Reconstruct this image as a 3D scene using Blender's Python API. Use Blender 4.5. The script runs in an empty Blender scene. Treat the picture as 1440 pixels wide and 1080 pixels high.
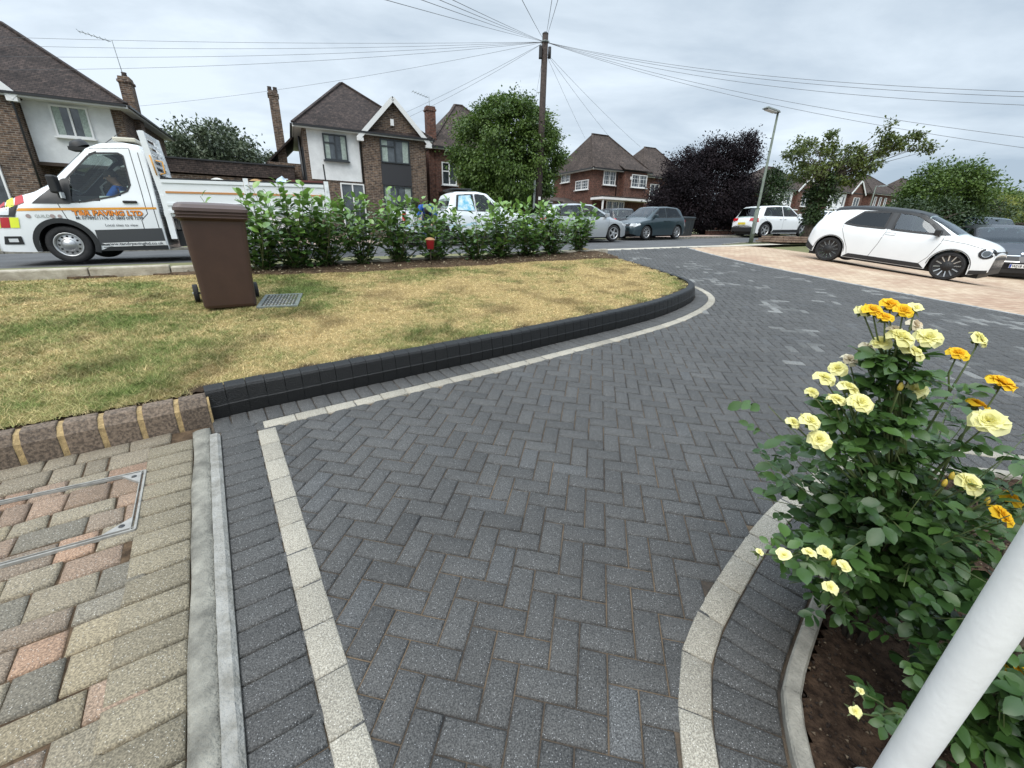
import bpy, bmesh, math, random
import numpy as np
from mathutils import Vector, Matrix
R_ = math.radians
rng = np.random.default_rng(7)
random.seed(7)
scene = bpy.context.scene
col = scene.collection

# ------------------------------------------------------------------ camera
CAM = Vector((0, 0, 1.484))
RT = Vector((0.99970435, 0.00843989, 0.02280313))
DN = Vector((0.0243149, -0.34700507, -0.93754801))
FW = Vector((0.0, 0.93782528, -0.34710770))
FPX = 583.0
cam_data = bpy.data.cameras.new('camera')
cam = bpy.data.objects.new('camera', cam_data); col.objects.link(cam)
cam.matrix_world = Matrix(((RT.x, -DN.x, -FW.x, CAM.x), (RT.y, -DN.y, -FW.y, CAM.y), (RT.z, -DN.z, -FW.z, CAM.z), (0, 0, 0, 1)))
cam_data.sensor_width = 36.0
cam_data.lens = 36.0 * FPX / 1440.0
cam_data.clip_start = 0.02
cam_data.clip_end = 3000
scene.camera = cam
scene.view_settings.view_transform = 'Standard'
scene.view_settings.look = 'None'
scene.view_settings.gamma = 1.0
scene.view_settings.exposure = 0.48

# ------------------------------------------------------------------ sky and sun
SUN_EL, SUN_AZ = R_(50), R_(-160)          # azimuth measured clockwise from +Y
world = bpy.data.worlds.new('World'); scene.world = world
world.use_nodes = True
wn, wl = world.node_tree.nodes, world.node_tree.links
wn.clear()
def WN(t, **k):
    n = wn.new(t)
    for a, b in k.items():
        if a.startswith('i_'): n.inputs[a[2:]].default_value = b
        else: setattr(n, a, b)
    return n
tc = WN('ShaderNodeTexCoord'); sep = WN('ShaderNodeSeparateXYZ'); wl.new(tc.outputs['Generated'], sep.inputs[0])
zc = WN('ShaderNodeMath', operation='MAXIMUM'); wl.new(sep.outputs['Z'], zc.inputs[0]); zc.inputs[1].default_value = 0.0
za = WN('ShaderNodeMath', operation='ADD'); wl.new(zc.outputs[0], za.inputs[0]); za.inputs[1].default_value = 0.16
dx = WN('ShaderNodeMath', operation='DIVIDE'); wl.new(sep.outputs['X'], dx.inputs[0]); wl.new(za.outputs[0], dx.inputs[1])
dy = WN('ShaderNodeMath', operation='DIVIDE'); wl.new(sep.outputs['Y'], dy.inputs[0]); wl.new(za.outputs[0], dy.inputs[1])
cmb = WN('ShaderNodeCombineXYZ'); wl.new(dx.outputs[0], cmb.inputs[0]); dy2 = WN('ShaderNodeMath', operation='MULTIPLY'); wl.new(dy.outputs[0], dy2.inputs[0]); dy2.inputs[1].default_value = 1.5; wl.new(dy2.outputs[0], cmb.inputs[1])
n1 = WN('ShaderNodeTexNoise'); wl.new(cmb.outputs[0], n1.inputs['Vector'])
n1.inputs['Scale'].default_value = 0.85; n1.inputs['Detail'].default_value = 7; n1.inputs['Roughness'].default_value = 0.56; n1.inputs['Distortion'].default_value = 0.35
n2 = WN('ShaderNodeTexNoise'); wl.new(cmb.outputs[0], n2.inputs['Vector'])
n2.inputs['Scale'].default_value = 0.28; n2.inputs['Detail'].default_value = 3
mx0 = WN('ShaderNodeMix', data_type='FLOAT'); mx0.inputs[0].default_value = 0.45
wl.new(n1.outputs['Fac'], mx0.inputs[2]); wl.new(n2.outputs['Fac'], mx0.inputs[3])
cr = WN('ShaderNodeValToRGB'); drift = WN('ShaderNodeMath', operation='MULTIPLY_ADD'); wl.new(dx.outputs[0], drift.inputs[0]); drift.inputs[1].default_value = -0.035; wl.new(mx0.outputs[0], drift.inputs[2])
wl.new(drift.outputs[0], cr.inputs['Fac'])
el = cr.color_ramp.elements
el[0].position = 0.36; el[0].color = (0.41, 0.505, 0.61, 1)
el[1].position = 0.57; el[1].color = (0.79, 0.89, 0.985, 1)
e2 = el.new(0.47); e2.color = (0.60, 0.695, 0.79, 1)
sky = WN('ShaderNodeTexSky', sky_type='NISHITA', sun_disc=False, sun_elevation=SUN_EL, sun_rotation=SUN_AZ)
bg1 = WN('ShaderNodeBackground'); wl.new(sky.outputs[0], bg1.inputs['Color']); bg1.inputs['Strength'].default_value = 0.08
mr = WN('ShaderNodeMapRange', interpolation_type='SMOOTHSTEP'); wl.new(sep.outputs['Z'], mr.inputs['Value'])      # overcast: the zenith is about three times the horizon
mr.inputs['From Min'].default_value = 0.38; mr.inputs['From Max'].default_value = 0.95; mr.inputs['To Min'].default_value = 0.82; mr.inputs['To Max'].default_value = 2.5
bg2 = WN('ShaderNodeBackground'); wl.new(cr.outputs[0], bg2.inputs['Color']); wl.new(mr.outputs[0], bg2.inputs['Strength'])
mxw = WN('ShaderNodeMixShader'); mxw.inputs[0].default_value = 0.92
wl.new(bg1.outputs[0], mxw.inputs[1]); wl.new(bg2.outputs[0], mxw.inputs[2])
wo = WN('ShaderNodeOutputWorld'); wl.new(mxw.outputs[0], wo.inputs['Surface'])

sun_d = bpy.data.lights.new('sun', 'SUN'); sun_d.energy = 1.5; sun_d.angle = R_(46); sun_d.color = (1.0, 0.93, 0.83)
sun = bpy.data.objects.new('sun', sun_d); col.objects.link(sun)
sdir = Vector((math.sin(SUN_AZ) * math.cos(SUN_EL), math.cos(SUN_AZ) * math.cos(SUN_EL), math.sin(SUN_EL)))
sun.rotation_euler = (-sdir).to_track_quat('-Z', 'Y').to_euler()

# ------------------------------------------------------------------ ground frame
TH = R_(27)
TX, TY = math.cos(TH), math.sin(TH)
def st(x, y): return (-TY * x + TX * y, TX * x + TY * y)
def xy(s, t): return (-TY * s + TX * t, TX * s + TY * t)
def Gst(s, t):
    t = max(-90.0, min(90.0, t)); return 0.0278 * t + 0.0803 * max(-15.0, min(s, 10.0))
def G(x, y): s, t = st(x, y); return Gst(s, t)
def Wp(s, t, h=0.0):
    x, y = xy(s, t); return Vector((x, y, Gst(s, t) + h))
def P(x, y, h=0.0): return Vector((x, y, G(x, y) + h))
def ray(px, py): return (RT * (px - 720) + DN * (py - 540) + FW * FPX).normalized()

# ------------------------------------------------------------------ object helpers
def link(name, me, mats=None, parent=None):
    o = bpy.data.objects.new(name, me); col.objects.link(o)
    if mats is not None:
        for m in (mats if isinstance(mats, (list, tuple)) else [mats]): me.materials.append(m)
    if parent is not None: o.parent = parent
    return o
def tag(o, label=None, cat=None, group=None, kind=None):
    if label: o['label'] = label
    if cat: o['category'] = cat
    if group: o['group'] = group
    if kind: o['kind'] = kind
    return o
def empty(name, loc, rz=0.0, label=None, cat=None, group=None, mat=None):
    o = bpy.data.objects.new(name, None); col.objects.link(o); o.empty_display_size = 0.2
    if mat is not None: o.matrix_world = mat
    else:
        o.location = loc; o.rotation_euler = (0, 0, rz)
    return tag(o, label, cat, group)
def ground_matrix(x, y, heading, h=0.0):
    e = 0.3
    gx = (G(x + e, y) - G(x - e, y)) / (2 * e); gy = (G(x, y + e) - G(x, y - e)) / (2 * e)
    n = Vector((-gx, -gy, 1)).normalized()
    f = Vector((math.cos(heading), math.sin(heading), 0)); f = (f - n * f.dot(n)).normalized()
    l = n.cross(f); z = G(x, y) + h
    return Matrix(((f.x, l.x, n.x, x), (f.y, l.y, n.y, y), (f.z, l.z, n.z, z), (0, 0, 0, 1)))
def copy_tree(o, parent=None):
    c = o.copy(); col.objects.link(c); c.parent = parent
    if parent is not None: c.matrix_parent_inverse = o.matrix_parent_inverse.copy()
    for ch in list(o.children): copy_tree(ch, c)
    return c

def npmesh(name, V, F, cols=None, smooth=False, uv=None):
    V = np.asarray(V, dtype=np.float32).reshape(-1, 3); F = np.asarray(F, dtype=np.int32)
    me = bpy.data.meshes.new(name); k = F.shape[1]
    me.vertices.add(len(V)); me.vertices.foreach_set('co', V.ravel())
    me.loops.add(F.size); me.loops.foreach_set('vertex_index', F.ravel())
    me.polygons.add(len(F)); me.polygons.foreach_set('loop_start', np.arange(0, F.size, k, dtype=np.int32))
    me.polygons.foreach_set('loop_total', np.full(len(F), k, dtype=np.int32))
    if smooth: me.polygons.foreach_set('use_smooth', np.ones(len(F), dtype=bool))
    me.update(calc_edges=True)
    if cols is not None:
        ca = me.color_attributes.new('Col', 'FLOAT_COLOR', 'POINT')
        c4 = np.ones((len(V), 4), dtype=np.float32); cols = np.asarray(cols, dtype=np.float32)
        c4[:, :cols.shape[1]] = cols
        ca.data.foreach_set('color', c4.ravel())
    return me

class MB:
    """collects simple shapes into one mesh"""
    def __init__(s): s.v = []; s.f = []; s.m = []; s.sm = []
    def add(s, vs, fs, mi=0, smooth=False):
        b = len(s.v); s.v += [tuple(v) for v in vs]
        for f in fs: s.f.append([b + i for i in f]); s.m.append(mi); s.sm.append(smooth)
        return s
    def box(s, c, d, mi=0, M=None, taper=1.0):
        x, y, z = d[0] / 2, d[1] / 2, d[2] / 2
        vs = [Vector((i * x * (taper if k > 0 else 1), j * y * (taper if k > 0 else 1), k * z)) for k in (-1, 1) for i, j in ((-1, -1), (1, -1), (1, 1), (-1, 1))]
        if M is not None: vs = [M @ v for v in vs]
        vs = [v + Vector(c) for v in vs]
        return s.add(vs, [(3, 2, 1, 0), (4, 5, 6, 7), (0, 1, 5, 4), (1, 2, 6, 5), (2, 3, 7, 6), (3, 0, 4, 7)], mi)
    def bar(s, a, b, w, h, mi=0, up=(0, 0, 1)):
        a, b = Vector(a), Vector(b); d = (b - a); L = d.length; d = d / L
        u = Vector(up); 
        if abs(d.dot(u)) > 0.98: u = Vector((0, 1, 0))
        sd = d.cross(u).normalized(); u2 = sd.cross(d)
        vs = [p + sd * (i * w / 2) + u2 * (j * h / 2) for p in (a, b) for i, j in ((-1, -1), (1, -1), (1, 1), (-1, 1))]
        return s.add(vs, [(3, 2, 1, 0), (4, 5, 6, 7), (0, 1, 5, 4), (1, 2, 6, 5), (2, 3, 7, 6), (3, 0, 4, 7)], mi)
    def tube(s, pts, r, n=8, mi=0, cap=True, smooth=True):
        pts = [Vector(p) for p in pts]; k = len(pts)
        rs = r if isinstance(r, (list, tuple)) else [r] * k
        vs = []; ref = None
        for i, p in enumerate(pts):
            d = (pts[min(i + 1, k - 1)] - pts[max(i - 1, 0)]).normalized()
            if ref is None: ref = Vector((0, 0, 1)) if abs(d.z) < 0.9 else Vector((1, 0, 0))
            a = (ref - d * ref.dot(d)).normalized(); b = d.cross(a); ref = a
            for q in range(n):
                t = 2 * math.pi * q / n; vs.append(p + (a * math.cos(t) + b * math.sin(t)) * rs[i])
        fs = [(i * n + q, i * n + (q + 1) % n, (i + 1) * n + (q + 1) % n, (i + 1) * n + q) for i in range(k - 1) for q in range(n)]
        s.add(vs, fs, mi, smooth)
        if cap:
            b = len(s.v) - k * n
            s.f.append([b + q for q in range(n)][::-1]); s.m.append(mi); s.sm.append(False)
            s.f.append([b + (k - 1) * n + q for q in range(n)]); s.m.append(mi); s.sm.append(False)
        return s
    def lathe(s, prof, n=24, M=None, mi=0, smooth=True):
        """prof: (r, z) pairs, revolved around z"""
        vs = []
        for r, z in prof:
            for q in range(n):
                t = 2 * math.pi * q / n; v = Vector((r * math.cos(t), r * math.sin(t), z)); vs.append(M @ v if M is not None else v)
        fs = [(i * n + q, i * n + (q + 1) % n, (i + 1) * n + (q + 1) % n, (i + 1) * n + q) for i in range(len(prof) - 1) for q in range(n)]
        return s.add(vs, fs, mi, smooth)
    def prism(s, pts, z0, z1, mi=0, M=None):
        """pts 2-D outline (ccw) extruded z0..z1"""
        n = len(pts); vs = [Vector((p[0], p[1], z0)) for p in pts] + [Vector((p[0], p[1], z1)) for p in pts]
        if M is not None: vs = [M @ v for v in vs]
        return s.add(vs, [tuple(range(n))[::-1], tuple(range(n, 2 * n))] + [(i, (i + 1) % n, n + (i + 1) % n, n + i) for i in range(n)], mi)
    def build(s, name, mats, parent=None, bevel=0.0, seg=2, recalc=True):
        me = bpy.data.meshes.new(name); me.from_pydata(s.v, [], s.f)
        me.polygons.foreach_set('material_index', s.m); me.polygons.foreach_set('use_smooth', s.sm)
        me.update()
        if recalc:
            bm = bmesh.new(); bm.from_mesh(me); bmesh.ops.recalc_face_normals(bm, faces=bm.faces); bm.to_mesh(me); bm.free()
        o = link(name, me, mats, parent)
        if bevel:
            b = o.modifiers.new('bevel', 'BEVEL'); b.width = bevel; b.segments = seg; b.limit_method = 'ANGLE'; b.angle_limit = R_(40)
        return o

# ------------------------------------------------------------------ materials
def nodes_of(name):
    m = bpy.data.materials.new(name); m.use_nodes = True
    nt = m.node_tree; return m, nt.nodes, nt.links, nt.nodes['Principled BSDF']
def rgb(c): return (c[0], c[1], c[2], 1.0)
def mat(name, c, rough=0.6, metal=0.0, noise=0.0, scale=8.0, bump=0.0, bscale=60.0, spec=0.5, coat=0.0, c2=None, attr=False, emis=None, detail=6, coords='Object'):
    m, N, L, b = nodes_of(name)
    b.inputs['Base Color'].default_value = rgb(c); b.inputs['Roughness'].default_value = rough
    b.inputs['Metallic'].default_value = metal; b.inputs['Specular IOR Level'].default_value = spec
    b.inputs['Coat Weight'].default_value = coat; b.inputs['Coat Roughness'].default_value = 0.05
    tcn = N.new('ShaderNodeTexCoord')
    src = None
    if noise or c2 is not None:
        n = N.new('ShaderNodeTexNoise'); n.inputs['Scale'].default_value = scale; n.inputs['Detail'].default_value = detail; n.inputs['Roughness'].default_value = 0.62
        L.new(tcn.outputs[coords], n.inputs['Vector'])
        r = N.new('ShaderNodeValToRGB'); L.new(n.outputs['Fac'], r.inputs['Fac'])
        r.color_ramp.elements[0].position = 0.36; r.color_ramp.elements[1].position = 0.66
        if c2 is None:
            r.color_ramp.elements[0].color = rgb([x * (1 - noise) for x in c]); r.color_ramp.elements[1].color = rgb([min(1, x * (1 + noise)) for x in c])
        else:
            r.color_ramp.elements[0].color = rgb(c); r.color_ramp.elements[1].color = rgb(c2)
        src = r.outputs[0]
    if attr:
        a = N.new('ShaderNodeAttribute'); a.attribute_name = 'Col'
        mx = N.new('ShaderNodeMix'); mx.data_type = 'RGBA'; mx.blend_type = 'MULTIPLY'; mx.inputs[0].default_value = 1.0
        if src is not None: L.new(src, mx.inputs[6])
        else: mx.inputs[6].default_value = rgb(c)
        L.new(a.outputs['Color'], mx.inputs[7]); src = mx.outputs[2]
    if src is not None: L.new(src, b.inputs['Base Color'])
    if bump:
        n = N.new('ShaderNodeTexNoise'); n.inputs['Scale'].default_value = bscale; n.inputs['Detail'].default_value = 5
        L.new(tcn.outputs[coords], n.inputs['Vector'])
        bp = N.new('ShaderNodeBump'); bp.inputs['Strength'].default_value = min(1.0, bump); bp.inputs['Distance'].default_value = 0.01
        L.new(n.outputs['Fac'], bp.inputs['Height']); L.new(bp.outputs[0], b.inputs['Normal'])
    if emis: b.inputs['Emission Color'].default_value = rgb(emis[0]); b.inputs['Emission Strength'].default_value = emis[1]
    return m
def paver_mat(name, c, c2, speck=0.55, speckc=(0.55, 0.55, 0.55), rough=0.85, fine=220, dirt=None):
    """concrete block: fine grain, pale aggregate specks, per-block tone from Col"""
    m, N, L, b = nodes_of(name); b.inputs['Roughness'].default_value = rough
    tcn = N.new('ShaderNodeTexCoord')
    n = N.new('ShaderNodeTexNoise'); n.inputs['Scale'].default_value = fine; n.inputs['Detail'].default_value = 4; L.new(tcn.outputs['Object'], n.inputs['Vector'])
    r = N.new('ShaderNodeValToRGB'); L.new(n.outputs['Fac'], r.inputs['Fac'])
    r.color_ramp.elements[0].position = 0.38; r.color_ramp.elements[1].position = 0.64
    r.color_ramp.elements[0].color = rgb(c); r.color_ramp.elements[1].color = rgb(c2)
    a = N.new('ShaderNodeAttribute'); a.attribute_name = 'Col'
    mx = N.new('ShaderNodeMix'); mx.data_type = 'RGBA'; mx.blend_type = 'MULTIPLY'; mx.inputs[0].default_value = 1.0
    L.new(r.outputs[0], mx.inputs[6]); L.new(a.outputs['Color'], mx.inputs[7])
    v = N.new('ShaderNodeTexVoronoi'); v.inputs['Scale'].default_value = 210; L.new(tcn.outputs['Object'], v.inputs['Vector'])
    sp = N.new('ShaderNodeSeparateColor'); L.new(v.outputs['Color'], sp.inputs[0])
    g1 = N.new('ShaderNodeMath'); g1.operation = 'GREATER_THAN'; L.new(sp.outputs[0], g1.inputs[0]); g1.inputs[1].default_value = 0.88
    g2 = N.new('ShaderNodeMath'); g2.operation = 'LESS_THAN'; L.new(v.outputs['Distance'], g2.inputs[0]); g2.inputs[1].default_value = 0.30
    g3 = N.new('ShaderNodeMath'); g3.operation = 'MULTIPLY'; L.new(g1.outputs[0], g3.inputs[0]); L.new(g2.outputs[0], g3.inputs[1])
    g4 = N.new('ShaderNodeMath'); g4.operation = 'MULTIPLY'; L.new(g3.outputs[0], g4.inputs[0]); g4.inputs[1].default_value = speck
    mx2 = N.new('ShaderNodeMix'); mx2.data_type = 'RGBA'; L.new(g4.outputs[0], mx2.inputs[0]); L.new(mx.outputs[2], mx2.inputs[6]); mx2.inputs[7].default_value = rgb(speckc)
    out = mx2.outputs[2]
    # large soft staining
    n3 = N.new('ShaderNodeTexNoise'); n3.inputs['Scale'].default_value = 1.3; n3.inputs['Detail'].default_value = 7; L.new(tcn.outputs['Object'], n3.inputs['Vector'])
    r3 = N.new('ShaderNodeValToRGB'); L.new(n3.outputs['Fac'], r3.inputs['Fac']); r3.color_ramp.elements[0].position = .3; r3.color_ramp.elements[1].position = .7
    r3.color_ramp.elements[0].color = (.86, .86, .86, 1); r3.color_ramp.elements[1].color = (1.12, 1.12, 1.12, 1)
    mx3 = N.new('ShaderNodeMix'); mx3.data_type = 'RGBA'; mx3.blend_type = 'MULTIPLY'; mx3.inputs[0].default_value = 1.0
    L.new(out, mx3.inputs[6]); L.new(r3.outputs[0], mx3.inputs[7])
    L.new(mx3.outputs[2], b.inputs['Base Color'])
    bp = N.new('ShaderNodeBump'); bp.inputs['Strength'].default_value = 1.0; bp.inputs['Distance'].default_value = 0.005
    n4 = N.new('ShaderNodeTexNoise'); n4.inputs['Scale'].default_value = 150; n4.inputs['Detail'].default_value = 5; L.new(tcn.outputs['Object'], n4.inputs['Vector'])
    L.new(n4.outputs['Fac'], bp.inputs['Height']); L.new(bp.outputs[0], b.inputs['Normal'])
    return m
def brick_mat(name, c1, c2, mortar, bw=0.225, bh=0.075, ms=0.012, bump=0.5, rough=0.9, noise=0.3):
    """bricks / tiles laid along x or y by the face's direction, in object space"""
    m, N, L, b = nodes_of(name); b.inputs['Roughness'].default_value = rough; b.inputs['Specular IOR Level'].default_value = 0.25
    tcn = N.new('ShaderNodeTexCoord'); sx = N.new('ShaderNodeSeparateXYZ'); L.new(tcn.outputs['Object'], sx.inputs[0])
    sn = N.new('ShaderNodeSeparateXYZ'); L.new(tcn.outputs['Normal'], sn.inputs[0])
    ax = N.new('ShaderNodeMath'); ax.operation = 'ABSOLUTE'; L.new(sn.outputs[0], ax.inputs[0])
    ay = N.new('ShaderNodeMath'); ay.operation = 'ABSOLUTE'; L.new(sn.outputs[1], ay.inputs[0])
    gt = N.new('ShaderNodeMath'); gt.operation = 'GREATER_THAN'; L.new(ax.outputs[0], gt.inputs[0]); L.new(ay.outputs[0], gt.inputs[1])
    mf = N.new('ShaderNodeMix'); mf.data_type = 'FLOAT'; L.new(gt.outputs[0], mf.inputs[0]); L.new(sx.outputs[0], mf.inputs[2]); L.new(sx.outputs[1], mf.inputs[3])
    cb = N.new('ShaderNodeCombineXYZ'); L.new(mf.outputs[0], cb.inputs[0]); L.new(sx.outputs[2], cb.inputs[1])
    t = N.new('ShaderNodeTexBrick'); L.new(cb.outputs[0], t.inputs['Vector']); t.inputs['Scale'].default_value = 1.0
    t.inputs['Brick Width'].default_value = bw; t.inputs['Row Height'].default_value = bh; t.inputs['Mortar Size'].default_value = ms
    t.inputs['Mortar Smooth'].default_value = 0.1
    t.inputs['Color1'].default_value = rgb(c1); t.inputs['Color2'].default_value = rgb(c2); t.inputs['Mortar'].default_value = rgb(mortar)
    n = N.new('ShaderNodeTexNoise'); n.inputs['Scale'].default_value = 0.9; n.inputs['Detail'].default_value = 8; n.inputs['Roughness'].default_value = .65; L.new(tcn.outputs['Object'], n.inputs['Vector'])
    r = N.new('ShaderNodeValToRGB'); L.new(n.outputs['Fac'], r.inputs['Fac']); r.color_ramp.elements[0].position = .3; r.color_ramp.elements[1].position = .7
    r.color_ramp.elements[0].color = (1 - noise,) * 3 + (1,); r.color_ramp.elements[1].color = (1 + noise,) * 3 + (1,)
    nf = N.new('ShaderNodeTexNoise'); nf.inputs['Scale'].default_value = 7; nf.inputs['Detail'].default_value = 3; L.new(cb.outputs[0], nf.inputs['Vector'])
    rf_ = N.new('ShaderNodeValToRGB'); L.new(nf.outputs['Fac'], rf_.inputs['Fac']); rf_.color_ramp.elements[0].position = .35; rf_.color_ramp.elements[1].position = .65
    rf_.color_ramp.elements[0].color = (.68, .68, .70, 1); rf_.color_ramp.elements[1].color = (1.35, 1.3, 1.26, 1)
    m0 = N.new('ShaderNodeMix'); m0.data_type = 'RGBA'; m0.blend_type = 'MULTIPLY'; m0.inputs[0].default_value = 1; L.new(t.outputs['Color'], m0.inputs[6]); L.new(rf_.outputs[0], m0.inputs[7])
    mx = N.new('ShaderNodeMix'); mx.data_type = 'RGBA'; mx.blend_type = 'MULTIPLY'; mx.inputs[0].default_value = 1
    L.new(m0.outputs[2], mx.inputs[6]); L.new(r.outputs[0], mx.inputs[7]); L.new(mx.outputs[2], b.inputs['Base Color'])
    bp = N.new('ShaderNodeBump'); bp.inputs['Strength'].default_value = bump; bp.inputs['Distance'].default_value = 0.02; bp.invert = True
    L.new(t.outputs['Fac'], bp.inputs['Height']); L.new(bp.outputs[0], b.inputs['Normal'])
    return m
def leaf_mat(name, c, c2, rough=0.45, transl=0.25, spec=0.4):
    m, N, L, b = nodes_of(name)
    a = N.new('ShaderNodeAttribute'); a.attribute_name = 'Col'
    sp = N.new('ShaderNodeSeparateColor'); L.new(a.outputs['Color'], sp.inputs[0])
    mx = N.new('ShaderNodeMix'); mx.data_type = 'RGBA'; L.new(sp.outputs[0], mx.inputs[0]); mx.inputs[6].default_value = rgb(c); mx.inputs[7].default_value = rgb(c2)
    L.new(mx.outputs[2], b.inputs['Base Color']); b.inputs['Roughness'].default_value = rough; b.inputs['Specular IOR Level'].default_value = spec
    tr = N.new('ShaderNodeBsdfTranslucent'); L.new(mx.outputs[2], tr.inputs['Color'])
    ms = N.new('ShaderNodeMixShader'); ms.inputs[0].default_value = transl
    L.new(b.outputs[0], ms.inputs[1]); L.new(tr.outputs[0], ms.inputs[2]); L.new(ms.outputs[0], N['Material Output'].inputs['Surface'])
    return m
def glass_mat(name, tint=(0.5, 0.55, 0.55), opac=0.08, gl=(0.9, 0.95, 1)):
    m, N, L, b = nodes_of(name)
    tr = N.new('ShaderNodeBsdfTransparent'); tr.inputs[0].default_value = rgb(tint)
    g = N.new('ShaderNodeBsdfGlossy'); g.inputs['Roughness'].default_value = 0.02; g.inputs['Color'].default_value = rgb(gl)
    lw = N.new('ShaderNodeLayerWeight'); lw.inputs['Blend'].default_value = 0.5
    pw = N.new('ShaderNodeMath'); pw.operation = 'POWER'; L.new(lw.outputs['Facing'], pw.inputs[0]); pw.inputs[1].default_value = 4.5
    ad = N.new('ShaderNodeMath'); ad.operation = 'MULTIPLY_ADD'; L.new(pw.outputs[0], ad.inputs[0]); ad.inputs[1].default_value = .85; ad.inputs[2].default_value = opac
    ms = N.new('ShaderNodeMixShader'); L.new(ad.outputs[0], ms.inputs[0]); L.new(tr.outputs[0], ms.inputs[1]); L.new(g.outputs[0], ms.inputs[2])
    L.new(ms.outputs[0], N['Material Output'].inputs['Surface']); return m

M = {}
M['black'] = mat('black_plastic', (0.012, 0.012, 0.013), 0.55)
M['trim'] = mat('dark_trim', (0.02, 0.021, 0.023), 0.4)
M['tyre'] = mat('tyre_rubber', (0.018, 0.018, 0.019), 0.8, noise=0.3, scale=20)
M['white_paint'] = mat('white_car_paint', (0.76, 0.78, 0.79), 0.25, coat=0.45, noise=0.02, scale=3)
M['silver_paint'] = mat('silver_car_paint', (0.42, 0.44, 0.45), 0.3, metal=0.5, coat=0.7)
M['teal_paint'] = mat('slate_car_paint', (0.028, 0.048, 0.058), 0.3, metal=0.3, coat=0.8)
M['dark_paint'] = mat('dark_car_paint', (0.008, 0.010, 0.016), 0.3, coat=0.35, spec=.4)
M['alloy'] = mat('alloy', (0.5, 0.5, 0.5), 0.35, metal=0.8)
M['chrome'] = mat('chrome', (0.75, 0.75, 0.75), 0.12, metal=1.0)
M['glass'] = glass_mat('vehicle_glass', (0.60, 0.67, 0.64), 0.05)
M['glass_dim'] = glass_mat('dim_glass', (0.52, 0.58, 0.54), 0.09)
M['tint'] = glass_mat('tinted_glass', (0.06, 0.065, 0.07), 0.04)
M['lampglass'] = mat('lamp_lens', (0.6, 0.62, 0.63), 0.08, spec=0.8)
M['redlens'] = mat('red_lens', (0.45, 0.015, 0.02), 0.15)
M['interior'] = mat('car_interior', (0.03, 0.03, 0.032), 0.8)
M['white'] = mat('white_gloss', (0.75, 0.75, 0.74), 0.45, noise=0.06, scale=5)
M['upvc'] = mat('white_frame', (0.72, 0.72, 0.71), 0.35)
M['render_white'] = mat('white_render', (0.66, 0.67, 0.67), 0.9, noise=0.08, scale=3, bump=0.4, bscale=60)
M['wpane'] = mat('window_pane', (0.012, 0.015, 0.018), 0.05, spec=0.9, scale=1.1, c2=(0.10, 0.115, 0.125))  # broad pale mottling in the base colour stands in for uneven sky reflections
M['curtain'] = mat('curtain', (0.34, 0.4, 0.36), 0.9, noise=0.2, scale=14)
M['dark_frame'] = mat('dark_grey_frame', (0.028, 0.033, 0.038), 0.45)
M['brick_a'] = brick_mat('brown_mixed_brick', (0.15, 0.098, 0.066), (0.062, 0.042, 0.034), (0.19, 0.165, 0.14))
M['brick_b'] = brick_mat('red_brown_brick', (0.15, 0.062, 0.042), (0.085, 0.038, 0.028), (0.13, 0.095, 0.08))
M['tile_a'] = brick_mat('brown_roof_tile', (0.062, 0.047, 0.042), (0.038, 0.03, 0.028), (0.02, 0.017, 0.016), 0.17, 0.075, 0.008, bump=0.7, noise=0.35)
M['tile_b'] = brick_mat('grey_brown_roof_tile', (0.085, 0.066, 0.056), (0.055, 0.043, 0.038), (0.028, 0.023, 0.02), 0.17, 0.075, 0.008, bump=0.7, noise=0.35)
M['gutter'] = mat('black_gutter', (0.015, 0.015, 0.016), 0.4)
M['fascia'] = mat('white_fascia', (0.7, 0.7, 0.69), 0.5)
M['wood_pole'] = mat('creosoted_wood', (0.045, 0.032, 0.026), 0.85, noise=0.4, scale=14, bump=0.5)
M['bark'] = mat('bark', (0.075, 0.06, 0.045), 0.95, noise=0.4, scale=12, bump=0.9, bscale=30)
M['galv'] = mat('galvanised_steel', (0.2, 0.22, 0.21), 0.5, metal=0.4, noise=0.15, scale=9)
M['steel'] = mat('bright_steel', (0.45, 0.45, 0.43), 0.4, metal=0.7, noise=0.2, scale=20)
M['concrete'] = mat('concrete', (0.20, 0.19, 0.16), 0.95, noise=0.42, scale=9, bump=1.0, bscale=90)
M['mortar'] = mat('mortar', (0.03, 0.03, 0.032), 0.95, noise=0.25, scale=25, bump=0.8, bscale=120)
M['sand'] = mat('sandy_mortar', (0.38, 0.27, 0.13), 0.95, noise=0.3, scale=30, bump=0.8, bscale=140)
# ================================================================== THE SETTING
from mathutils import noise as mn
def pl(px, py, h=0.0):
    """point of the near ground (raised by h) seen along a direction"""
    d = ray(px, py); n = Vector((0.0117, -0.0843, 1.0)).normalized()
    k = -(CAM.dot(n) - h * n.z) / d.dot(n); p = CAM + d * k; return (p.x, p.y)
def inpoly(x, y, poly):
    r = False; j = len(poly) - 1
    for i in range(len(poly)):
        xi, yi = poly[i]; xj, yj = poly[j]
        if (yi > y) != (yj > y) and x < (xj - xi) * (y - yi) / (yj - yi) + xi: r = not r
        j = i
    return r
def inpoly_np(X, Y, poly):
    r = np.zeros(X.shape, bool); j = len(poly) - 1
    for i in range(len(poly)):
        xi, yi = poly[i]; xj, yj = poly[j]
        if yi != yj: r ^= ((yi > Y) != (yj > Y)) & (X < (xj - xi) * (Y - yi) / (yj - yi) + xi)
        j = i
    return r
def smooth_line(pts, it=2):
    for _ in range(it):
        q = [pts[0]]
        for a, b in zip(pts[:-1], pts[1:]):
            q.append((a[0] * .75 + b[0] * .25, a[1] * .75 + b[1] * .25)); q.append((a[0] * .25 + b[0] * .75, a[1] * .25 + b[1] * .75))
        q.append(pts[-1]); pts = q
    return pts
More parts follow.
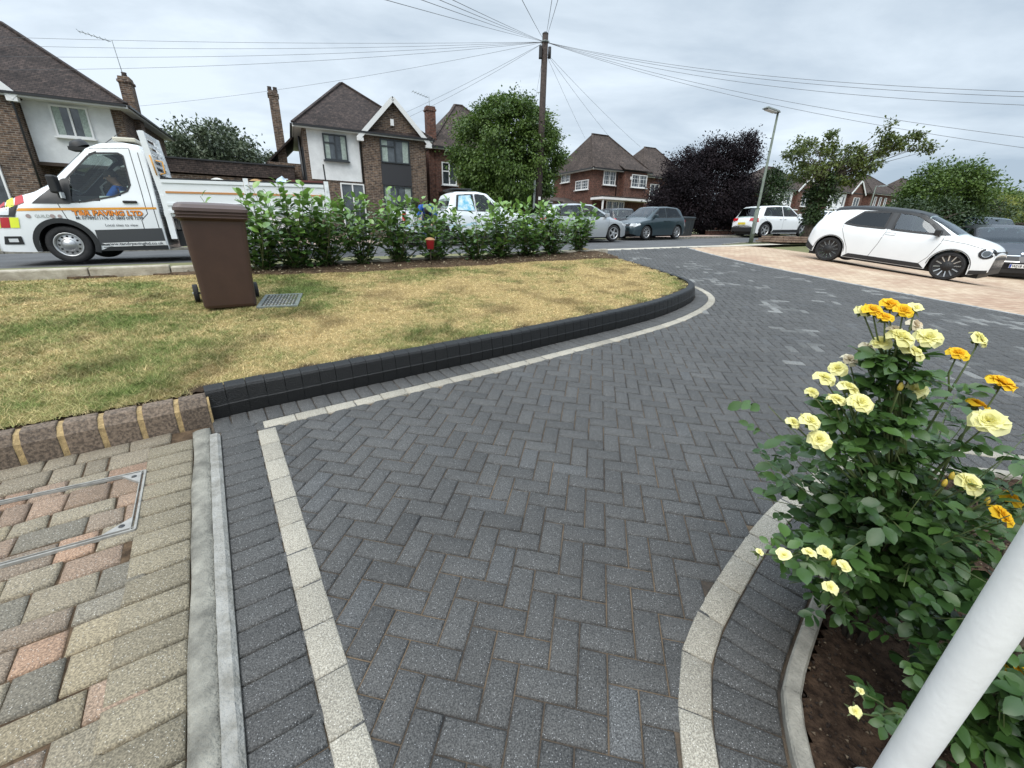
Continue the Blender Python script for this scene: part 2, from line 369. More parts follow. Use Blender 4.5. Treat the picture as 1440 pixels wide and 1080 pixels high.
class Line:
    """arc-length parametrised 2-D line with sideways offsets (positive to the left)"""
    def __init__(s, pts):
        s.p = np.array(pts, float); d = np.hypot(*np.diff(s.p, axis=0).T); s.c = np.r_[0, np.cumsum(d)]; s.L = s.c[-1]
        tg = np.gradient(s.p, s.c, axis=0); s.t = tg / np.linalg.norm(tg, axis=1)[:, None]
    def at(s, u, off=0.0):
        x = np.interp(u, s.c, s.p[:, 0]); y = np.interp(u, s.c, s.p[:, 1])
        if u > s.L: x += s.t[-1, 0] * (u - s.L); y += s.t[-1, 1] * (u - s.L)
        if u < 0: x += s.t[0, 0] * u; y += s.t[0, 1] * u
        tx = np.interp(u, s.c, s.t[:, 0]); ty = np.interp(u, s.c, s.t[:, 1]); k = math.hypot(tx, ty)
        return (x - ty / k * off, y + tx / k * off)
    def off(s, d, n=60): return [s.at(u, d) for u in np.linspace(0, s.L, n)]
def sheet(name, pts, h, m, kind='structure', thick=0.0):
    me = bpy.data.meshes.new(name); vs = [tuple(P(x, y, h)) for x, y in pts]; n = len(vs)
    fs = [tuple(range(n))]
    if thick:
        vs += [(v[0], v[1], v[2] - thick) for v in vs[:n]]; fs += [(i, (i + 1) % n, n + (i + 1) % n, n + i) for i in range(n)]
    me.from_pydata(vs, [], fs); bm = bmesh.new(); bm.from_mesh(me); bmesh.ops.triangulate(bm, faces=[f for f in bm.faces if len(f.verts) > 4])
    bmesh.ops.recalc_face_normals(bm, faces=bm.faces)
    if sum(f.normal.z * f.calc_area() for f in bm.faces) < 0: bmesh.ops.reverse_faces(bm, faces=bm.faces)
    bm.to_mesh(me); bm.free()
    o = link(name, me, m); tag(o, kind=kind); return o
class Blocks:
    """many bevelled paving blocks in one surface"""
    def __init__(s): s.V = []; s.C = []; s.n = 0
    g_, b_ = .0028, .0075
    def add(s, q, h, c, gap=None, bev=None, depth=0.03, tilt=0.0012):
        gap = s.g_ if gap is None else gap; bev = s.b_ if bev is None else bev
        q = np.array(q, float); ce = q.mean(0)
        e = np.roll(q, -1, 0) - q; e /= np.linalg.norm(e, axis=1)[:, None]; dd = e - np.roll(e, 1, 0)
        o = q + dd * gap; i = q + dd * (gap + bev)
        hz = h + rng.normal(0, tilt, 4) * .5 + rng.normal(0, tilt)
        s.V.append([(p[0], p[1], G(p[0], p[1]) + z) for p, z in zip(i, hz)] + [(p[0], p[1], G(p[0], p[1]) + z - bev * .8) for p, z in zip(o, hz)] + [(p[0], p[1], G(p[0], p[1]) + h - depth) for p in o])
        s.C += [c] * 12; s.n += 1
    def build(s, name, m, kind='structure'):
        V = np.array(s.V).reshape(-1, 3); b = np.arange(s.n)[:, None, None] * 12
        f = np.array([[0, 1, 2, 3]] + [[k, 4 + k, 4 + (k + 1) % 4, (k + 1) % 4] for k in range(4)] + [[4 + k, 8 + k, 8 + (k + 1) % 4, 4 + (k + 1) % 4] for k in range(4)])
        F = (f[None] + b).reshape(-1, 4)
        me = npmesh(name, V, F, s.C); bm = bmesh.new(); bm.from_mesh(me); bmesh.ops.recalc_face_normals(bm, faces=bm.faces); bm.to_mesh(me); bm.free()
        o = link(name, me, m); tag(o, kind=kind); return o
def ccw(q):
    a = sum(q[i][0] * q[(i + 1) % 4][1] - q[(i + 1) % 4][0] * q[i][1] for i in range(4)); return q if a > 0 else q[::-1]

M['ground'] = mat('rough_grass_ground', (0.10, 0.115, 0.045), 0.95, scale=0.6, c2=(0.17, 0.16, 0.075), bump=0.5, bscale=20)
M['asphalt'] = mat('asphalt', (0.085, 0.086, 0.088), 0.9, noise=0.2, scale=1.2, bump=0.6, bscale=140)
M['soil'] = mat('soil', (0.045, 0.031, 0.021), 1.0, scale=16, c2=(0.13, 0.088, 0.055), bump=1.0, bscale=70, spec=0.1)
M['soil_dark'] = mat('dark_soil', (0.022, 0.014, 0.010), 1.0, scale=30, c2=(0.07, 0.045, 0.03), bump=1.0, bscale=90, spec=0.1)
M['bed_sand'] = mat('jointing_sand', (0.030, 0.027, 0.025), 1.0, scale=2.6, c2=(0.17, 0.12, 0.075), bump=0.6, bscale=150)
M['slab'] = mat('pale_pavement', (0.46, 0.42, 0.35), 0.9, noise=0.15, scale=3, bump=0.3)
M['charcoal'] = paver_mat('charcoal_paver', (0.028, 0.0274, 0.0262), (0.096, 0.093, 0.088), 0.5, (0.5, 0.5, 0.5), rough=0.72)
M['charcoal_kerb'] = paver_mat('charcoal_kerb_stone', (0.027, 0.030, 0.035), (0.058, 0.063, 0.069), 0.12, (0.3, 0.3, 0.3), rough=0.5)
M['buff'] = paver_mat('buff_paver', (0.20, 0.18, 0.145), (0.42, 0.385, 0.315), 0.6, (0.75, 0.72, 0.66))
M['old_paver'] = paver_mat('weathered_paver', (0.17, 0.152, 0.125), (0.37, 0.33, 0.27), 0.5, (0.75, 0.72, 0.66), fine=170)
M['brown_kerb'] = paver_mat('weathered_kerb_block', (0.075, 0.055, 0.040), (0.19, 0.14, 0.10), 0.3, (0.5, 0.45, 0.4), fine=70)

# ground, in strips that follow the slope
S_, T_ = [-70, -15, 0, 8, 9.8, 10, 30, 60, 150, 900], [-900, -90, -30, 0, 8, 12, 30, 90, 900]
V = []; 
for s in S_:
    for t in T_:
        x, y = xy(s, t); V.append((x, y, Gst(s, t) - (0.10 if s > 9 or t < 9 else 0.62)))
F = [(i * len(T_) + j, i * len(T_) + j + 1, (i + 1) * len(T_) + j + 1, (i + 1) * len(T_) + j) for i in range(len(S_) - 1) for j in range(len(T_) - 1)]
me = npmesh('ground', V, [f[::-1] for f in F]); bm = bmesh.new(); bm.from_mesh(me); bmesh.ops.recalc_face_normals(bm, faces=bm.faces)
if bm.faces[0].normal.z < 0: bmesh.ops.reverse_faces(bm, faces=bm.faces)
bm.to_mesh(me); bm.free()
tag(link('ground', me, M['ground']), kind='structure')
def strip_st(name, s0, s1, t0, t1, h, m, n=8, kind='structure'):
    """a band along the street; s0, s1 may be functions of t"""
    f0 = s0 if callable(s0) else (lambda t: s0); f1 = s1 if callable(s1) else (lambda t: s1)
    V = []; ts = np.linspace(t0, t1, n)
    for t in ts:
        for s in (f0(t), f1(t)): x, y = xy(s, t); V.append((x, y, Gst(s, t) + h))
    F = [(2 * i, 2 * i + 2, 2 * i + 3, 2 * i + 1) for i in range(n - 1)]
    me = npmesh(name, V, F); o = link(name, me, m); tag(o, kind=kind); return o
near_edge = lambda t: 10.4 if t < 13.5 else min(11.1, 10.4 + (t - 13.5) * .35)
strip_st('road', near_edge, 16.7, -88, 88, -0.035, M['asphalt'], 60)
def kerbstones(name, f, t0, t1, w, h0, h1, m):
    b = MB(); t = t0
    while t < t1:
        a = Wp(f(t), t, 0); c = Wp(f(t + .91), t + .91, 0); up = Vector((0, 0, (h0 + h1) / 2))
        b.bar(a + up, c + up, w, h1 - h0); t += .915
    tag(b.build(name, m, bevel=.012), kind='structure')
kerbstones('far_kerb', lambda t: 16.77, -40, 60, .13, -.08, .05, M['concrete'])
strip_st('pavement', 18.0, 19.6, -60, 75, 0.045, M['asphalt'], 20)
strip_st('verge', 16.84, 18.0, -60, 75, 0.04, M['ground'], 20)
strip_st('gardens', 19.6, 24.0, -60, 75, 0.035, M['ground'], 20)
M['drive_far'] = brick_mat('pale_pink_drive_blocks', (0.36, 0.27, 0.22), (0.30, 0.23, 0.19), (0.2, 0.16, 0.13), .2, .1, .01, .2)
strip_st('house_drive', 16.9, 29.8, 15.6, 22.8, 0.055, M['drive_far'], 4)
strip_st('house_drive', 16.9, 24.0, -2.5, 3.0, 0.055, M['drive_far'], 4)

# outlines on the near plane
KL = smooth_line([(-2.03, 2.53), (-1.86, 2.665), (-1.47, 2.94), (-.89, 3.35), (-.14, 3.88), (.61, 4.45), (1.45, 5.10), (1.97, 5.56), (2.5, 6.15), (2.84, 6.62), (3.0, 7.02), (3.03, 7.4), (2.95, 7.9), (2.76, 8.7), (2.5, 9.6), (2.22, 10.5), (1.95, 11.4), (1.80, 11.9)], 2)
KERB = Line(KL)
RB = smooth_line([(10.5, 0.5), (7.81, 6.39), (6.83, 8.34), (5.94, 10.76), (5.55, 12.6), (5.45, 13.85)], 1)
BUFFB = smooth_line([(.44, .1), (.50, .74), (.60, 1.02), (.69, 1.17), (.93, 1.42), (1.24, 1.73), (1.60, 2.02), (2.05, 2.33), (2.55, 2.55), (3.1, 2.56), (3.9, 2.2), (5.6, 1.2)], 2)
BED = Line(BUFFB)
LB0, LB1 = (-1.56, 2.47), (-.34, .71)          # inner side of the left buff course
dl = Vector((LB1[0] - LB0[0], LB1[1] - LB0[1])).normalized(); nl = Vector((-dl.y, dl.x))    # nl points to the driveway
def lb(u, off): return (LB0[0] + dl.x * u + nl.x * off, LB0[1] + dl.y * u + nl.y * off)
drive_poly = [lb(3.2, -.05), lb(-.02, -.05)] + KERB.off(-.25) + [xy(9.9, 7.6), xy(9.92, 12.1)] + RB[::-1] + [(10.5, -1.5)] + BED.off(-.05)[::-1] + [(.4, -.6)]
base_poly = [lb(3.2, -.36), lb(0.2, -.36), (-2.03, 2.53)] + KERB.off(.05) + [xy(9.9, 7.0), xy(9.92, 12.1)] + [(x + .1, y) for x, y in RB[::-1]] + [(10.5, -1.5), (5.7, -1.5)] + BED.off(-.315)[::-1] + [(.7, -1.5), (.3, -1.5)]
sheet('driveway_bedding', base_poly, -.010, M['bed_sand'])
Bk = Blocks()
O2 = np.array((-.0488, 1.0284)); A2 = np.array((.98400, -.17620)) * .1; B2 = np.array((.17778, .98077)) * .1
def lat(i, j): return O2 + A2 * i + B2 * j
def tone(x, y):
    s, t = st(x, y)
    c = 1 + rng.normal(0, .07) + .10 * mn.noise(Vector((x * 2.1, y * 2.1, 3)))
    col_ = np.array((c, c * 1.005, c * 1.01))
    k = mn.noise(Vector((x * 1.1, y * .9, 9.0))) + .5 * mn.noise(Vector((x * 3.1, y * 3, 1.0)))
    d = math.hypot(x, y)
    if d > 4.0 and x > .2 and rng.random() < max(0, min(.6, (k - .12) * 1.7)) * min(1, (d - 4.0) / 3): col_ = np.array((1.95, 2.0, 2.0)) * rng.uniform(.65, 1.5)
    elif rng.random() < .05: col_ = col_ * np.array((1.10, 1.13, 1.17))
    return col_
for i in range(-26, 112):
    for j in range(-18, 150):
        m4 = (i + j) % 4
        if m4 == 0: q = [lat(i, j), lat(i + 2, j), lat(i + 2, j + 1), lat(i, j + 1)]
        elif m4 == 2: q = [lat(i, j), lat(i + 1, j), lat(i + 1, j + 2), lat(i, j + 2)]
        else: continue
        ce = sum(q) / 4
        if inpoly(ce[0], ce[1], drive_poly):
            Bk.add(ccw([tuple(p) for p in q]), 0.0, tone(ce[0], ce[1]))
def course(B, line, o0, o1, pitch, h, tonef, u0=0.0, u1=None, **k):
    u = u0; u1 = line.L if u1 is None else u1
    while u < u1 - pitch * .3:
        v = min(u + pitch, u1); q = [line.at(u, o0), line.at(v, o0), line.at(v, o1), line.at(u, o1)]
        B.add(ccw(q), h, tonef(), **k); u = v
tdark = lambda: np.ones(3) * (1 + rng.normal(0, .07)) * np.array((1, 1.005, 1.01))
tbuff = lambda: np.ones(3) * (1 + rng.normal(0, .07))
course(Bk, KERB, -.208, -.004, .105, .0028, tdark, 0.0, KERB.L)              # soldier course round the lawn kerb
course(Bk, BED, -.305, -.105, .105, .003, tdark)                               # soldier course round the rose bed
LBL = Line([lb(-.0, 0), lb(3.2, 0)])
course(Bk, LBL, -.308, -.107, .105, .003, tdark, -.20, 3.2)
EDGE = Line([p for p in RB])
course(Bk, EDGE, .06, .26, .105, .003, tdark)
Bk.build('driveway', M['charcoal'])
Bb = Blocks(); Bb.g_, Bb.b_ = .002, .0055
BO = Line(KERB.off(-.21, 140))
course(Bb, BO, -.105, -.001, .2, .004, tbuff, .27, 8.35)
course(Bb, BED, -.103, .0, .2, .004, tbuff)
course(Bb, LBL, -.108, .0, .2, .0045, tbuff, 0.0, 3.2)
Bb.build('buff_course', M['buff'])
M['pale_edge'] = mat('pale_edging', (0.30, 0.31, 0.31), 0.9, noise=0.15, scale=9)
be = Blocks(); course(be, EDGE, 0.0, .055, .9, .006, lambda: np.ones(3)); be.build('drive_edging', M['pale_edge'])
# concrete edging of the rose bed
bd = MB()
pts = BED.off(-.33, 80)
def profile_run(b, line_pts, prof, mi=0, gap=None):
    """extrude a profile [(offset, h)] along a line"""
    ln = Line(line_pts); n = len(line_pts); k = len(prof); vs = []
    for u in np.linspace(0, ln.L, n):
        for o, h in prof: x, y = ln.at(u, o); vs.append((x, y, G(x, y) + h))
    fs = [(i * k + q, i * k + (q + 1) % k, (i + 1) * k + (q + 1) % k, (i + 1) * k + q) for i in range(n - 1) for q in range(k)]
    b.add(vs, fs + [tuple(range(k)), tuple(range((n - 1) * k, n * k))[::-1]], mi)
edge_pts = BED.off(-.312, 60); eL = Line(edge_pts); u = 0
while u < eL.L:
    v = min(u + .30, eL.L); profile_run(bd, [eL.at(a) for a in np.linspace(u, v - .004, 4)], [(0, -.05), (0, .022), (-.006, .03), (-.045, .03), (-.052, .022), (-.052, -.05)]); u = v
M['edge_con'] = mat('grey_concrete_edging', (0.24, 0.225, 0.19), 0.9, noise=0.25, scale=14, bump=0.6, bscale=110)
tag(bd.build('bed_edging', M['edge_con']), kind='structure')

# kerb of charcoal blocks round the lawn
bk = MB(); u = 0.0; ku = []
while u < KERB.L - .02:
    p_ = .118 + .012 * (0.5 if len(ku) % 2 else -.3)
    v = min(u + p_, KERB.L); hh = .2 if u < 5.6 else .2 - .07 * (u - 5.6) / (KERB.L - 5.6); dz = rng.normal(0, .0006)
    prof = [(0, -.03), (0, .082), (.004, .088), (.018, hh - .022), (.026, hh - .006), (.036, hh), (.118, hh), (.122, -.03)]
    a = [KERB.at(w, 0) for w in np.linspace(u + .0017, v - .0017, 3)]
    profile_run(bk, a, [(o + rng.normal(0, .0006) * 0 + dz, h + dz) for o, h in prof]); ku.append(u); u = v
tag(bk.build('kerb', M['charcoal_kerb']), kind='structure')
bk = MB(); profile_run(bk, [KERB.at(w, 0) for w in np.linspace(.02, KERB.L - .02, 120)], [(.006, -.03), (.008, .08), (.024, .12), (.034, .115), (.11, .115), (.11, -.03)])
tag(bk.build('kerb_bedding', M['mortar']), kind='structure')

# old brown kerb blocks with sandy joints
OK0 = (-1.99, 2.50); od = Vector((-.8, -.56)).normalized(); OKL = Line([OK0, (OK0[0] + od.x * 3.6, OK0[1] + od.y * 3.6)])
bo = MB(); u = .012
while u < 3.5:
    L_ = .15 + rng.uniform(-.006, .006); j = rng.normal(0, .003)
    prof = [(-.004, -.04), (0, .06), (.004, .118 + j), (.012, .128 + j), (.040 + j, .166), (.050 + j, .172), (.115, .174), (.12, -.04)]
    a = [OKL.at(w) for w in np.linspace(u + .0, u + L_, 4)]
    # offset goes to the right-hand side of travel here (towards the lawn)
    profile_run(bo, a, [(-o, h) for o, h in prof]); u += L_ + .027
ob = bo.build('old_kerb', M['brown_kerb'], bevel=.007); tag(ob, kind='structure')
me = ob.data
ca = me.color_attributes.new('Col', 'FLOAT_COLOR', 'POINT'); cc = np.ones((len(me.vertices), 4), np.float32)
kk = np.repeat(rng.uniform(.75, 1.2, len(me.vertices) // 32 + 1), 32)[:len(me.vertices)]; cc[:, 0] = kk; cc[:, 1] = kk; cc[:, 2] = kk; ca.data.foreach_set('color', cc.ravel())
bo = MB(); profile_run(bo, [OKL.at(w) for w in np.linspace(0.0, 3.55, 60)], [(-.002, -.04), (-.008, .115), (-.020, .128), (-.046, .158), (-.11, .163), (-.115, -.04)])
tag(bo.build('kerb_mortar', M['sand']), kind='structure')

# neighbour's weathered block paving, left
nb_poly = [lb(3.4, -.42), lb(.02, -.44), (OK0[0] - .02, OK0[1] - .03), (OK0[0] + od.x * 3.5, OK0[1] + od.y * 3.5), (-6.5, -1.2), (-.3, -1.2)]
sheet('paving_bedding', nb_poly, -.014, M['soil'])
Nb = Blocks()
pal = [(.82, .77, .66), (.76, .72, .62), (.92, .71, .60), (.95, .68, .55), (.60, .59, .55), (.72, .62, .55), (.86, .79, .63), (.90, .71, .61), (.80, .63, .53)]
ndir = -od; nperp = Vector((ndir.y, -ndir.x))          # rows run with the old kerb, stacked towards the camera
v = .005; row = 0
while v < 3.3:
    dpt = [.135, .16, .135, .16, .105][row % 5]; u = -3.6 + rng.uniform(0, .15)
    while u < 2.2:
        ln = rng.choice([.10, .135, .16, .2, .235], p=[.12, .21, .25, .24, .18])
        q = []
        for a, b in ((u, v), (u + ln, v), (u + ln, v + dpt), (u, v + dpt)):
            q.append((OK0[0] + ndir.x * a + nperp.x * b + rng.normal(0, .0025), OK0[1] + ndir.y * a + nperp.y * b + rng.normal(0, .0025)))
        ce = np.mean(q, axis=0)
        w = (ce[0] - LB0[0]) * nl.x + (ce[1] - LB0[1]) * nl.y
        if inpoly(ce[0], ce[1], nb_poly) and w < -.62:
            c = np.array(pal[rng.integers(len(pal))]) * rng.uniform(.82, 1.12)
            if v < .15: c = np.array((.78, .72, .62)) * rng.uniform(.8, 1.05)
            Nb.add(ccw(q), .0, c, gap=.0045, bev=.010, tilt=.0025)
        u += ln
    v += dpt; row += 1
u = -.1
while u < 3.3:          # header course along the concrete
    q = [lb(u, -.665), lb(u, -.445), lb(u + .135, -.445), lb(u + .135, -.665)]
    ce = np.mean(q, axis=0)
    if inpoly(ce[0], ce[1], nb_poly): Nb.add(ccw(q), .007, np.array((.78, .74, .62)) * rng.uniform(.75, 1.12), gap=.0045, bev=.010, tilt=.0025)
    u += .137
Nb.build('old_paving', M['old_paver'])
# concrete haunch and white edging between the two drives
bc = MB()
ln = [lb(u, -.335) for u in np.linspace(.06, 3.3, 24)]
vs = []
for k, u in enumerate(np.linspace(-.17, 3.3, 60)):
    w = .018 * mn.noise(Vector((u * 3, 0, 0)))
    for o, h in ((-.448 + w * .5, -.03), (-.445 + w * .5, .008), (-.43, .016), (-.39, .019 + .002 * mn.noise(Vector((u * 9, 2, 0)))), (-.358, .015), (-.356, -.03)):
        x, y = lb(u, o); vs.append((x, y, G(x, y) + h))
bc.add(vs, [(i * 6 + q, i * 6 + q + 1, (i + 1) * 6 + q + 1, (i + 1) * 6 + q) for i in range(59) for q in range(5)], 0, True)
tag(bc.build('concrete_haunch', M['concrete']), kind='structure')
bc = MB(); vs = []
for k, u in enumerate(np.linspace(-.06, 3.3, 90)):
    w = .004 * mn.noise(Vector((u * 14, 0, 5)))
    for o, h in ((-.362 + w, -.03), (-.361 + w, .022), (-.322 + w, .023), (-.307, .010), (-.306, -.03)):
        x, y = lb(u, o); vs.append((x, y, G(x, y) + h))
bc.add(vs, [(i * 5 + q, i * 5 + q + 1, (i + 1) * 5 + q + 1, (i + 1) * 5 + q) for i in range(89) for q in range(4)])
M['white_edge'] = mat('cement_smeared_edging', (0.31, 0.30, 0.275), 0.9, scale=16, c2=(0.19, 0.18, 0.155), bump=1.0, bscale=90)
tag(bc.build('white_edging', M['white_edge']), kind='structure')

# pale crossover, right-hand brick drive
strip_st('crossover', lambda t: 9.9 if t < 12.3 else 9.86, lambda t: 10.39, 6.6, 16.4, -.004, M['slab'], 12)
m, N, L, b_ = nodes_of('orange_pink_block_paving'); b_.inputs['Roughness'].default_value = .85
tcn = N.new('ShaderNodeTexCoord'); mp = N.new('ShaderNodeMapping'); L.new(tcn.outputs['Object'], mp.inputs[0]); mp.inputs['Rotation'].default_value = (0, 0, R_(-64 + 45))
t_ = N.new('ShaderNodeTexBrick'); L.new(mp.outputs[0], t_.inputs['Vector']); t_.inputs['Scale'].default_value = 1; t_.inputs['Brick Width'].default_value = .2; t_.inputs['Row Height'].default_value = .1; t_.inputs['Mortar Size'].default_value = .006
t_.inputs['Color1'].default_value = (.37, .275, .20, 1); t_.inputs['Color2'].default_value = (.47, .385, .295, 1); t_.inputs['Mortar'].default_value = (.25, .19, .14, 1)
n_ = N.new('ShaderNodeTexNoise'); n_.inputs['Scale'].default_value = .8; n_.inputs['Detail'].default_value = 8; L.new(tcn.outputs['Object'], n_.inputs['Vector'])
r_ = N.new('ShaderNodeValToRGB'); L.new(n_.outputs['Fac'], r_.inputs['Fac']); r_.color_ramp.elements[0].position = .38; r_.color_ramp.elements[1].position = .62
r_.color_ramp.elements[0].color = (.90, .78, .71, 1); r_.color_ramp.elements[1].color = (1.12, 1.08, 1.0, 1)
mx = N.new('ShaderNodeMix'); mx.data_type = 'RGBA'; mx.blend_type = 'MULTIPLY'; mx.inputs[0].default_value = 1; L.new(t_.outputs[0], mx.inputs[6]); L.new(r_.outputs[0], mx.inputs[7]); L.new(mx.outputs[2], b_.inputs['Base Color'])
bp = N.new('ShaderNodeBump'); bp.invert = True; bp.inputs['Strength'].default_value = .4; bp.inputs['Distance'].default_value = .01; L.new(t_.outputs['Fac'], bp.inputs['Height']); L.new(bp.outputs[0], b_.inputs['Normal'])
M['orange_drive'] = m
def drop(x, y):
    rx = np.interp(y, [.5, 6.39, 8.34, 10.76, 12.6, 13.85], [10.5, 7.81, 6.83, 5.94, 5.55, 5.45]); q = max(0.0, x - rx - 2.0); return -min(.50, .11 * q * q / (q + 1.6))
V = []; nu_, nv_ = 60, 40
for i in range(nu_ + 1):
    y0_ = .5 + 13.35 * i / nu_; rx = float(np.interp(y0_, [p[1] for p in RB], [p[0] for p in RB]))
    for j in range(nv_ + 1):
        w_ = 18.0 * (j / nv_) ** 1.6; x_, y_ = rx + w_, y0_ + w_ * .51 * (y0_ / 13.85) ** 2; V.append((x_, y_, G(x_, y_) - .008 + drop(x_, y_)))
F = [(i * (nv_ + 1) + j, i * (nv_ + 1) + j + 1, (i + 1) * (nv_ + 1) + j + 1, (i + 1) * (nv_ + 1) + j) for i in range(nu_) for j in range(nv_)]
tag(link('brick_driveway', npmesh('brick_driveway', V, F, smooth=True), M['orange_drive']), kind='structure')
strip_st('right_lawn', 9.85, 10.4, 16.0, 60, -.02, M['ground'], 12)

# lawn, soil bed
E1, E2 = st(*pl(240, 372, .30)), st(*pl(700, 353, .28))
def edge_s(t): return E1[0] + (t - E1[1]) * (E2[0] - E1[0]) / (E2[1] - E1[1]) * (1.0 if t > E1[1] else 0.0)
lawn_in = KERB.off(.118, 70)
lawn_poly = [(OK0[0] + od.x * 3.5 + nperp.x * -.115, OK0[1] + od.y * 3.5 - nperp.y * .115), (OK0[0] - nperp.x * .115, OK0[1] - nperp.y * .115)] + lawn_in + [xy(edge_s(t), t) for t in np.linspace(6.0, -9, 16)] + [(-9.5, 3.2)]
def soil_line(t):
    """s of the lawn / soil limit"""
    base = np.interp(t, [-9, -2.6, -1.2, -.3, 1.0, 2.2, 4.2, 6.0, 7.5], [8.0, 7.95, 7.8, 7.45, 7.4, 7.45, 7.55, 7.65, 7.5])
    return base + .13 * mn.noise(Vector((t * 1.7, 3.3, 0))) + .05 * mn.noise(Vector((t * 6, 1, 0)))
def green(x, y):
    v = .30 + .85 * mn.noise(Vector((x * .9, y * .9, 2))) + .5 * mn.noise(Vector((x * 2.6, y * 2.6, 7))) + .38 * mn.noise(Vector((x * 8, y * 8, 1))) + .42 * mn.noise(Vector((x * 19, y * 19, 5)))
    v += np.interp(x, [-5, -3.2, -1.8, -.5, 3], [.16, .22, -.05, -.22, -.28]) + np.interp(y - x * .6, [2.4, 3.6, 5], [.22, .06, 0]) * (1 if x < -1.6 else .3)
    return max(0.0, min(1.0, v))
nx, ny = 260, 260
X0, X1, Y0, Y1 = -9.5, 3.2, 1.0, 12.2
xs = np.linspace(X0, X1, nx); ys = np.linspace(Y0, Y1, ny); XX, YY = np.meshgrid(xs, ys, indexing='ij')
ins = inpoly_np(XX, YY, lawn_poly)
idx = -np.ones((nx, ny), int); V = []; C_ = []
straw, grn, brown = np.array((.37, .275, .12)), np.array((.105, .145, .038)), np.array((.10, .07, .042))
def bare(x, y):
    u = min((x - a) ** 2 + (y - b) ** 2 for a, b in lawn_in[::2]) ** .5
    return u
for i in range(nx):
    for j in range(ny):
        x, y = XX[i, j], YY[i, j]
        idx[i, j] = len(V); g_ = green(x, y); h = .168 + .010 * mn.noise(Vector((x * 1.3, y * 1.3, 0))) + .004 * mn.noise(Vector((x * 9, y * 9, 0)))
        V.append((x, y, G(x, y) + h)); pb_ = max(0, min(1, mn.noise(Vector((x * 1.9, y * 1.9, 11))) * 1.6 + mn.noise(Vector((x * 5, y * 5, 12))) * .9 + .05)); base_ = (straw * (1 - g_) + grn * g_) * (1 - .5 * pb_) + np.array((.02, .008, 0)) * pb_
        if ins[i, j]:
            e_ = max(0.0, min(1.0, (.15 + .06 * mn.noise(Vector((x * 4, y * 4, 21))) - bare(x, y)) / .07)); base_ = base_ * (1 - e_) + np.array((.06, .042, .028)) * e_
        C_.append(tuple(base_))
F = [(idx[i, j], idx[i + 1, j], idx[i + 1, j + 1], idx[i, j + 1]) for i in range(nx - 1) for j in range(ny - 1) if ins[i, j] and ins[i + 1, j] and ins[i, j + 1] and ins[i + 1, j + 1]]
M['lawn_base'] = mat('dry_lawn_thatch', (1, 1, 1), 1.0, noise=.3, scale=60, attr=True, bump=1.0, bscale=160, spec=.1)
me = npmesh('lawn', V, F, C_, smooth=True); bm = bmesh.new(); bm.from_mesh(me); bmesh.ops.delete(bm, geom=[v for v in bm.verts if not v.link_faces], context='VERTS'); bm.to_mesh(me); bm.free()
tag(link('lawn', me, M['lawn_base']), kind='structure')
# sheet of earth that closes the gap between the lawn grid and the kerbs
sheet('lawn_earth', lawn_poly, .150, M['soil'])
# soil bed with an uneven surface
V = []; F = []; ts = np.linspace(-9, 7.4, 330); nk = 34
for a, t in enumerate(ts):
    s0 = soil_line(t); s1 = edge_s(t) + .02
    for b in range(nk):
        s = s0 + (s1 - s0) * b / (nk - 1); x, y = xy(s, t)
        e = min(1, b / 3.0)
        h = .172 + e * (.018 + .02 * mn.noise(Vector((x * 2.2, y * 2.2, 4))) + .014 * mn.noise(Vector((x * 9, y * 9, 2))) + .012 * mn.noise(Vector((x * 24, y * 24, 2)))) + (0.004 if b else -.02)
        V.append((x, y, G(x, y) + h))
ok = [inpoly(v[0], v[1], lawn_poly) for v in V]
F = [(a * nk + b, (a + 1) * nk + b, (a + 1) * nk + b + 1, a * nk + b + 1) for a in range(len(ts) - 1) for b in range(nk - 1) if ok[a * nk + b] and ok[(a + 1) * nk + b] and ok[a * nk + b + 1] and ok[(a + 1) * nk + b + 1]]
me = npmesh('soil_bed', V, F, smooth=True); bm = bmesh.new(); bm.from_mesh(me); bmesh.ops.recalc_face_normals(bm, faces=bm.faces); bmesh.ops.delete(bm, geom=[v for v in bm.verts if not v.link_faces], context='VERTS')
if bm.faces[:][0].normal.z < 0: bmesh.ops.reverse_faces(bm, faces=bm.faces)
bm.to_mesh(me); bm.free(); tag(link('soil_bed', me, M['soil']), kind='structure')
# street-side concrete edging, mossy verge behind it
be = MB(); t = -9.0
while t < 7.0:
    a = np.linspace(t + .004, min(t + .905, 7.0), 2); q = float(np.interp(t, [-2.2, -.8, 4], [.30, .235, .215]))
    profile_run(be, [xy(edge_s(k), k) for k in a], [(-.05, .0), (-.05, q - .02), (-.04, q), (.05, q), (.06, q - .02), (.06, .0)]); t += .915
tag(be.build('street_edging', mat('weathered_edging', (.27, .235, .18), .95, scale=5, c2=(.46, .42, .34), bump=.7, bscale=60), bevel=.012), kind='structure')
strip_st('verge', lambda t: edge_s(t) + .05, near_edge, -30, 7.2, .0, M['ground'], 20)
strip_st('verge', 10.38, near_edge, 13.6, 30, -.003, M['ground'], 12)
kerbstones('road_kerb', lambda t: near_edge(t) + .06, 13.6, 40, .12, -.1, .03, M['concrete'])

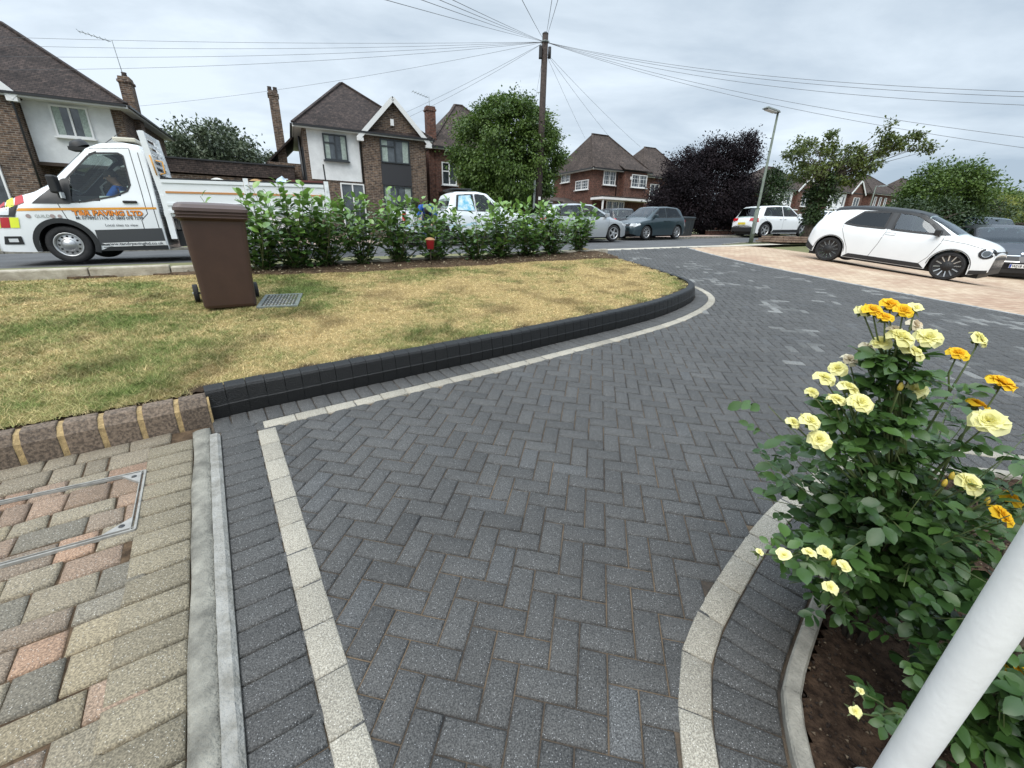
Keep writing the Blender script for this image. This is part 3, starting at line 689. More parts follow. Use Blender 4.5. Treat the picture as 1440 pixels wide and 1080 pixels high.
# grass blades: nobody could count them
def grass(name, n, region, hfun, colfun, seedz, m):
    x0, x1, y0, y1 = region; X = rng.uniform(x0, x1, n); Y = rng.uniform(y0, y1, n); return X, Y
n = 1250000
X = rng.uniform(-8.5, 3.0, n); Y = rng.uniform(1.2, 11.5, n)
d = np.hypot(X, Y); keep = (rng.random(n) < np.clip((4.2 / d) ** 1.5, .12, 1)) & inpoly_np(X, Y, lawn_poly) & (X / Y > -2.2)
X, Y = X[keep], Y[keep]
keep = np.array([st(x, y)[0] < soil_line(st(x, y)[1]) - rng.uniform(-.08, .05) for x, y in zip(X, Y)]); X, Y = X[keep], Y[keep]
kd = np.array([bare(x, y) for x, y in zip(X, Y)]); keep = kd > .055 + .10 * rng.random(len(X)) ** 1.5; X, Y = X[keep], Y[keep]
g_ = np.array([green(x, y) for x, y in zip(X, Y)]); d = np.hypot(X, Y)
hgt = (.008 + .018 * g_ + rng.uniform(0, .010, len(X))) * np.where((X < -1.8) & (Y < 4.0), 1.25, 1.0)
wd = .0013 * np.clip(d / 3.0, 1, 3.0); az = rng.uniform(0, 2 * np.pi, len(X)); ln_ = rng.uniform(.4, 2.2, len(X)) * hgt; az2 = rng.uniform(0, 2 * np.pi, len(X))
Z = np.array([G(x, y) + .166 + .010 * mn.noise(Vector((x * 1.3, y * 1.3, 0))) for x, y in zip(X, Y)])
b1 = np.stack([X - np.cos(az) * wd, Y - np.sin(az) * wd, Z], 1); b2 = np.stack([X + np.cos(az) * wd, Y + np.sin(az) * wd, Z], 1)
tp = np.stack([X + np.cos(az2) * ln_, Y + np.sin(az2) * ln_, Z + hgt], 1)
V = np.stack([b1, b2, tp], 1).reshape(-1, 3); F = np.arange(len(V)).reshape(-1, 3)
gg = np.clip(g_ + rng.normal(0, .22, len(X)), 0, 1)[:, None]; vv = rng.uniform(.7, 1.35, len(X))[:, None]
pb = np.clip(np.array([mn.noise(Vector((x * 1.9, y * 1.9, 11))) * 1.6 + mn.noise(Vector((x * 5, y * 5, 12))) * .9 for x, y in zip(X, Y)]) + .05, 0, 1)[:, None]; vv = vv * (1 - .42 * pb) * np.array([1 + .55 * mn.noise(Vector((x * 26, y * 26, 3))) + .3 * mn.noise(Vector((x * 60, y * 60, 8))) for x, y in zip(X, Y)])[:, None]
cB = (np.array((.66, .50, .26)) * (1 - gg) + np.array((.150, .205, .055)) * gg) * vv
C_ = np.repeat(cB, 3, axis=0)
M['blade'] = mat('grass_blades', (1, 1, 1), .75, attr=True, spec=.2)
me = npmesh('grass', V, F, C_); tag(link('grass', me, M['blade']), 'short dry grass of the lawn, straw yellow with green patches', 'grass', kind='stuff')
print('grass blades', len(X))
# ================================================================== BUILDINGS
def onS(px, py, s):
    d = ray(px, py); k = s / (-TY * d.x + TX * d.y); p = CAM + d * k
    t = TX * p.x + TY * p.y; return t, p.z - Gst(s, t)
def window(root, x0, x1, z0, z1, y=0.0, frame='upvc', cols=2, transom=None, sill=True, curtain=False, fw=.06, ax='x', label=None, lead=False):
    """a window in the wall plane y (or x, if ax='y'), facing -y (or -x)"""
    def T(x, yy, z): return (x, yy, z) if ax == 'x' else (yy, x, z)
    b = MB(); d = .09
    def bx(a0, a1, c0, c1, off, dd): 
        c = T((a0 + a1) / 2, y - off, (c0 + c1) / 2); s = (a1 - a0, dd, c1 - c0) if ax == 'x' else (dd, a1 - a0, c1 - c0); b.box(c, s)
    bx(x0, x1, z1 - fw, z1, .03, d); bx(x0, x1, z0, z0 + fw, .03, d); bx(x0, x0 + fw, z0 + fw, z1 - fw, .03, d); bx(x1 - fw, x1, z0 + fw, z1 - fw, .03, d)
    for k in range(1, cols):
        xm = x0 + (x1 - x0) * k / cols; bx(xm - fw / 2, xm + fw / 2, z0 + fw, z1 - fw, .03, d - .006)
    if transom:
        zt = z0 + (z1 - z0) * transom; bx(x0 + fw, x0 + (x1 - x0) / cols - fw / 2, zt - fw / 2, zt + fw / 2, .03, d - .012)
    if lead:
        for k in range(1, cols * 2 + 1):
            xm = x0 + (x1 - x0) * k / (cols * 2 + 1); bx(xm - .012, xm + .012, z0 + fw, z1 - fw, .022, .02)
        for k in (1, 2):
            zt = z0 + (z1 - z0) * k / 3; bx(x0 + fw, x1 - fw, zt - .012, zt + .012, .021, .02)
    f = b.build('window', M[frame], root)
    if label: f['label'] = label
    g = MB(); c = T((x0 + x1) / 2, y - .012, (z0 + z1) / 2); g.box(c, (x1 - x0 - fw, .02, z1 - z0 - fw) if ax == 'x' else (.02, x1 - x0 - fw, z1 - z0 - fw)); g.build('pane', M['wpane'], f)
    if sill:
        g = MB(); c = T((x0 + x1) / 2, y - .08, z0 - .035); g.box(c, (x1 - x0 + .12, .2, .05) if ax == 'x' else (.2, x1 - x0 + .12, .05)); g.build('sill', M[frame], f)
    if curtain:
        for sx in (x0 + fw, x1 - fw):
            g = MB(); w = (x1 - x0) * .2; n = 10; vs = []
            for i in range(n + 1):
                xx = sx + (w if sx < (x0 + x1) / 2 else -w) * i / n; yy = y - .024 - .010 * (i % 2)
                vs += [T(xx, yy, z0 + fw), T(xx, yy, z1 - fw)]
            g.add(vs, [(2 * i, 2 * i + 2, 2 * i + 3, 2 * i + 1) for i in range(n)]); g.build('curtain', M['curtain'], f)
    return f
def slab(b, pts, th, mi=0):
    """thick roof plane from its corner points (upper side)"""
    pts = [Vector(p) for p in pts]; n = (pts[1] - pts[0]).cross(pts[2] - pts[0]).normalized()
    if n.z < 0: pts = pts[::-1]; n = -n
    k = len(pts); vs = pts + [p - n * th for p in pts]
    b.add(vs, [tuple(range(k)), tuple(range(k, 2 * k))[::-1]] + [(i, (i + 1) % k, k + (i + 1) % k, k + i) for i in range(k)], mi)
def hip_roof(root, x0, x1, y0, y1, ze, zr, r0, r1, m, name='roof', ov=.35, yr=None, gut=True):
    """hipped roof; ridge from x=r0 to x=r1"""
    ym = (y0 + y1) / 2 if yr is None else yr; b = MB(); X0, X1, Y0, Y1 = x0 - ov, x1 + ov, y0 - ov, y1 + ov
    if r1 - r0 < .02: r1 = r0 + .02
    slab(b, [(X0, Y0, ze), (X1, Y0, ze), (r1, ym, zr), (r0, ym, zr)], .07)
    slab(b, [(X0, Y1, ze), (X1, Y1, ze), (r1, ym, zr), (r0, ym, zr)], .07)
    slab(b, [(X0, Y0, ze), (X0, Y1, ze), (r0, ym, zr)], .07); slab(b, [(X1, Y0, ze), (X1, Y1, ze), (r1, ym, zr)], .07)
    for a, c in (((X0, Y0, ze), (r0, ym, zr)), ((X1, Y0, ze), (r1, ym, zr)), ((r0, ym, zr), (r1, ym, zr))): b.bar((a[0], a[1], a[2] + .015), (c[0], c[1], c[2] + .03), .16, .07)
    o = b.build(name, m, root)
    g = MB()
    for a, c in (((X0, Y0), (X1, Y0)), ((X1, Y0), (X1, Y1)), ((X0, Y0), (X0, Y1))):
        g.bar((a[0], a[1], ze - .1), (c[0], c[1], ze - .1), .06, .12, 1)
        if gut: 
            d = Vector((c[0] - a[0], c[1] - a[1], 0)).normalized(); n = Vector((d.y, -d.x, 0)); 
            if a[0] == X0 and c[0] == X0: n = -n
            q = n * .06; g.bar((a[0] + q.x, a[1] + q.y, ze - .07), (c[0] + q.x, c[1] + q.y, ze - .07), .11, .08, 0)
    g.box(((X0 + X1) / 2, (Y0 + Y1) / 2, ze - .12), (X1 - X0 - .1, Y1 - Y0 - .1, .02), 1)
    g.build('gutter', [M['gutter'], M['fascia']], root); return o
def chimney(roof, x, y, z0, z1, w=.5, d=.45, m='brick_a', pots=1, aerial=None):
    b = MB(); b.box((x, y, (z0 + z1) / 2), (w, d, z1 - z0)); b.box((x, y, z1 - .12), (w + .08, d + .08, .09)); b.box((x, y, z1 + .03), (w - .02, d - .02, .06))
    c = b.build('chimney', M[m], roof)
    g = MB()
    for k in range(pots): g.lathe([(.09, 0), (.11, .02), (.085, .16), (.10, .2), (.07, .2), (.06, .02)], 12, Matrix.Translation((x + (k - (pots - 1) / 2) * .24, y, z1 + .05)))
    g.build('chimney_pot', mat('dark_pot', (.05, .038, .032), .8) if 'pot' not in M else M['pot'], c)
    if aerial:
        g = MB(); g.tube([(x, y, z1 - .5), (x + aerial[0] * .1, y, z1 + aerial[1])], .014, 6); ex = x + aerial[0] * .1
        g.tube([(ex + aerial[2], y, z1 + aerial[1] + .12), (ex - .05, y, z1 + aerial[1] - .06)], .012, 6)
        for q in range(6):
            p = Vector((ex + aerial[2] * (1 - q / 6), y, z1 + aerial[1] + .12 - .03 * q)); g.tube([p + Vector((0, -.22, 0)), p + Vector((0, .22, 0))], .007, 5)
        g.build('aerial', M['galv'], c)
    return c
def downpipe(root, x, y, z0, z1, m='gutter', bend=.3):
    b = MB(); b.tube([(x, y - bend, z1), (x, y - bend, z1 - .1), (x, y - .07, z1 - .42), (x, y - .07, z0)], .036, 8); b.build('downpipe', M[m], root)
def hroot(name, s, t, label, cat='house'):
    x, y = xy(s, t); return empty(name, (x, y, Gst(s, t)), TH, label, cat)

# ---- house 1, far left
t0 = -8.34; H = hroot('house', 24, t0, 'brown brick house on the left with white rendered upper wall behind the white tipper truck')
b = MB()
b.box((-2.2, 3.4, 2.55), (4.3, 7.2, 5.3)); b.box((1.42, 3.65, 4.05), (2.95, 6.7, 2.3)); b.box((1.42, 4.25, 1.35), (2.95, 5.5, 3.1))
gz = 5.0
b.add([(-4.35, -.2, gz + .2), (-.05, -.2, gz + .2), (-2.2, -.2, 7.3), (-4.35, 3.4, gz + .2), (-.05, 3.4, gz + .2), (-2.2, 3.4, 7.3)], [(0, 1, 2), (3, 5, 4), (0, 3, 4, 1), (1, 4, 5, 2), (0, 2, 5, 3)])
b.build('wall', M['brick_a'], H)
b = MB(); b.box((1.29, .28, 4.02), (2.56, .06, 2.1)); wp_ = b.build('rendered_panel', M['render_white'], H); wp_['label'] = 'white rendered upper wall'
b = MB(); b.box((1.29, .36, 2.93), (2.6, .3, .12)); b.build('lintel', mat('dark_timber', (.05, .032, .022), .7), H)
rf = hip_roof(H, -4.3, 2.9, -.0, 7.0, 5.18, 8.24, -1.6, -.95, M['tile_a'], yr=3.6)
b = MB(); slab(b, [(.12, -.42, 5.05), (.12, 3.3, 5.05), (-2.2, 3.3, 7.45), (-2.2, -.42, 7.45)], .09); slab(b, [(-4.5, -.42, 5.05), (-4.5, 3.3, 5.05), (-2.2, 3.3, 7.45), (-2.2, -.42, 7.45)], .09); b.build('gable_roof', M['tile_a'], H)
b = MB(); b.bar((.16, -.4, 4.98), (-2.2, -.4, 7.36), .06, .26); b.bar((-4.55, -.4, 4.98), (-2.2, -.4, 7.36), .06, .26); b.box((.05, -.32, 4.93), (.3, .2, .16)); b.build('barge_board', M['fascia'], H)
chimney(rf, 2.90, 2.2, 0.2, 6.55, .40, .6, 'brick_a', 1, (-1.2, 1.35, -1.0))
window(H, .78, 1.88, 3.92, 4.98, .25, 'upvc', 2, curtain=True); window(H, -2.6, -.95, 1.3, 2.85, -.2, 'upvc', 3)
window(H, .3, 1.3, .9, 2.1, 1.5, 'dark_frame', 2)
b = MB(); b.box((2.1, 1.46, 1.05), (.85, .07, 2.1)); d_ = b.build('door', mat('brown_door', (.11, .045, .025), .5), H)
b = MB(); b.box((1.78, 1.40, 1.05), (.03, .05, .14)); b.build('handle', M['steel'], d_)
downpipe(H, -.0, -.2, .1, 5.0, bend=.12)

# ---- garages between the houses
G_ = hroot('garage_block', 24.4, -5.05, 'long low garage block with dark tiled parapet between the two left houses', 'garage')
b = MB(); b.box((2.75, 3, 1.4), (5.5, 6, 2.8)); b.build('wall', M['brick_a'], G_)
b = MB(); b.box((2.75, 2.95, 3.12), (5.62, 6.2, .52)); b.build('parapet', M['tile_a'], G_); b = MB(); b.box((2.75, 2.95, 3.41), (5.7, 6.28, .06)); b.build('coping', M['gutter'], G_)
for x_, w_ in ((1.0, 2.3), (3.9, 2.5)):
    b = MB(); b.box((x_ + .35, -.03, 1.2), (w_, .06, 2.35)); 
    for k in range(8): b.box((x_ + .35, -.065, .15 + k * .29), (w_ - .1, .02, .25))
    b.build('garage_door', mat('brown_garage_door', (.10, .04, .03), .55) if x_ < 2 else M['upvc'], G_)

# ---- house 2
t0 = 1.05; H = hroot('house', 24, t0, 'brown brick house with white rendered bay, front gable and tall chimney on its left')
b = MB(); b.box((1.4, 3.5, 2.45), (2.8, 7, 5.1)); b.box((4.16, 3.4, 2.4), (3.14, 7.1, 5.0))
b.box((-.8, 4.6, 1.75), (1.7, 4.8, 3.7))
b.add([(2.6, -.15, 4.88), (5.73, -.15, 4.88), (4.16, -.15, 6.42), (2.6, 3, 4.88), (5.73, 3, 4.88), (4.16, 3, 6.42)], [(0, 1, 2), (3, 5, 4), (0, 3, 4, 1), (1, 4, 5, 2), (0, 2, 5, 3)])
b.build('wall', M['brick_a'], H)
b = MB(); b.box((1.36, -.03, 3.85), (2.36, .06, 2.2)); wp_ = b.build('rendered_panel', M['render_white'], H); wp_['label'] = 'white rendered upper wall'
rf = hip_roof(H, 0, 5.7, 0, 7, 4.98, 7.75, 2.35, 2.45, M['tile_a'], yr=3.5)
b = MB(); slab(b, [(-.3, 2.4, 4.95), (-.3, 7.3, 4.95), (-1.95, 7.3, 3.35), (-1.95, 2.4, 3.35)], .08); b.build('side_roof', M['tile_a'], H)
b = MB(); slab(b, [(2.42, -.42, 4.68), (2.42, 3.2, 4.68), (4.16, 3.2, 6.56), (4.16, -.42, 6.56)], .09); slab(b, [(5.93, -.42, 4.68), (5.93, 3.2, 4.68), (4.16, 3.2, 6.56), (4.16, -.42, 6.56)], .09); b.build('gable_roof', M['tile_a'], H)
b = MB(); b.bar((2.4, -.41, 4.62), (4.16, -.41, 6.47), .05, .2); b.bar((5.95, -.41, 4.62), (4.16, -.41, 6.47), .05, .2); b.box((2.5, -.33, 4.6), (.3, .2, .14)); b.box((5.85, -.33, 4.6), (.3, .2, .14)); b.build('barge_board', M['fascia'], H)
chimney(rf, -.95, 3.0, 1.0, 6.75, .42, .6, 'brick_a', 2)
window(H, .84, 1.9, 3.62, 4.72, -.06, 'dark_frame', 2, .66, curtain=True); window(H, 1.4, 2.52, .1, 2.66, -.06, 'upvc', 2, sill=False)
window(H, 3.44, 4.88, 3.7, 4.76, -.16, 'dark_frame', 2, .7, curtain=True, sill=False); window(H, 3.44, 4.9, 1.05, 2.66, -.16, 'dark_frame', 2, curtain=True)
b = MB(); b.box((4.17, -.17, 3.18), (1.5, .05, .98)); b.build('dark_panel', mat('dark_cladding', (.03, .03, .034), .6), H)
b = MB(); b.box((4.1, -.2, 5.5), (.16, .08, .28)); b.build('alarm_box', M['white'], H)
downpipe(H, 2.5, -.03, .1, 4.9, bend=.2)
b = MB(); b.tube([(-.12, 1.2, .2), (-.12, 1.2, 4.7)], .05, 8); b.tube([(-.12, 2.1, .2), (-.12, 2.1, 4.5)], .05, 8); b.build('soil_pipe', M['gutter'], H)
window(H, .8, 1.5, 2.7, 4.2, -.0, 'dark_frame', 1, ax='y', sill=False)

# ---- house 3, mostly behind the round tree
t0 = 7.95; H = hroot('house', 26, t0, 'brick house half hidden behind the round green tree, with chimney and aerial')
b = MB(); b.box((2.6, 3.5, 2.4), (5.2, 7, 4.9)); b.build('wall', M['brick_b'], H)
rf = hip_roof(H, 0, 5.2, 0, 7, 4.85, 7.9, 2.5, 3.0, M['tile_b']); chimney(rf, -.12, .3, .1, 6.75, .5, .5, 'brick_b', 0, (-.2, .55, -.9))
window(H, .35, 1.25, 2.9, 4.1, 0, 'upvc', 2, .6); window(H, 2.2, 3.6, .8, 2.1, 0, 'upvc', 3)
b = MB(); b.box((1.0, -.5, 2.42), (1.7, 1.2, .12)); b.build('porch_roof', M['tile_b'], H); b = MB(); b.box((.8, -.03, 1.05), (.9, .06, 2.1)); b.build('door', M['white'], H)

# ---- house 4, right of the pole
S4 = 30.0
def f4(px, py, s=S4): t, h = onS(px, py, s); return t - 22.15, h
H = hroot('house', S4, 22.15, 'red brown brick house with white leaded windows and porch, right of the telegraph pole')
ze = f4(836, 236)[1]; x1 = f4(909, 243)[0]
b = MB(); b.box((x1 / 2, 3, ze / 2 - .1), (x1, 6, ze + .1)); b.box((x1 * .72, -.2, ze / 2 - .1), (x1 * .44, .6, ze + .04)); b.build('wall', M['brick_b'], H)
rf = hip_roof(H, 0, x1, 0, 6, ze + .02, ze + 3.0, 1.7, 3.4, M['tile_b'])
b = MB(); slab(b, [(x1 * .46, -.75, ze + .03), (x1 * .98, -.75, ze + .03), (x1 * .72, 1.6, ze + 1.62)], .06); slab(b, [(x1 * .46, -.75, ze + .03), (x1 * .46, 1, ze + .9), (x1 * .72, 1.6, ze + 1.62)], .06); b.build('front_roof', M['tile_b'], H)
for (a, c, d_, e_, n) in ((849, 239, 864, 260, 2), (883, 244, 902, 263, 2)):
    u0, v1 = f4(a, c); u1, v0 = f4(d_, e_); window(H, u0, u1, v0, v1, -.02 if n == 2 and a < 870 else -.5, 'upvc', n, lead=True)
for (a, c, d_, e_) in ((791, 242, 802, 256), (810, 255, 827, 266)):
    # side wall faces -x: find y for x=0
    def side(px, py):
        best = None
        for k in range(60):
            s = S4 + k * .12; t, h = onS(px, py, s)
            if best is None or abs(t - 22.15) < best[0]: best = (abs(t - 22.15), s - S4, h)
        return best[1], best[2]
    y0_, h0_ = side(d_, e_); y1_, h1_ = side(a, c); window(H, y0_, y1_, h0_, max(h1_, h0_ + .6), 0, 'upvc', 2, ax='y', lead=True)
pz = f4(832, 278, 28.8)[1]
b = MB(); b.box((x1 / 2 + .1, -.75, pz), (x1 + .5, 1.5, .16)); b.build('porch_roof', M['fascia'], H)
b = MB(); b.box((x1 / 2 + .1, -.7, pz + .14), (x1 + .3, 1.4, .12)); b.build('porch_tiles', M['tile_b'], H)
window(H, .9, 2.7, .75, pz - .12, -.75, 'upvc', 3, lead=True); b = MB(); b.box((1.8, -.38, .38), (1.9, .72, .74)); b.build('bay_base', M['brick_b'], H)
b = MB(); b.box((3.65, -.04, 1.05), (1.0, .07, 2.1)); d_ = b.build('door', M['upvc'], H); b = MB()
for k in (-.25, .25): b.box((3.65 + k, -.085, 1.15), (.36, .02, 1.5))
b.build('pane', M['wpane'], d_); window(H, 4.4, 5.1, .4, 2.1, -.02, 'upvc', 1)
for xx in (.05, x1 - .1): b = MB(); b.box((xx, -1.38, pz / 2), (.1, .1, pz)); b.build('porch_post', M['upvc'], H)
downpipe(H, 2.3, -.02, 2.7, ze, bend=.2)
b = MB(); b.box((x1 * .62, -.53, ze - .55), (.14, .06, .22)); b.build('alarm_box', M['white'], H)
# its garages
GR = hroot('garage', 31.2, 17.2, 'pair of low garages with white doors and dark flat roof, left of the leaded-window house', 'garage')
b = MB(); b.box((1.3, 2.5, 1.2), (2.6, 5, 2.4)); b.box((3.7, 2.8, 1.15), (2.1, 5, 2.3)); b.build('wall', M['brick_b'], GR)
b = MB(); slab(b, [(-.2, -.35, 2.5), (2.75, -.35, 2.5), (2.2, 2.4, 3.35), (.3, 2.4, 3.35)], .1); slab(b, [(2.76, -.3, 2.36), (4.9, -.3, 2.36), (4.9, 2.5, 3.0), (2.76, 2.5, 3.0)], .1); b.build('roof', M['tile_b'], GR)
for x_ in (.25, 2.95):
    b = MB(); b.box((x_ + .95, -.03 + (.3 if x_ > 2 else 0), .98), (1.9 if x_ < 2 else 1.7, .07, 1.95))
    for k in range(7): b.box((x_ + .95, -.075 + (.3 if x_ > 2 else 0), .15 + k * .27), (1.8 if x_ < 2 else 1.6, .02, .23))
    b.build('garage_door', M['upvc'], GR)
# ---- house 5 behind house 4
H = hroot('house', 36, 33.0, 'hipped brown roof house between the leaded-window house and the purple tree')
b = MB(); b.box((3, 3.5, 2.6), (6, 7, 5.3)); b.build('wall', M['brick_b'], H)
hip_roof(H, 0, 6, 0, 7, 5.3, 8.6, 2.6, 4.2, M['tile_b']); window(H, .8, 2.0, 3.2, 4.6, 0, 'upvc', 2)
# ---- house 6: white upper floor, far right
def build_far(s, t, w, label, white=True, ze=4.9, zr=7.8, gable=False, mirror=False):
    H = hroot('house', s, t, label); b = MB(); b.box((w / 2, 3.5, ze / 2), (w, 7, ze + .1))
    if gable:
        b.add([(w * .62, -.4, ze), (w, -.4, ze), (w * .81, -.4, ze + 1.5), (w * .62, 2, ze), (w, 2, ze), (w * .81, 2, ze + 1.5)], [(0, 1, 2), (3, 5, 4), (0, 3, 4, 1), (1, 4, 5, 2), (0, 2, 5, 3)]); b.box((w * .81, -.15, ze / 2), (w * .38, .5, ze))
    b.build('wall', M['brick_b'], H)
    hip_roof(H, 0, w, 0, 7, ze, zr, w * .4, w * .6, M['tile_b'])
    if gable:
        b = MB(); slab(b, [(w * .59, -.6, ze - .15), (w * .59, 2.2, ze - .15), (w * .81, 2.2, ze + 1.62), (w * .81, -.6, ze + 1.62)], .08); slab(b, [(w * 1.03, -.6, ze - .15), (w * 1.03, 2.2, ze - .15), (w * .81, 2.2, ze + 1.62), (w * .81, -.6, ze + 1.62)], .08); b.build('gable_roof', M['tile_b'], H)
        b = MB(); b.bar((w * .58, -.6, ze - .22), (w * .81, -.6, ze + 1.55), .05, .2); b.bar((w * 1.04, -.6, ze - .22), (w * .81, -.6, ze + 1.55), .05, .2); b.build('barge_board', M['fascia'], H)
    if white: b = MB(); b.box((w * .3, -.04, ze * .72), (w * .52, .08, ze * .46)); b.build('rendered_panel', M['render_white'], H)
    for k in range(3): window(H, w * (.1 + .17 * k), w * (.1 + .17 * k) + .55, ze * .62, ze * .9, -.09, 'upvc', 1)
    window(H, w * .1, w * .45, .8, 2.1, -.02, 'upvc', 3)
    window(H, w * .72, w * .9, 3.0, 4.3, -.42 if gable else -.02, 'upvc', 2)
    b = MB(); b.box((w * .28, -.6, 2.5), (w * .56, 1.1, .12)); b.build('porch_roof', M['fascia'], H); return H
build_far(36, 52.8, 9.0, 'white upper-storey house with brick gable and three narrow windows beside the street tree', gable=True)
build_far(36, 65.5, 8.0, 'pale walled gabled house just right of the street tree trunk', gable=True)
build_far(36, 76.5, 8.5, 'brown roofed house on the far right, third from the street tree', white=False)
build_far(36, 88.0, 8.5, 'farthest brown roof on the right, beside the far street lamp', white=False, ze=4.6)

# low garden walls
def low_wall(s0, t0_, s1, t1_, h, label, m='brick_b', cat='wall'):
    a = Wp(s0, t0_); c = Wp(s1, t1_); L_ = math.hypot(c.x - a.x, c.y - a.y); o = empty('garden_wall', a, math.atan2(c.y - a.y, c.x - a.x), label, cat)
    sl = (c.z - a.z) / L_; b = MB(); n = 14
    vs = []
    for k in range(n + 1):
        x = L_ * k / n
        for y_, z_ in ((-.11, -.1), (.11, -.1), (.11, h), (-.11, h)): vs.append((x, y_, z_ + sl * x))
    b.add(vs, [(k * 4 + q, k * 4 + (q + 1) % 4, k * 4 + 4 + (q + 1) % 4, k * 4 + 4 + q) for k in range(n) for q in range(4)] + [(3, 2, 1, 0), (n * 4, n * 4 + 1, n * 4 + 2, n * 4 + 3)]); b.build('wall', M[m], o)
    b = MB(); b.bar((0, 0, h + .025), (L_, 0, h + .025 + sl * L_), .27, .05); b.build('coping', M['concrete'], o); return o
low_wall(19.5, 23.5, 19.5, 31.5, .28, 'low brick garden wall under the purple tree')
low_wall(19.7, 36, 19.7, 48, .55, 'low brick wall with pale piers in front of the white upper-storey house')
M['planter'] = mat('planter_brick', (.16, .105, .075), .9, scale=4, c2=(.27, .20, .15), bump=.5)
# rockery planter round the street tree
pc = Wp(10.45, 17.3); o = empty('brick_planter', pc, TH, 'low stacked brick planter round the base of the street tree', 'planter')
for k in range(3):
    b = MB(); w = 2.5 - k * .16; d = 1.05 - k * .12; z = .05 + k * .075
    n = int(w / .22)
    for q in range(n):
        for sy in (-1, 1): b.box((-w / 2 + (q + .5) * w / n + rng.normal(0, .006), sy * d / 2 + rng.normal(0, .008), z), (w / n - .012, .1, .065))
    for q in range(4):
        for sx in (-1, 1): b.box((sx * w / 2, -d / 2 + (q + .5) * d / 4, z), (.1, d / 4 - .012, .064))
    b.build('brick_course', M['planter'], o, bevel=.008)
b = MB(); b.box((0, 0, .1), (2.2, .8, .2)); b.build('soil', M['soil_dark'], o)

# ================================================================== VEGETATION
LEAF4 = (np.array([(0, 0, 0), (.5, -.28, .06), (1, 0, -.05), (.5, .28, .06)]), np.array([(0, 1, 2, 2), (0, 2, 3, 3)])[:, :3])
_lv = []
for u, w, z in ((0, .0, 0), (.22, .30, .02), (.5, .40, .03), (.8, .26, .0), (1.0, 0, -.07)):
    _lv.append((u, w, z))
BROAD_V = np.array([(0, 0, 0), (.22, 0, .0), (.5, 0, .0), (.8, 0, -.03), (1.0, 0, -.10), (.22, -.24, .05), (.5, -.33, .07), (.8, -.22, .02), (.22, .24, .05), (.5, .33, .07), (.8, .22, .02)])
BROAD_F = np.array([(0, 5, 1), (1, 5, 6), (1, 6, 2), (2, 6, 7), (2, 7, 3), (3, 7, 4), (0, 1, 8), (1, 9, 8), (1, 2, 9), (2, 10, 9), (2, 3, 10), (3, 4, 10)])
BROAD = (BROAD_V, BROAD_F)
def norm_(a): return a / np.maximum(np.linalg.norm(a, axis=-1, keepdims=True), 1e-9)
def scatter(tpl, Pp, D, Nn, S, W=1.0, col_=None):
    tv, tf = tpl; D = norm_(D); Nn = norm_(Nn - (Nn * D).sum(-1, keepdims=True) * D); Yy = np.cross(Nn, D); S = np.asarray(S).reshape(-1, 1, 1)
    V = Pp[:, None] + S * (tv[None, :, 0:1] * D[:, None] + W * tv[None, :, 1:2] * Yy[:, None] + tv[None, :, 2:3] * Nn[:, None])
    F = tf[None] + (np.arange(len(Pp)) * len(tv))[:, None, None]
    c = np.repeat(col_, len(tv), axis=0) if col_ is not None else None
    return V.reshape(-1, 3), F.reshape(-1, 3), c
M['leaf_round'] = leaf_mat('fresh_green_leaves', (.030, .066, .014), (.14, .215, .042), transl=.3)
M['leaf_dark'] = leaf_mat('dark_green_leaves', (.016, .034, .012), (.05, .085, .024), transl=.2)
M['leaf_purple'] = leaf_mat('purple_leaves', (.008, .008, .010), (.031, .022, .026), rough=.8, transl=.15, spec=.15)
M['leaf_olive'] = leaf_mat('olive_leaves', (.035, .062, .016), (.15, .185, .04), transl=.3)
M['leaf_grey'] = leaf_mat('grey_green_leaves', (.05, .075, .045), (.13, .16, .09), transl=.2)
M['leaf_yellow'] = leaf_mat('yellow_green_leaves', (.14, .17, .03), (.30, .32, .07), transl=.3)
def crown_arrays(blobs, ncl, nleaf, lsize, crad, shell=.5, seed=1, droop=.3, up=.25):
    r = np.random.default_rng(seed); Cs = []
    vol = np.array([b[3] * b[4] * b[5] for b in blobs]) ** (2 / 3.); vol /= vol.sum()
    for b, f in zip(blobs, vol):
        k = max(3, int(ncl * f)); d = norm_(r.normal(size=(k, 3))); rad = r.random(k) ** (1 / 3.) * (1 - shell) + shell * (.82 + .25 * r.random(k))
        Cs.append(np.array(b[:3]) + d * rad[:, None] * np.array(b[3:6]))
    Cs = np.concatenate(Cs); cen = np.array(blobs)[:, :3].mean(0)
    cl = r.integers(0, len(Cs), nleaf); tone_ = r.random(len(Cs))
    off = r.normal(size=(nleaf, 3)) * crad * (.6 + .8 * r.random((len(Cs), 1)))[cl] * np.array((1, 1, .75))
    Pp = Cs[cl] + off; outw = norm_(norm_(Cs[cl] - cen) + norm_(off) * .8)
    D = norm_(outw + r.normal(size=(nleaf, 3)) * .7 + np.array((0, 0, -droop))); Nn = outw * .6 + r.normal(size=(nleaf, 3)) * .55 + np.array((0, 0, up + .4))
    S = lsize * r.uniform(.6, 1.3, nleaf)
    c = np.clip(tone_[cl] * .45 + r.random(nleaf) * .55, 0, 1)
    return Pp, D, Nn, S, np.stack([c, c, c], 1), Cs
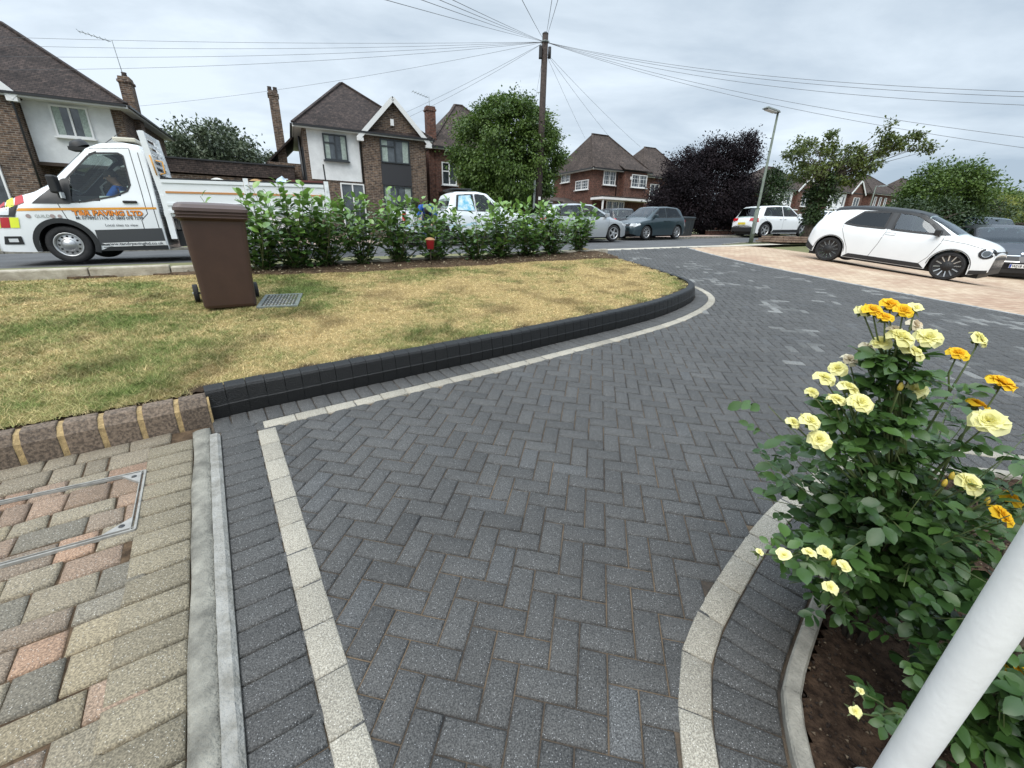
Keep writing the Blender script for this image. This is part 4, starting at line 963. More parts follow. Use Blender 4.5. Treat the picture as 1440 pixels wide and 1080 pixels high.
def tree(name, label, cat, x, y, h0, blobs, mleaf, ncl, nleaf, lsize, crad, trunk, seed=1, limbs=14, tm='bark', shell=.5, trunk_r=.12, droop=.3, group=None, limb_r=.035):
    """blobs are ellipsoids relative to the foot of the trunk"""
    root = empty(name, P(x, y, h0), 0, label, cat, group)
    Pp, D, Nn, S, c, Cs = crown_arrays(blobs, ncl, nleaf, lsize, crad, shell, seed, droop)
    V, F, cc = scatter(LEAF4, Pp, D, Nn, S, 1.0, c); link('crown', npmesh('crown', V, F, cc), M[mleaf], root)
    r = random.Random(seed); b = MB()
    tp = [Vector(p) for p in trunk]; k = len(tp); b.tube(tp, [trunk_r * (1.25 if i == 0 else 1) * (1 - .45 * i / (k - 1)) for i in range(k)], 10)
    for i in range(limbs):
        tgt = Vector(Cs[i % len(Cs)] if limbs > 60 else Cs[r.randrange(len(Cs))]); a = tp[-1].lerp(tp[-2] if k > 1 else tp[-1], r.random() * .6); mid = a.lerp(tgt, .5) + Vector((r.uniform(-.2, .2), r.uniform(-.2, .2), r.uniform(0, .3)))
        b.tube([a, a.lerp(mid, .5), mid, tgt], [limb_r * 1.6, limb_r * 1.2, limb_r * .8, limb_r * .25], 5)
    b.build('trunk', M[tm], root); return root
def S_xy(px, py, s): t, h = onS(px, py, s); x, y = xy(s, t); return x, y, h, t
# round clipped tree
x, y, _, _ = S_xy(714, 290, 19.3)
tree('round_tree', 'dense rounded green tree beside the telegraph pole', 'tree', x, y, 0, [(-.1, 0, 3.55, 2.45, 2.3, 2.25), (-.25, 0, 2.4, 2.2, 2.0, 1.3), (.2, 0, 4.4, 1.7, 1.7, 1.6)], 'leaf_round', 560, 90000, .125, .18, [(0, 0, 0), (.02, 0, .8), (0, 0, 2.2)], seed=3, shell=.75, droop=.7)
x, y, _, _ = S_xy(990, 322, 20.6)
tree('purple_tree', 'broad dark purple-leaved tree right of the far houses', 'tree', x, y, 0, [(-.3, 0, 2.5, 3.1, 2.6, 2.3), (-1.7, 0, 3.6, 1.5, 1.6, 1.4), (1.2, 0, 4.3, 1.2, 1.3, 1.4), (0, 0, 4.0, 1.4, 1.5, 1.5), (-2.5, 0, 1.6, 1.4, 1.6, 1.5), (1.6, 0, 5.1, .6, .7, 1.1), (-.3, 0, 5.2, .5, .5, .7), (1.7, 0, 2.0, 1.2, 1.6, 1.7), (-.3, .3, 1.2, 2.9, 1.8, 1.1)], 'leaf_purple', 620, 100000, .12, .25, [(0, 0, 0), (.1, 0, 1), (0, 0, 2.4)], seed=5, shell=.35, trunk_r=.18)
x, y, _, _ = S_xy(1070, 322, 19.0)
tree('small_tree', 'small mid-green tree behind the near street lamp', 'tree', x, y, 0, [(0, 0, 2.3, 1.35, 1.2, 1.3), (.4, 0, 3.0, .9, .9, .9), (-.5, 0, 1.3, .9, .9, 1.0)], 'leaf_dark', 110, 9000, .14, .24, [(0, 0, 0), (0, 0, .8), (0, 0, 2.0)], seed=8, trunk_r=.07)
# street tree with an open crown and an ivy-covered trunk
x, y, _, _ = S_xy(1132, 336, 10.55)
bl = [(-.5, 0, 2.55, .6, .7, .4), (-1.2, -.2, 3.0, .5, .5, .22), (-.8, .1, 3.4, .3, .4, .18), (.0, .2, 3.3, .3, .5, .3), (.35, .3, 3.75, .2, .3, .32), (.9, -.1, 3.0, .7, .6, .4), (1.5, -.2, 2.75, .6, .5, .3), (2.0, -.3, 3.3, .42, .5, .3), (1.85, -.3, 3.85, .22, .3, .38), (2.75, -.4, 3.5, .4, .4, .2), (3.1, -.5, 3.25, .32, .3, .14), (.9, -.1, 2.35, .5, .5, .25)]
tree('street_tree', 'open-crowned street tree leaning right, ivy round its trunk', 'tree', x, y, .05, bl, 'leaf_olive', 120, 8200, .11, .11, [(0, 0, 0), (.05, .02, .5), (.02, .05, 1.0), (.12, .05, 1.6), (.35, .05, 2.3)], seed=12, limbs=120, shell=.3, trunk_r=.17, limb_r=.014)
tr = [o for o in col.objects if o.name.startswith('street_tree')][-1]
Pp, D, Nn, S, c, _ = crown_arrays([(.12, 0, 1.35, .42, .4, .85), (.3, 0, 1.9, .45, .4, .5), (-.02, 0, .75, .26, .26, .5)], 60, 5200, .10, .10, .7, 31, .6)
V, F, cc = scatter(LEAF4, Pp, D, Nn, S, 1.2, c); link('ivy', npmesh('ivy', V, F, cc), M['leaf_dark'], tr)
x, y, _, _ = S_xy(1318, 318, 9.2)
tree('broad_tree', 'large rounded green tree behind the white hatchback on the right', 'tree', x, y, 0, [(-.1, 0, 1.9, 1.5, 1.5, 1.15), (-.3, 0, 2.35, 1.15, 1.2, .8), (.75, .3, 1.4, .8, 1.0, .9), (-.9, 0, 1.7, .8, 1.1, .8)], 'leaf_round', 260, 22000, .12, .17, [(0, 0, 0), (0, 0, 1), (0, 0, 1.6)], seed=15, shell=.65)
def bush(name, label, cat, px, py, s, rad, mleaf, n, ls, seed, ncl=60, group=None, h0=0):
    x, y, _, _ = S_xy(px, py, s)
    return tree(name, label, cat, x, y, h0, [(0, 0, rad[2] * .95, rad[0], rad[1], rad[2])], mleaf, ncl, n, ls, .16, [(0, 0, 0), (0, 0, rad[2] * .5), (0, 0, rad[2] * .9)], seed=seed, limbs=8, shell=.8, trunk_r=.05, group=group)
bush('garden_shrub', 'dark green hedge bush behind the windscreen of the white hatchback', 'shrub', 1345, 330, 8.7, (1.7, 1.0, 1.0), 'leaf_dark', 7000, .09, 41)
bush('garden_shrub', 'dark green hedge shrub just left of the windscreen of the dark saloon', 'shrub', 1392, 334, 8.5, (2.0, 1.0, .95), 'leaf_dark', 6000, .09, 42)
bush('garden_shrub', 'yellow-green clipped shrub above the dark hedge bushes on the right', 'shrub', 1385, 322, 9.3, (1.3, .9, 1.05), 'leaf_yellow', 5000, .07, 43)
bush('garden_shrub', 'leafy dark bush under the large rounded tree', 'shrub', 1295, 325, 8.8, (2.0, 1.1, .85), 'leaf_dark', 8000, .11, 44)
for k, (px, top, s, rx, lab) in enumerate(((1378, 268, 14, 2.6, 'hazy tree beyond the large rounded tree'), (1425, 275, 13, 3.2, 'farthest low tree at the right edge above the dark saloon'), (1300, 292, 15, 3.0, 'low tree line behind the large rounded tree'))):
    x, y, h, t = S_xy(px, top, s)
    tree('distant_tree', lab, 'tree', x, y, 0, [(0, 0, h * .55, rx, rx * .8, h * .5), (rx * .4, 0, h * .45, rx, rx * .8, h * .4)], 'leaf_olive' if k else 'leaf_round', 120, 8000, .26, .4, [(0, 0, 0), (0, 0, h * .5)], seed=50 + k)
# trees behind the garages, left
for px, top, s, rx, n, lab, sd in ((300, 170, 36, 2.9, 11000, 'pale grey-green tree standing behind the garage block', 61), (238, 188, 37, 2.2, 6000, 'thin-topped tree between the left chimney and the garage tree', 62)):
    x, y, h, t = S_xy(px, top, s)
    tree('garden_tree', lab, 'tree', x, y, 0, [(0, 0, h * .72, rx, rx, h * .24), (-.5, 0, h * .82, rx * .6, rx * .6, h * .17), (.9, 0, h * .62, rx * .8, rx * .8, h * .2)], 'leaf_grey', 110, n, .24, .3, [(0, 0, 0), (0, 0, h * .6)], seed=sd, shell=.4)
x, y, h, t = S_xy(2, 150, 12.0)
x0_, y0_ = xy(8.4, -4.9)
tree('young_tree', 'yellowing leaves of a young tree at the left edge in front of the left house', 'tree', x0_ - .7, y0_, .17, [(0, 0, 2.1, .32, .35, .5), (.05, 0, 1.6, .25, .3, .35)], 'leaf_yellow', 30, 260, .08, .10, [(-.2, 0, 0), (-.1, 0, 1.0), (0, 0, 2.2)], seed=71, limbs=6, trunk_r=.02, limb_r=.008)
# shrubs in the front gardens behind the parked pickup
bush('garden_shrub', 'rounded dark conifer bush beneath the round tree', 'shrub', 738, 300, 19.8, (1.0, .9, 1.0), 'leaf_dark', 5000, .09, 81)
bush('garden_shrub', 'dark bush in front of the gabled brick house', 'shrub', 590, 312, 22.0, (1.5, .9, .85), 'leaf_dark', 5000, .10, 82)
bush('garden_shrub', 'low hedge bush behind the parked dark estate', 'shrub', 820, 312, 24.0, (1.3, .9, .7), 'leaf_olive', 4000, .10, 83)

# ---- the laurels planted along the soil bed
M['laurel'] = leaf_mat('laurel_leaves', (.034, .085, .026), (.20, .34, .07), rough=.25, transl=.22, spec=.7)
M['laurel_stem'] = mat('laurel_stem', (.09, .10, .035), .7)
lau = [(372, 384, 1.32, .95, 'first laurel of the hedge, half behind the brown bin'), (418, 381, 1.42, 1.1, 'tall laurel in front of the white truck bed'), (462, 378, 1.38, 1.0, 'tall laurel third along the hedge from the brown bin'),
       (512, 375, 1.22, .7, 'slimmer laurel before the patio door of the rendered house'), (562, 372, 1.30, .95, 'upright laurel in front of the front gable'), (612, 370, 1.20, .95, 'laurel with a red tag in its leaves below the bending workman'),
       (668, 369, 1.05, .85, 'low laurel in front of the pickup truck bed'), (704, 367, 1.22, 1.0, 'laurel in front of the pickup cab'), (742, 364, 1.16, .95, 'laurel just left of the foot of the telegraph pole'), (778, 361, 1.16, .95, 'laurel hiding the foot of the telegraph pole'), (812, 357, 1.12, .9, 'last laurel of the hedge, nearest the silver hatchback')]
for k, (px, py, hh, wd_, lab) in enumerate(lau):
    x, y = pl(px, py - 4, .18); r = np.random.default_rng(100 + k); root = empty('laurel_bush', P(x, y, .178), 0, lab, 'shrub', 'laurels planted along the soil bed')
    PP, DD, NN, SS, CC = [], [], [], [], []; b = MB(); ns = int(23 * wd_) + 3
    for q in range(ns):
        a = r.uniform(0, 2 * np.pi); lean = r.uniform(.03, .74) * wd_; Hs = hh * r.uniform(.5, 1.02) * (1 - .28 * lean); bx, by = r.normal(0, .05, 2)
        pts = [Vector((bx + math.cos(a) * lean * f ** .72, by + math.sin(a) * lean * f ** .72, Hs * f)) for f in np.linspace(0, 1, 7)]
        b.tube(pts, [.009, .008, .007, .006, .005, .004, .003], 5, cap=False)
        nl_ = int(Hs * 26)
        for w in range(nl_):
            f = .06 + .94 * (w / nl_) ** .9; i = min(5, int(f * 6)); p = pts[i].lerp(pts[i + 1], f * 6 - i); az_ = w * 2.4 + r.normal(0, .5) + q
            tipf = max(0, (f - .8) / .2); D_ = np.array((math.cos(az_), math.sin(az_), .25 + .9 * tipf + r.normal(0, .3))); 
            off = r.uniform(0, .10) * (1 - tipf); pp = np.array(p) + np.array((math.cos(az_) * off, math.sin(az_) * off, r.normal(0, .02)))
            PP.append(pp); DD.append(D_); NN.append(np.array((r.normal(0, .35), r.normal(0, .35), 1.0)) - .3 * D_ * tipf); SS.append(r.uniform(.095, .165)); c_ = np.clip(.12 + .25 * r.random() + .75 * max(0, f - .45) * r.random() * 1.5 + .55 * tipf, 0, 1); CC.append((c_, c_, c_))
    b.build('stems', M['laurel_stem'], root)
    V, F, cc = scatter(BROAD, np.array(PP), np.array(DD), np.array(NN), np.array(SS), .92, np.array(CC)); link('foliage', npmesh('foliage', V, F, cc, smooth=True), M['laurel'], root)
# dead leaves and chips on the soil
n = 900; r = np.random.default_rng(55); PP = []
while len(PP) < n:
    t = r.uniform(-1.0, 6.5) if r.random() > .25 else r.uniform(-6, 0); s = soil_line(t) + r.uniform(-.02, .55 if t > 0 else .4) ; x, y = xy(s, t)
    if inpoly(x, y, lawn_poly): PP.append((x, y, G(x, y) + .212))
PP = np.array(PP); c = r.random((n, 1)) * np.array((1, 1, 1)); V, F, cc = scatter(LEAF4, PP, r.normal(size=(n, 3)) * (1, 1, .2), r.normal(size=(n, 3)) * .3 + (0, 0, 1), r.uniform(.012, .05, n), 1.3, c)
M['litter'] = leaf_mat('dead_leaf_litter', (.12, .085, .05), (.50, .42, .28), rough=.8, transl=.1)
tag(link('leaf_litter', npmesh('leaf_litter', V, F, cc), M['litter']), 'dry pale leaves and chips lying on the soil under the laurels', 'leaf litter', kind='stuff')
# ================================================================== VEHICLES
def smoothf(pts, win=.06):
    pts = sorted(pts); X = np.array([p[0] for p in pts]); Y = np.array([p[1] for p in pts])
    gx = np.linspace(X[0] - .3, X[-1] + .3, 1200); gy = np.interp(gx, X, Y); st_ = gx[1] - gx[0]; k = max(1, int(win / st_)); ker = np.hanning(2 * k + 3)[1:-1]; ker /= ker.sum()
    gp = np.pad(gy, len(ker) // 2, mode='edge'); sm = np.convolve(gp, ker, 'valid')
    return lambda x: np.interp(x, gx, sm[:len(gx)])
class Shell:
    """vehicle body: sections lofted along x (forward), symmetric in y"""
    NL, NU, NC, NT = 12, 9, 5, 7
    def __init__(s, top, sh, wid, wr, low, wheels, ra, dx=.03, barrel=.05, win=.06, crown=.03, rc=.09):
        s.x0, s.x1 = min(p[0] for p in top), max(p[0] for p in top); n = int((s.x1 - s.x0) / dx) + 1
        s.X = np.linspace(s.x0, s.x1, n); s.top = smoothf(top, win); s.sh = smoothf(sh, win); s.w = smoothf(wid, win); s.wr = smoothf(wr, win); s.lowf = low; s.wheels = wheels; s.ra = ra; s.barrel = barrel
        s.crown, s.rc = crown, rc
        s.sec = [s.section(x) for x in s.X]
        s.Y = np.array([q[0] for q in s.sec]); s.Z = np.array([q[1] for q in s.sec])
    def low(s, x):
        z = float(np.interp(x, [p[0] for p in s.lowf], [p[1] for p in s.lowf]))
        for wx, wz in s.wheels:
            if abs(x - wx) < s.ra: z = max(z, wz + math.sqrt(s.ra ** 2 - (x - wx) ** 2))
        return z
    def section(s, x):
        zt, zs, w, wr, zl = float(s.top(x)), float(s.sh(x)), float(s.w(x)), float(s.wr(x)), s.low(x)
        zs = min(zs, zt - .012); zl = min(zl, zs - .05); zr0 = .22
        z = np.linspace(zl, zs, s.NL); u = (z - zr0) / max(.1, zs - zr0)
        y = w * (1 - s.barrel * (np.clip(u - .55, -1, 1) ** 2) * 1.6 - .03 * np.clip(u - .85, 0, 1) / .15)
        ys = y[-1]; wr = min(wr, ys * .985); pc = np.array((wr, zt - s.crown * min(1, (zt - zs) / .1))); p0 = np.array((ys, zs)); L_ = np.linalg.norm(pc - p0); r = min(s.rc, L_ * .45); d = (pc - p0) / max(L_, 1e-6)
        pa = pc - d * r; pe = np.array((0, zt)); d2 = (pe - pc) / np.linalg.norm(pe - pc); pb = pc + d2 * min(r, wr * .4)
        f = np.linspace(0, 1, s.NU + 1)[1:]; l1 = p0[None] + (pa - p0)[None] * f[:, None]
        f = np.linspace(0, 1, s.NC + 1)[1:]; l2 = ((1 - f) ** 2)[:, None] * pa + (2 * f * (1 - f))[:, None] * pc + (f ** 2)[:, None] * pb
        f = np.linspace(0, 1, s.NT + 1)[1:]; yy = pb[0] * (1 - f); zz = pb[1] + (zt - pb[1]) * (1 - (1 - f) ** 2)
        return np.r_[y, l1[:, 0], l2[:, 0], yy], np.r_[z, l1[:, 1], l2[:, 1], zz]
    def side_y(s, x, z):
        k = s.NL + s.NU + 2; i = np.clip((x - s.x0) / (s.X[1] - s.X[0]), 0, len(s.X) - 1.001); a = int(i); f = i - a
        return (1 - f) * np.interp(z, s.Z[a, :k], s.Y[a, :k]) + f * np.interp(z, s.Z[a + 1, :k], s.Y[a + 1, :k])
    def mesh(s, name, mats, root, holes=(), screens=(), inset=0.0, dark=False):
        """holes: (x,z) polygons cut from both sides; screens: (x0,x1) ranges of the upper surface left open"""
        n, k = s.Y.shape; V = []; full = 2 * k - 1
        cy = 1 - inset / .85
        for i in range(n):
            row = [(s.X[i], s.Y[i, j] * cy, s.Z[i, j] - inset * (j > s.NL)) for j in range(k)] + [(s.X[i], -s.Y[i, j] * cy, s.Z[i, j] - inset * (j > s.NL)) for j in range(k - 2, -1, -1)]
            V += row
        F = []; MI = []
        for i in range(n - 1):
            xm = (s.X[i] + s.X[i + 1]) / 2
            for j in range(full - 1):
                jj = j if j < k - 1 else full - 2 - j; zm = (s.Z[i, jj] + s.Z[i, jj + 1] + s.Z[i + 1, jj] + s.Z[i + 1, jj + 1]) / 4
                if jj < s.NL + s.NU + 2 and any(inpoly(xm, zm, h) for h in holes): continue
                if jj >= s.NL + s.NU + 1 and any(a < xm < b for a, b in screens): continue
                F.append((i * full + j, (i + 1) * full + j, (i + 1) * full + j + 1, i * full + j + 1))
        F2 = [tuple(range(full)), tuple(range((n - 1) * full, n * full))[::-1]]
        me = bpy.data.meshes.new(name); me.from_pydata(V, [], F + F2); me.polygons.foreach_set('use_smooth', [True] * len(F) + [False, False])
        bm = bmesh.new(); bm.from_mesh(me); bmesh.ops.recalc_face_normals(bm, faces=bm.faces); bm.to_mesh(me); bm.free()
        return link(name, me, mats, root)
    def panel(s, name, poly, m, root, off=.006, sides=(1, -1), nx=14, nz=3, th=0.0, single=False):
        """patch lying on the side(s), outline poly of (x,z)"""
        xs = [p[0] for p in poly]; x0, x1 = min(xs), max(xs); out = []
        def span(x):
            zz = []
            for (a, b), (c, d) in zip(poly, poly[1:] + poly[:1]):
                if (a - x) * (c - x) <= 0 and a != c: zz.append(b + (d - b) * (x - a) / (c - a))
                elif a == c == x: zz += [b, d]
            return (min(zz), max(zz)) if zz else (0, 0)
        res = []
        for sd in sides:
            b = MB(); vs = []
            for i in range(nx + 1):
                x = x0 + (x1 - x0) * i / nx; xx = min(max(x, x0 + 1e-4), x1 - 1e-4); zl, zh = span(xx)
                for j in range(nz + 1): z = zl + (zh - zl) * j / nz; vs.append((x, sd * (s.side_y(x, z) + off), z))
            fs = [(i * (nz + 1) + j, (i + 1) * (nz + 1) + j, (i + 1) * (nz + 1) + j + 1, i * (nz + 1) + j + 1) for i in range(nx) for j in range(nz)]
            if sd < 0: fs = [f[::-1] for f in fs]
            b.add(vs, fs, 0, True); res.append(b.build(name, m, root, recalc=False))
        return res
    def ribbon(s, b, pts, w=.01, off=.003, sides=(1, -1), closed=False):
        q = []
        pts = list(pts) + ([pts[0]] if closed else [])
        for (a, c), (e, f) in zip(pts[:-1], pts[1:]):
            n = max(2, int(math.hypot(e - a, f - c) / .05)); q += [(a + (e - a) * i / n, c + (f - c) * i / n) for i in range(n)]
        q.append(pts[-1]); k = len(q)
        for sd in sides:
            vs = []
            for i in range(k):
                p0, p1 = q[max(0, i - 1)], q[min(k - 1, i + 1)]
                if closed and i in (0, k - 1): p0, p1 = q[-2], q[1]
                d = np.array((p1[0] - p0[0], p1[1] - p0[1])); d = d / max(1e-6, np.linalg.norm(d)); nn = (-d[1] * w / 2, d[0] * w / 2)
                for g in (-1, 1): x, z = q[i][0] + g * nn[0], q[i][1] + g * nn[1]; vs.append((x, sd * (s.side_y(x, z) + off), z))
            b.add(vs, [(2 * i, 2 * i + 2, 2 * i + 3, 2 * i + 1) for i in range(k - 1)], 0)
    def screen(s, name, x0, x1, m, root, off=.004, jlo=None, nx=None):
        """glass patch on the upper surface, from corner to corner"""
        k = s.Y.shape[1]; j0 = (s.NL + s.NU + 1) if jlo is None else jlo; vs = []; rows = list(range(j0, k)); xs = np.linspace(x0, x1, 12)
        for x in xs:
            i = np.clip((x - s.x0) / (s.X[1] - s.X[0]), 0, len(s.X) - 1.001); a = int(i); f = i - a
            Yr = s.Y[a] * (1 - f) + s.Y[a + 1] * f; Zr = s.Z[a] * (1 - f) + s.Z[a + 1] * f
            vs += [(x, Yr[j], Zr[j] + off) for j in rows] + [(x, -Yr[j], Zr[j] + off) for j in rows[::-1][1:]]
        c = 2 * len(rows) - 1; b = MB(); b.add(vs, [(i * c + j, i * c + j + 1, (i + 1) * c + j + 1, (i + 1) * c + j) for i in range(11) for j in range(c - 1)], 0, True)
        return b.build(name, m, root, recalc=False)
def wheel(root, x, y, r, w, side, style='spoke', n=5, rimm='alloy', r_rim=.66, z=None):
    z = r if z is None else z
    Mx = Matrix.Translation((x, y, z)) @ Matrix.Rotation(R_(-90 * side), 4, 'X')      # local z points outward
    b = MB(); h = w / 2; b.lathe([(r * r_rim, -h), (r * .93, -h), (r * .99, -h * .7), (r, -h * .3), (r, h * .3), (r * .99, h * .7), (r * .93, h), (r * (r_rim + .02), h * .96), (r * r_rim, h * .8), (r * r_rim, -h)], 36, Mx)
    t = b.build('wheel', M['tyre'], root)
    b = MB(); rr = r * r_rim
    b.lathe([(rr + .006, h * .99), (rr - .012, h * 1.0), (rr - .02, h * .6), (rr - .035, h * .1), (.0, h * .05)], 36, Mx, 1)
    b.lathe([(rr + .006, h * .99), (rr + .002, h * 1.02), (rr - .014, h * 1.0), (rr - .022, h * .6)], 36, Mx, 1 if style == 'ticks' else 0)
    if style == 'spoke':
        for k in range(n):
            a = 2 * math.pi * k / n; Mr = Mx @ Matrix.Rotation(a, 4, 'Z'); w0 = .9 / n * rr; w1 = .62 / n * rr
            vs = [Mr @ Vector(v) for v in ((.03, -w0, h * .78), (.03, w0, h * .78), (rr - .012, w1, h * .88), (rr - .012, -w1, h * .88), (.03, -w0, h * .4), (.03, w0, h * .4), (rr - .012, w1, h * .4), (rr - .012, -w1, h * .4))]
            b.add(vs, [(0, 3, 2, 1), (0, 1, 5, 4), (1, 2, 6, 5), (2, 3, 7, 6), (3, 0, 4, 7)], 0)
        b.lathe([(.0, h * .86), (.045, h * .84), (.06, h * .7)], 16, Mx, 0)
        b.build('rim', [M[rimm], M['black']], t)
    elif style == 'ticks':      # black disc with bright radial blades
        b.lathe([(.0, h * .9), (.07, h * .88), (.085, h * .72), (rr * .93, h * .66), (rr - .006, h * .8)], 36, Mx, 1)
        for k in range(n):
            a = 2 * math.pi * (k + .3) / n; Mr = Mx @ Matrix.Rotation(a, 4, 'Z')
            vs = [Mr @ Vector(v) for v in ((rr * .46, -.009, h * .80), (rr * .46, .009, h * .80), (rr * .93, .013, h * .86), (rr * .93, -.013, h * .86), (rr * .46, -.009, h * .6), (rr * .46, .009, h * .6), (rr * .93, .013, h * .6), (rr * .93, -.013, h * .6))]
            b.add(vs, [(0, 3, 2, 1), (0, 1, 5, 4), (1, 2, 6, 5), (2, 3, 7, 6), (3, 0, 4, 7)], 0)
        for k in range(5):
            a = 2 * math.pi * k / 5; p = Mx @ Vector((math.cos(a) * .05, math.sin(a) * .05, h * .9)); b.lathe([(.0, .004), (.008, .003), (.009, 0)], 8, Mx @ Matrix.Translation((math.cos(a) * .05, math.sin(a) * .05, h * .89)), 1)
        b.build('rim', [M['chrome'], M['black']], t)
    else:                       # steel van wheel with round holes and a hub cap
        b.lathe([(rr - .02, h * .55), (rr * .82, h * .62), (rr * .60, h * .60), (rr * .48, h * .78), (rr * .44, h * .95), (0, h * 1.0)], 36, Mx, 0)
        for k in range(12):
            a = 2 * math.pi * k / 12; b.lathe([(.0, .003), (.017, .002), (.021, -.004)], 12, Mx @ Matrix.Translation((math.cos(a) * rr * .71, math.sin(a) * rr * .71, h * .63)), 1)
        b.build('rim', [M['alloy'], M['black']], t)
    return t
def text_mesh(name, body, size, m, parent, mtx, off=0.0, ext=0.001, align='LEFT', surf=None, bold=0.0, width=None, aspect=None):
    cu = bpy.data.curves.new(name, 'FONT'); cu.body = body; cu.size = size; cu.extrude = ext; cu.offset = bold; cu.align_x = align
    tmp = bpy.data.objects.new(name + '_tmp', cu); col.objects.link(tmp); dg = bpy.context.evaluated_depsgraph_get(); dg.update()
    me = bpy.data.meshes.new_from_object(tmp.evaluated_get(dg)); bpy.data.objects.remove(tmp)
    if width:
        xs = [v.co.x for v in me.vertices]; k = width / (max(xs) - min(xs)); x0 = min(xs)
        for v in me.vertices: v.co.x = (v.co.x - x0) * k
    me.transform(mtx)
    if surf:
        for v in me.vertices: v.co.y = surf(v.co.x, v.co.z) + off + (.0008 if v.co.y > mtx.translation.y else 0)
    me.name = name; return link(name, me, m, parent)
def oring(poly, d):
    """shrink an (x,z) outline by d"""
    n = len(poly); a = sum(poly[i][0] * poly[(i + 1) % n][1] - poly[(i + 1) % n][0] * poly[i][1] for i in range(n)); sg = 1 if a > 0 else -1; out = []
    for i in range(n):
        p0, p1, p2 = np.array(poly[i - 1]), np.array(poly[i]), np.array(poly[(i + 1) % n]); e1 = (p1 - p0) / np.linalg.norm(p1 - p0); e2 = (p2 - p1) / np.linalg.norm(p2 - p1)
        n1 = np.array((-e1[1], e1[0])) * sg; n2 = np.array((-e2[1], e2[0])) * sg; bi = n1 + n2; bi /= np.linalg.norm(bi); out.append(tuple(p1 + bi * d / max(.5, bi @ n1)))
    return out
def seats(root, spots, zf=.35, w=.46):
    for x, y in spots:
        b = MB(); b.box((x, y, zf + .12), (.48, w, .2)); b.box((0, 0, 0), (.14, w, .62), M=Matrix.Translation((x - .26, y, zf + .52)) @ Matrix.Rotation(R_(-14), 4, 'Y')); b.box((x - .36, y, zf + .92), (.1, .26, .18)); b.build('seat', M['interior'], root, bevel=.04)
def car(name, label, cat, x, y, heading, P_, paint, h=0.0, group=None, glassm='glass', s0=None):
    """P_: dictionary describing the vehicle"""
    root = empty(name, (0, 0, 0), 0, label, cat, group, mat=ground_matrix(x, y, heading, h))
    wf, wb, r = P_['wf'], P_['wb'], P_['r']
    S = Shell(P_['top'], P_['sh'], P_['wid'], P_['wr'], P_['low'], [(wf, r), (wb, r)], P_.get('ra', r + .055), P_.get('dx', .035), rc=P_.get('rc', .09), barrel=P_.get('barrel', .05))
    wins = P_['win']; holes = [oring(w, .012) for w in wins]; sc = P_['screens']
    body = S.mesh('body', paint, root, holes, [(a + .03, b - .03) for a, b in sc])
    S.mesh('interior', M['interior'], root, [oring(w, -.03) for w in wins], [(a - .05, b + .05) for a, b in sc], inset=.03)
    for (a, b), gm in zip(sc, P_.get('sg', ['glass', glassm])): S.screen('windscreen' if a > 0 else 'rear_window', a, b, M[gm], root)
    for w, gm in zip(wins, P_.get('wg', [glassm] * len(wins))):
        S.panel('side_window', w, M[gm], root, .003)
        
        for sd in (1, -1): b = MB(); S.ribbon(b, oring(w, .006), P_.get('seal', .035), .006, closed=True, sides=(sd,)); b.build('window_seal', M['black'], root)
    for l in P_['lines']:
        for sd in (1, -1): b = MB(); S.ribbon(b, l, .009, .0015, sides=(sd,)); b.build('door_gap', M['black'], root)
    # underbody and wheel wells
    b = MB(); W = P_['W'] / 2; ln = P_['L'] / 2
    b.box((0, 0, .30), (ln * 1.86, (W - .30) * 2, .34)); b.box(((wf + wb) / 2, 0, .3), (abs(wf - wb) - 2 * r - .2, W * 1.86, .2))
    for wx in (wf, wb):
        for sd in (-1, 1):
            ra = P_.get('ra', r + .055); vs = []; n = 20
            for k in range(n + 1):
                a = math.pi * k / n * 1.1 - .05 * math.pi; vs += [(wx + (ra + .01) * math.cos(a), sd * (W - .02 - .035), r + (ra + .01) * math.sin(a)), (wx + (ra + .01) * math.cos(a), sd * (W - .34), r + (ra + .01) * math.sin(a))]
            b.add(vs, [(2 * k, 2 * k + 2, 2 * k + 3, 2 * k + 1) for k in range(n)])
    b.build('underbody', M['black'], root)
    for wx in (wf, wb):
        for sd in (-1, 1): wheel(root, wx, sd * (W - P_.get('wo', .13)), r, P_.get('tw', .2), sd, *P_['rim'])
    if P_.get('cladding'):
        for wx in (wf, wb):
            for sd in (1, -1): b = MB(); ra = P_.get('ra', r + .055); S.ribbon(b, [(wx + (ra + .012) * math.cos(a), r + (ra + .012) * math.sin(a)) for a in np.linspace(-.1, math.pi + .1, 24)], P_['cladding'], .008, sides=(sd,)); b.build('arch_trim', M['trim'], root)
    if P_.get('sill'):
        for q in P_['sill']: S.panel('sill', q, M['trim'], root, .007)
    for hx, hz in P_['handles']:
        for sd in (-1, 1): b = MB(); b.box((hx, sd * (S.side_y(hx, hz) + .02), hz), (.17, .03, .032)); b.build('door_handle', M[P_.get('hm', 'black')] if not P_.get('hbody') else paint, root, bevel=.008)
    mx_, mz_ = P_['mirror']
    for sd in (-1, 1):
        yy = S.side_y(mx_, mz_ - .03); b = MB(); b.box((mx_, sd * (yy + .12), mz_ + .02), (.12, .2, .14)); b.box((mx_ + .02, sd * (yy + .03), mz_ - .04), (.05, .1, .05)); b.build('wing_mirror', M['black'] if P_.get('bm') else paint, root, bevel=.03, seg=3)
    for q in P_.get('head', []): S.panel('headlight', q, M['lampglass'], root, .006, nx=8)
    for q in P_.get('tail', []): S.panel('tail_light', q, M['redlens'], root, .006, nx=8)
    seats(root, [(.05 + P_.get('sx', 0), .36), (.05 + P_.get('sx', 0), -.36), (-.8 + P_.get('sx', 0), .3), (-.8 + P_.get('sx', 0), -.3)])
    return root, S
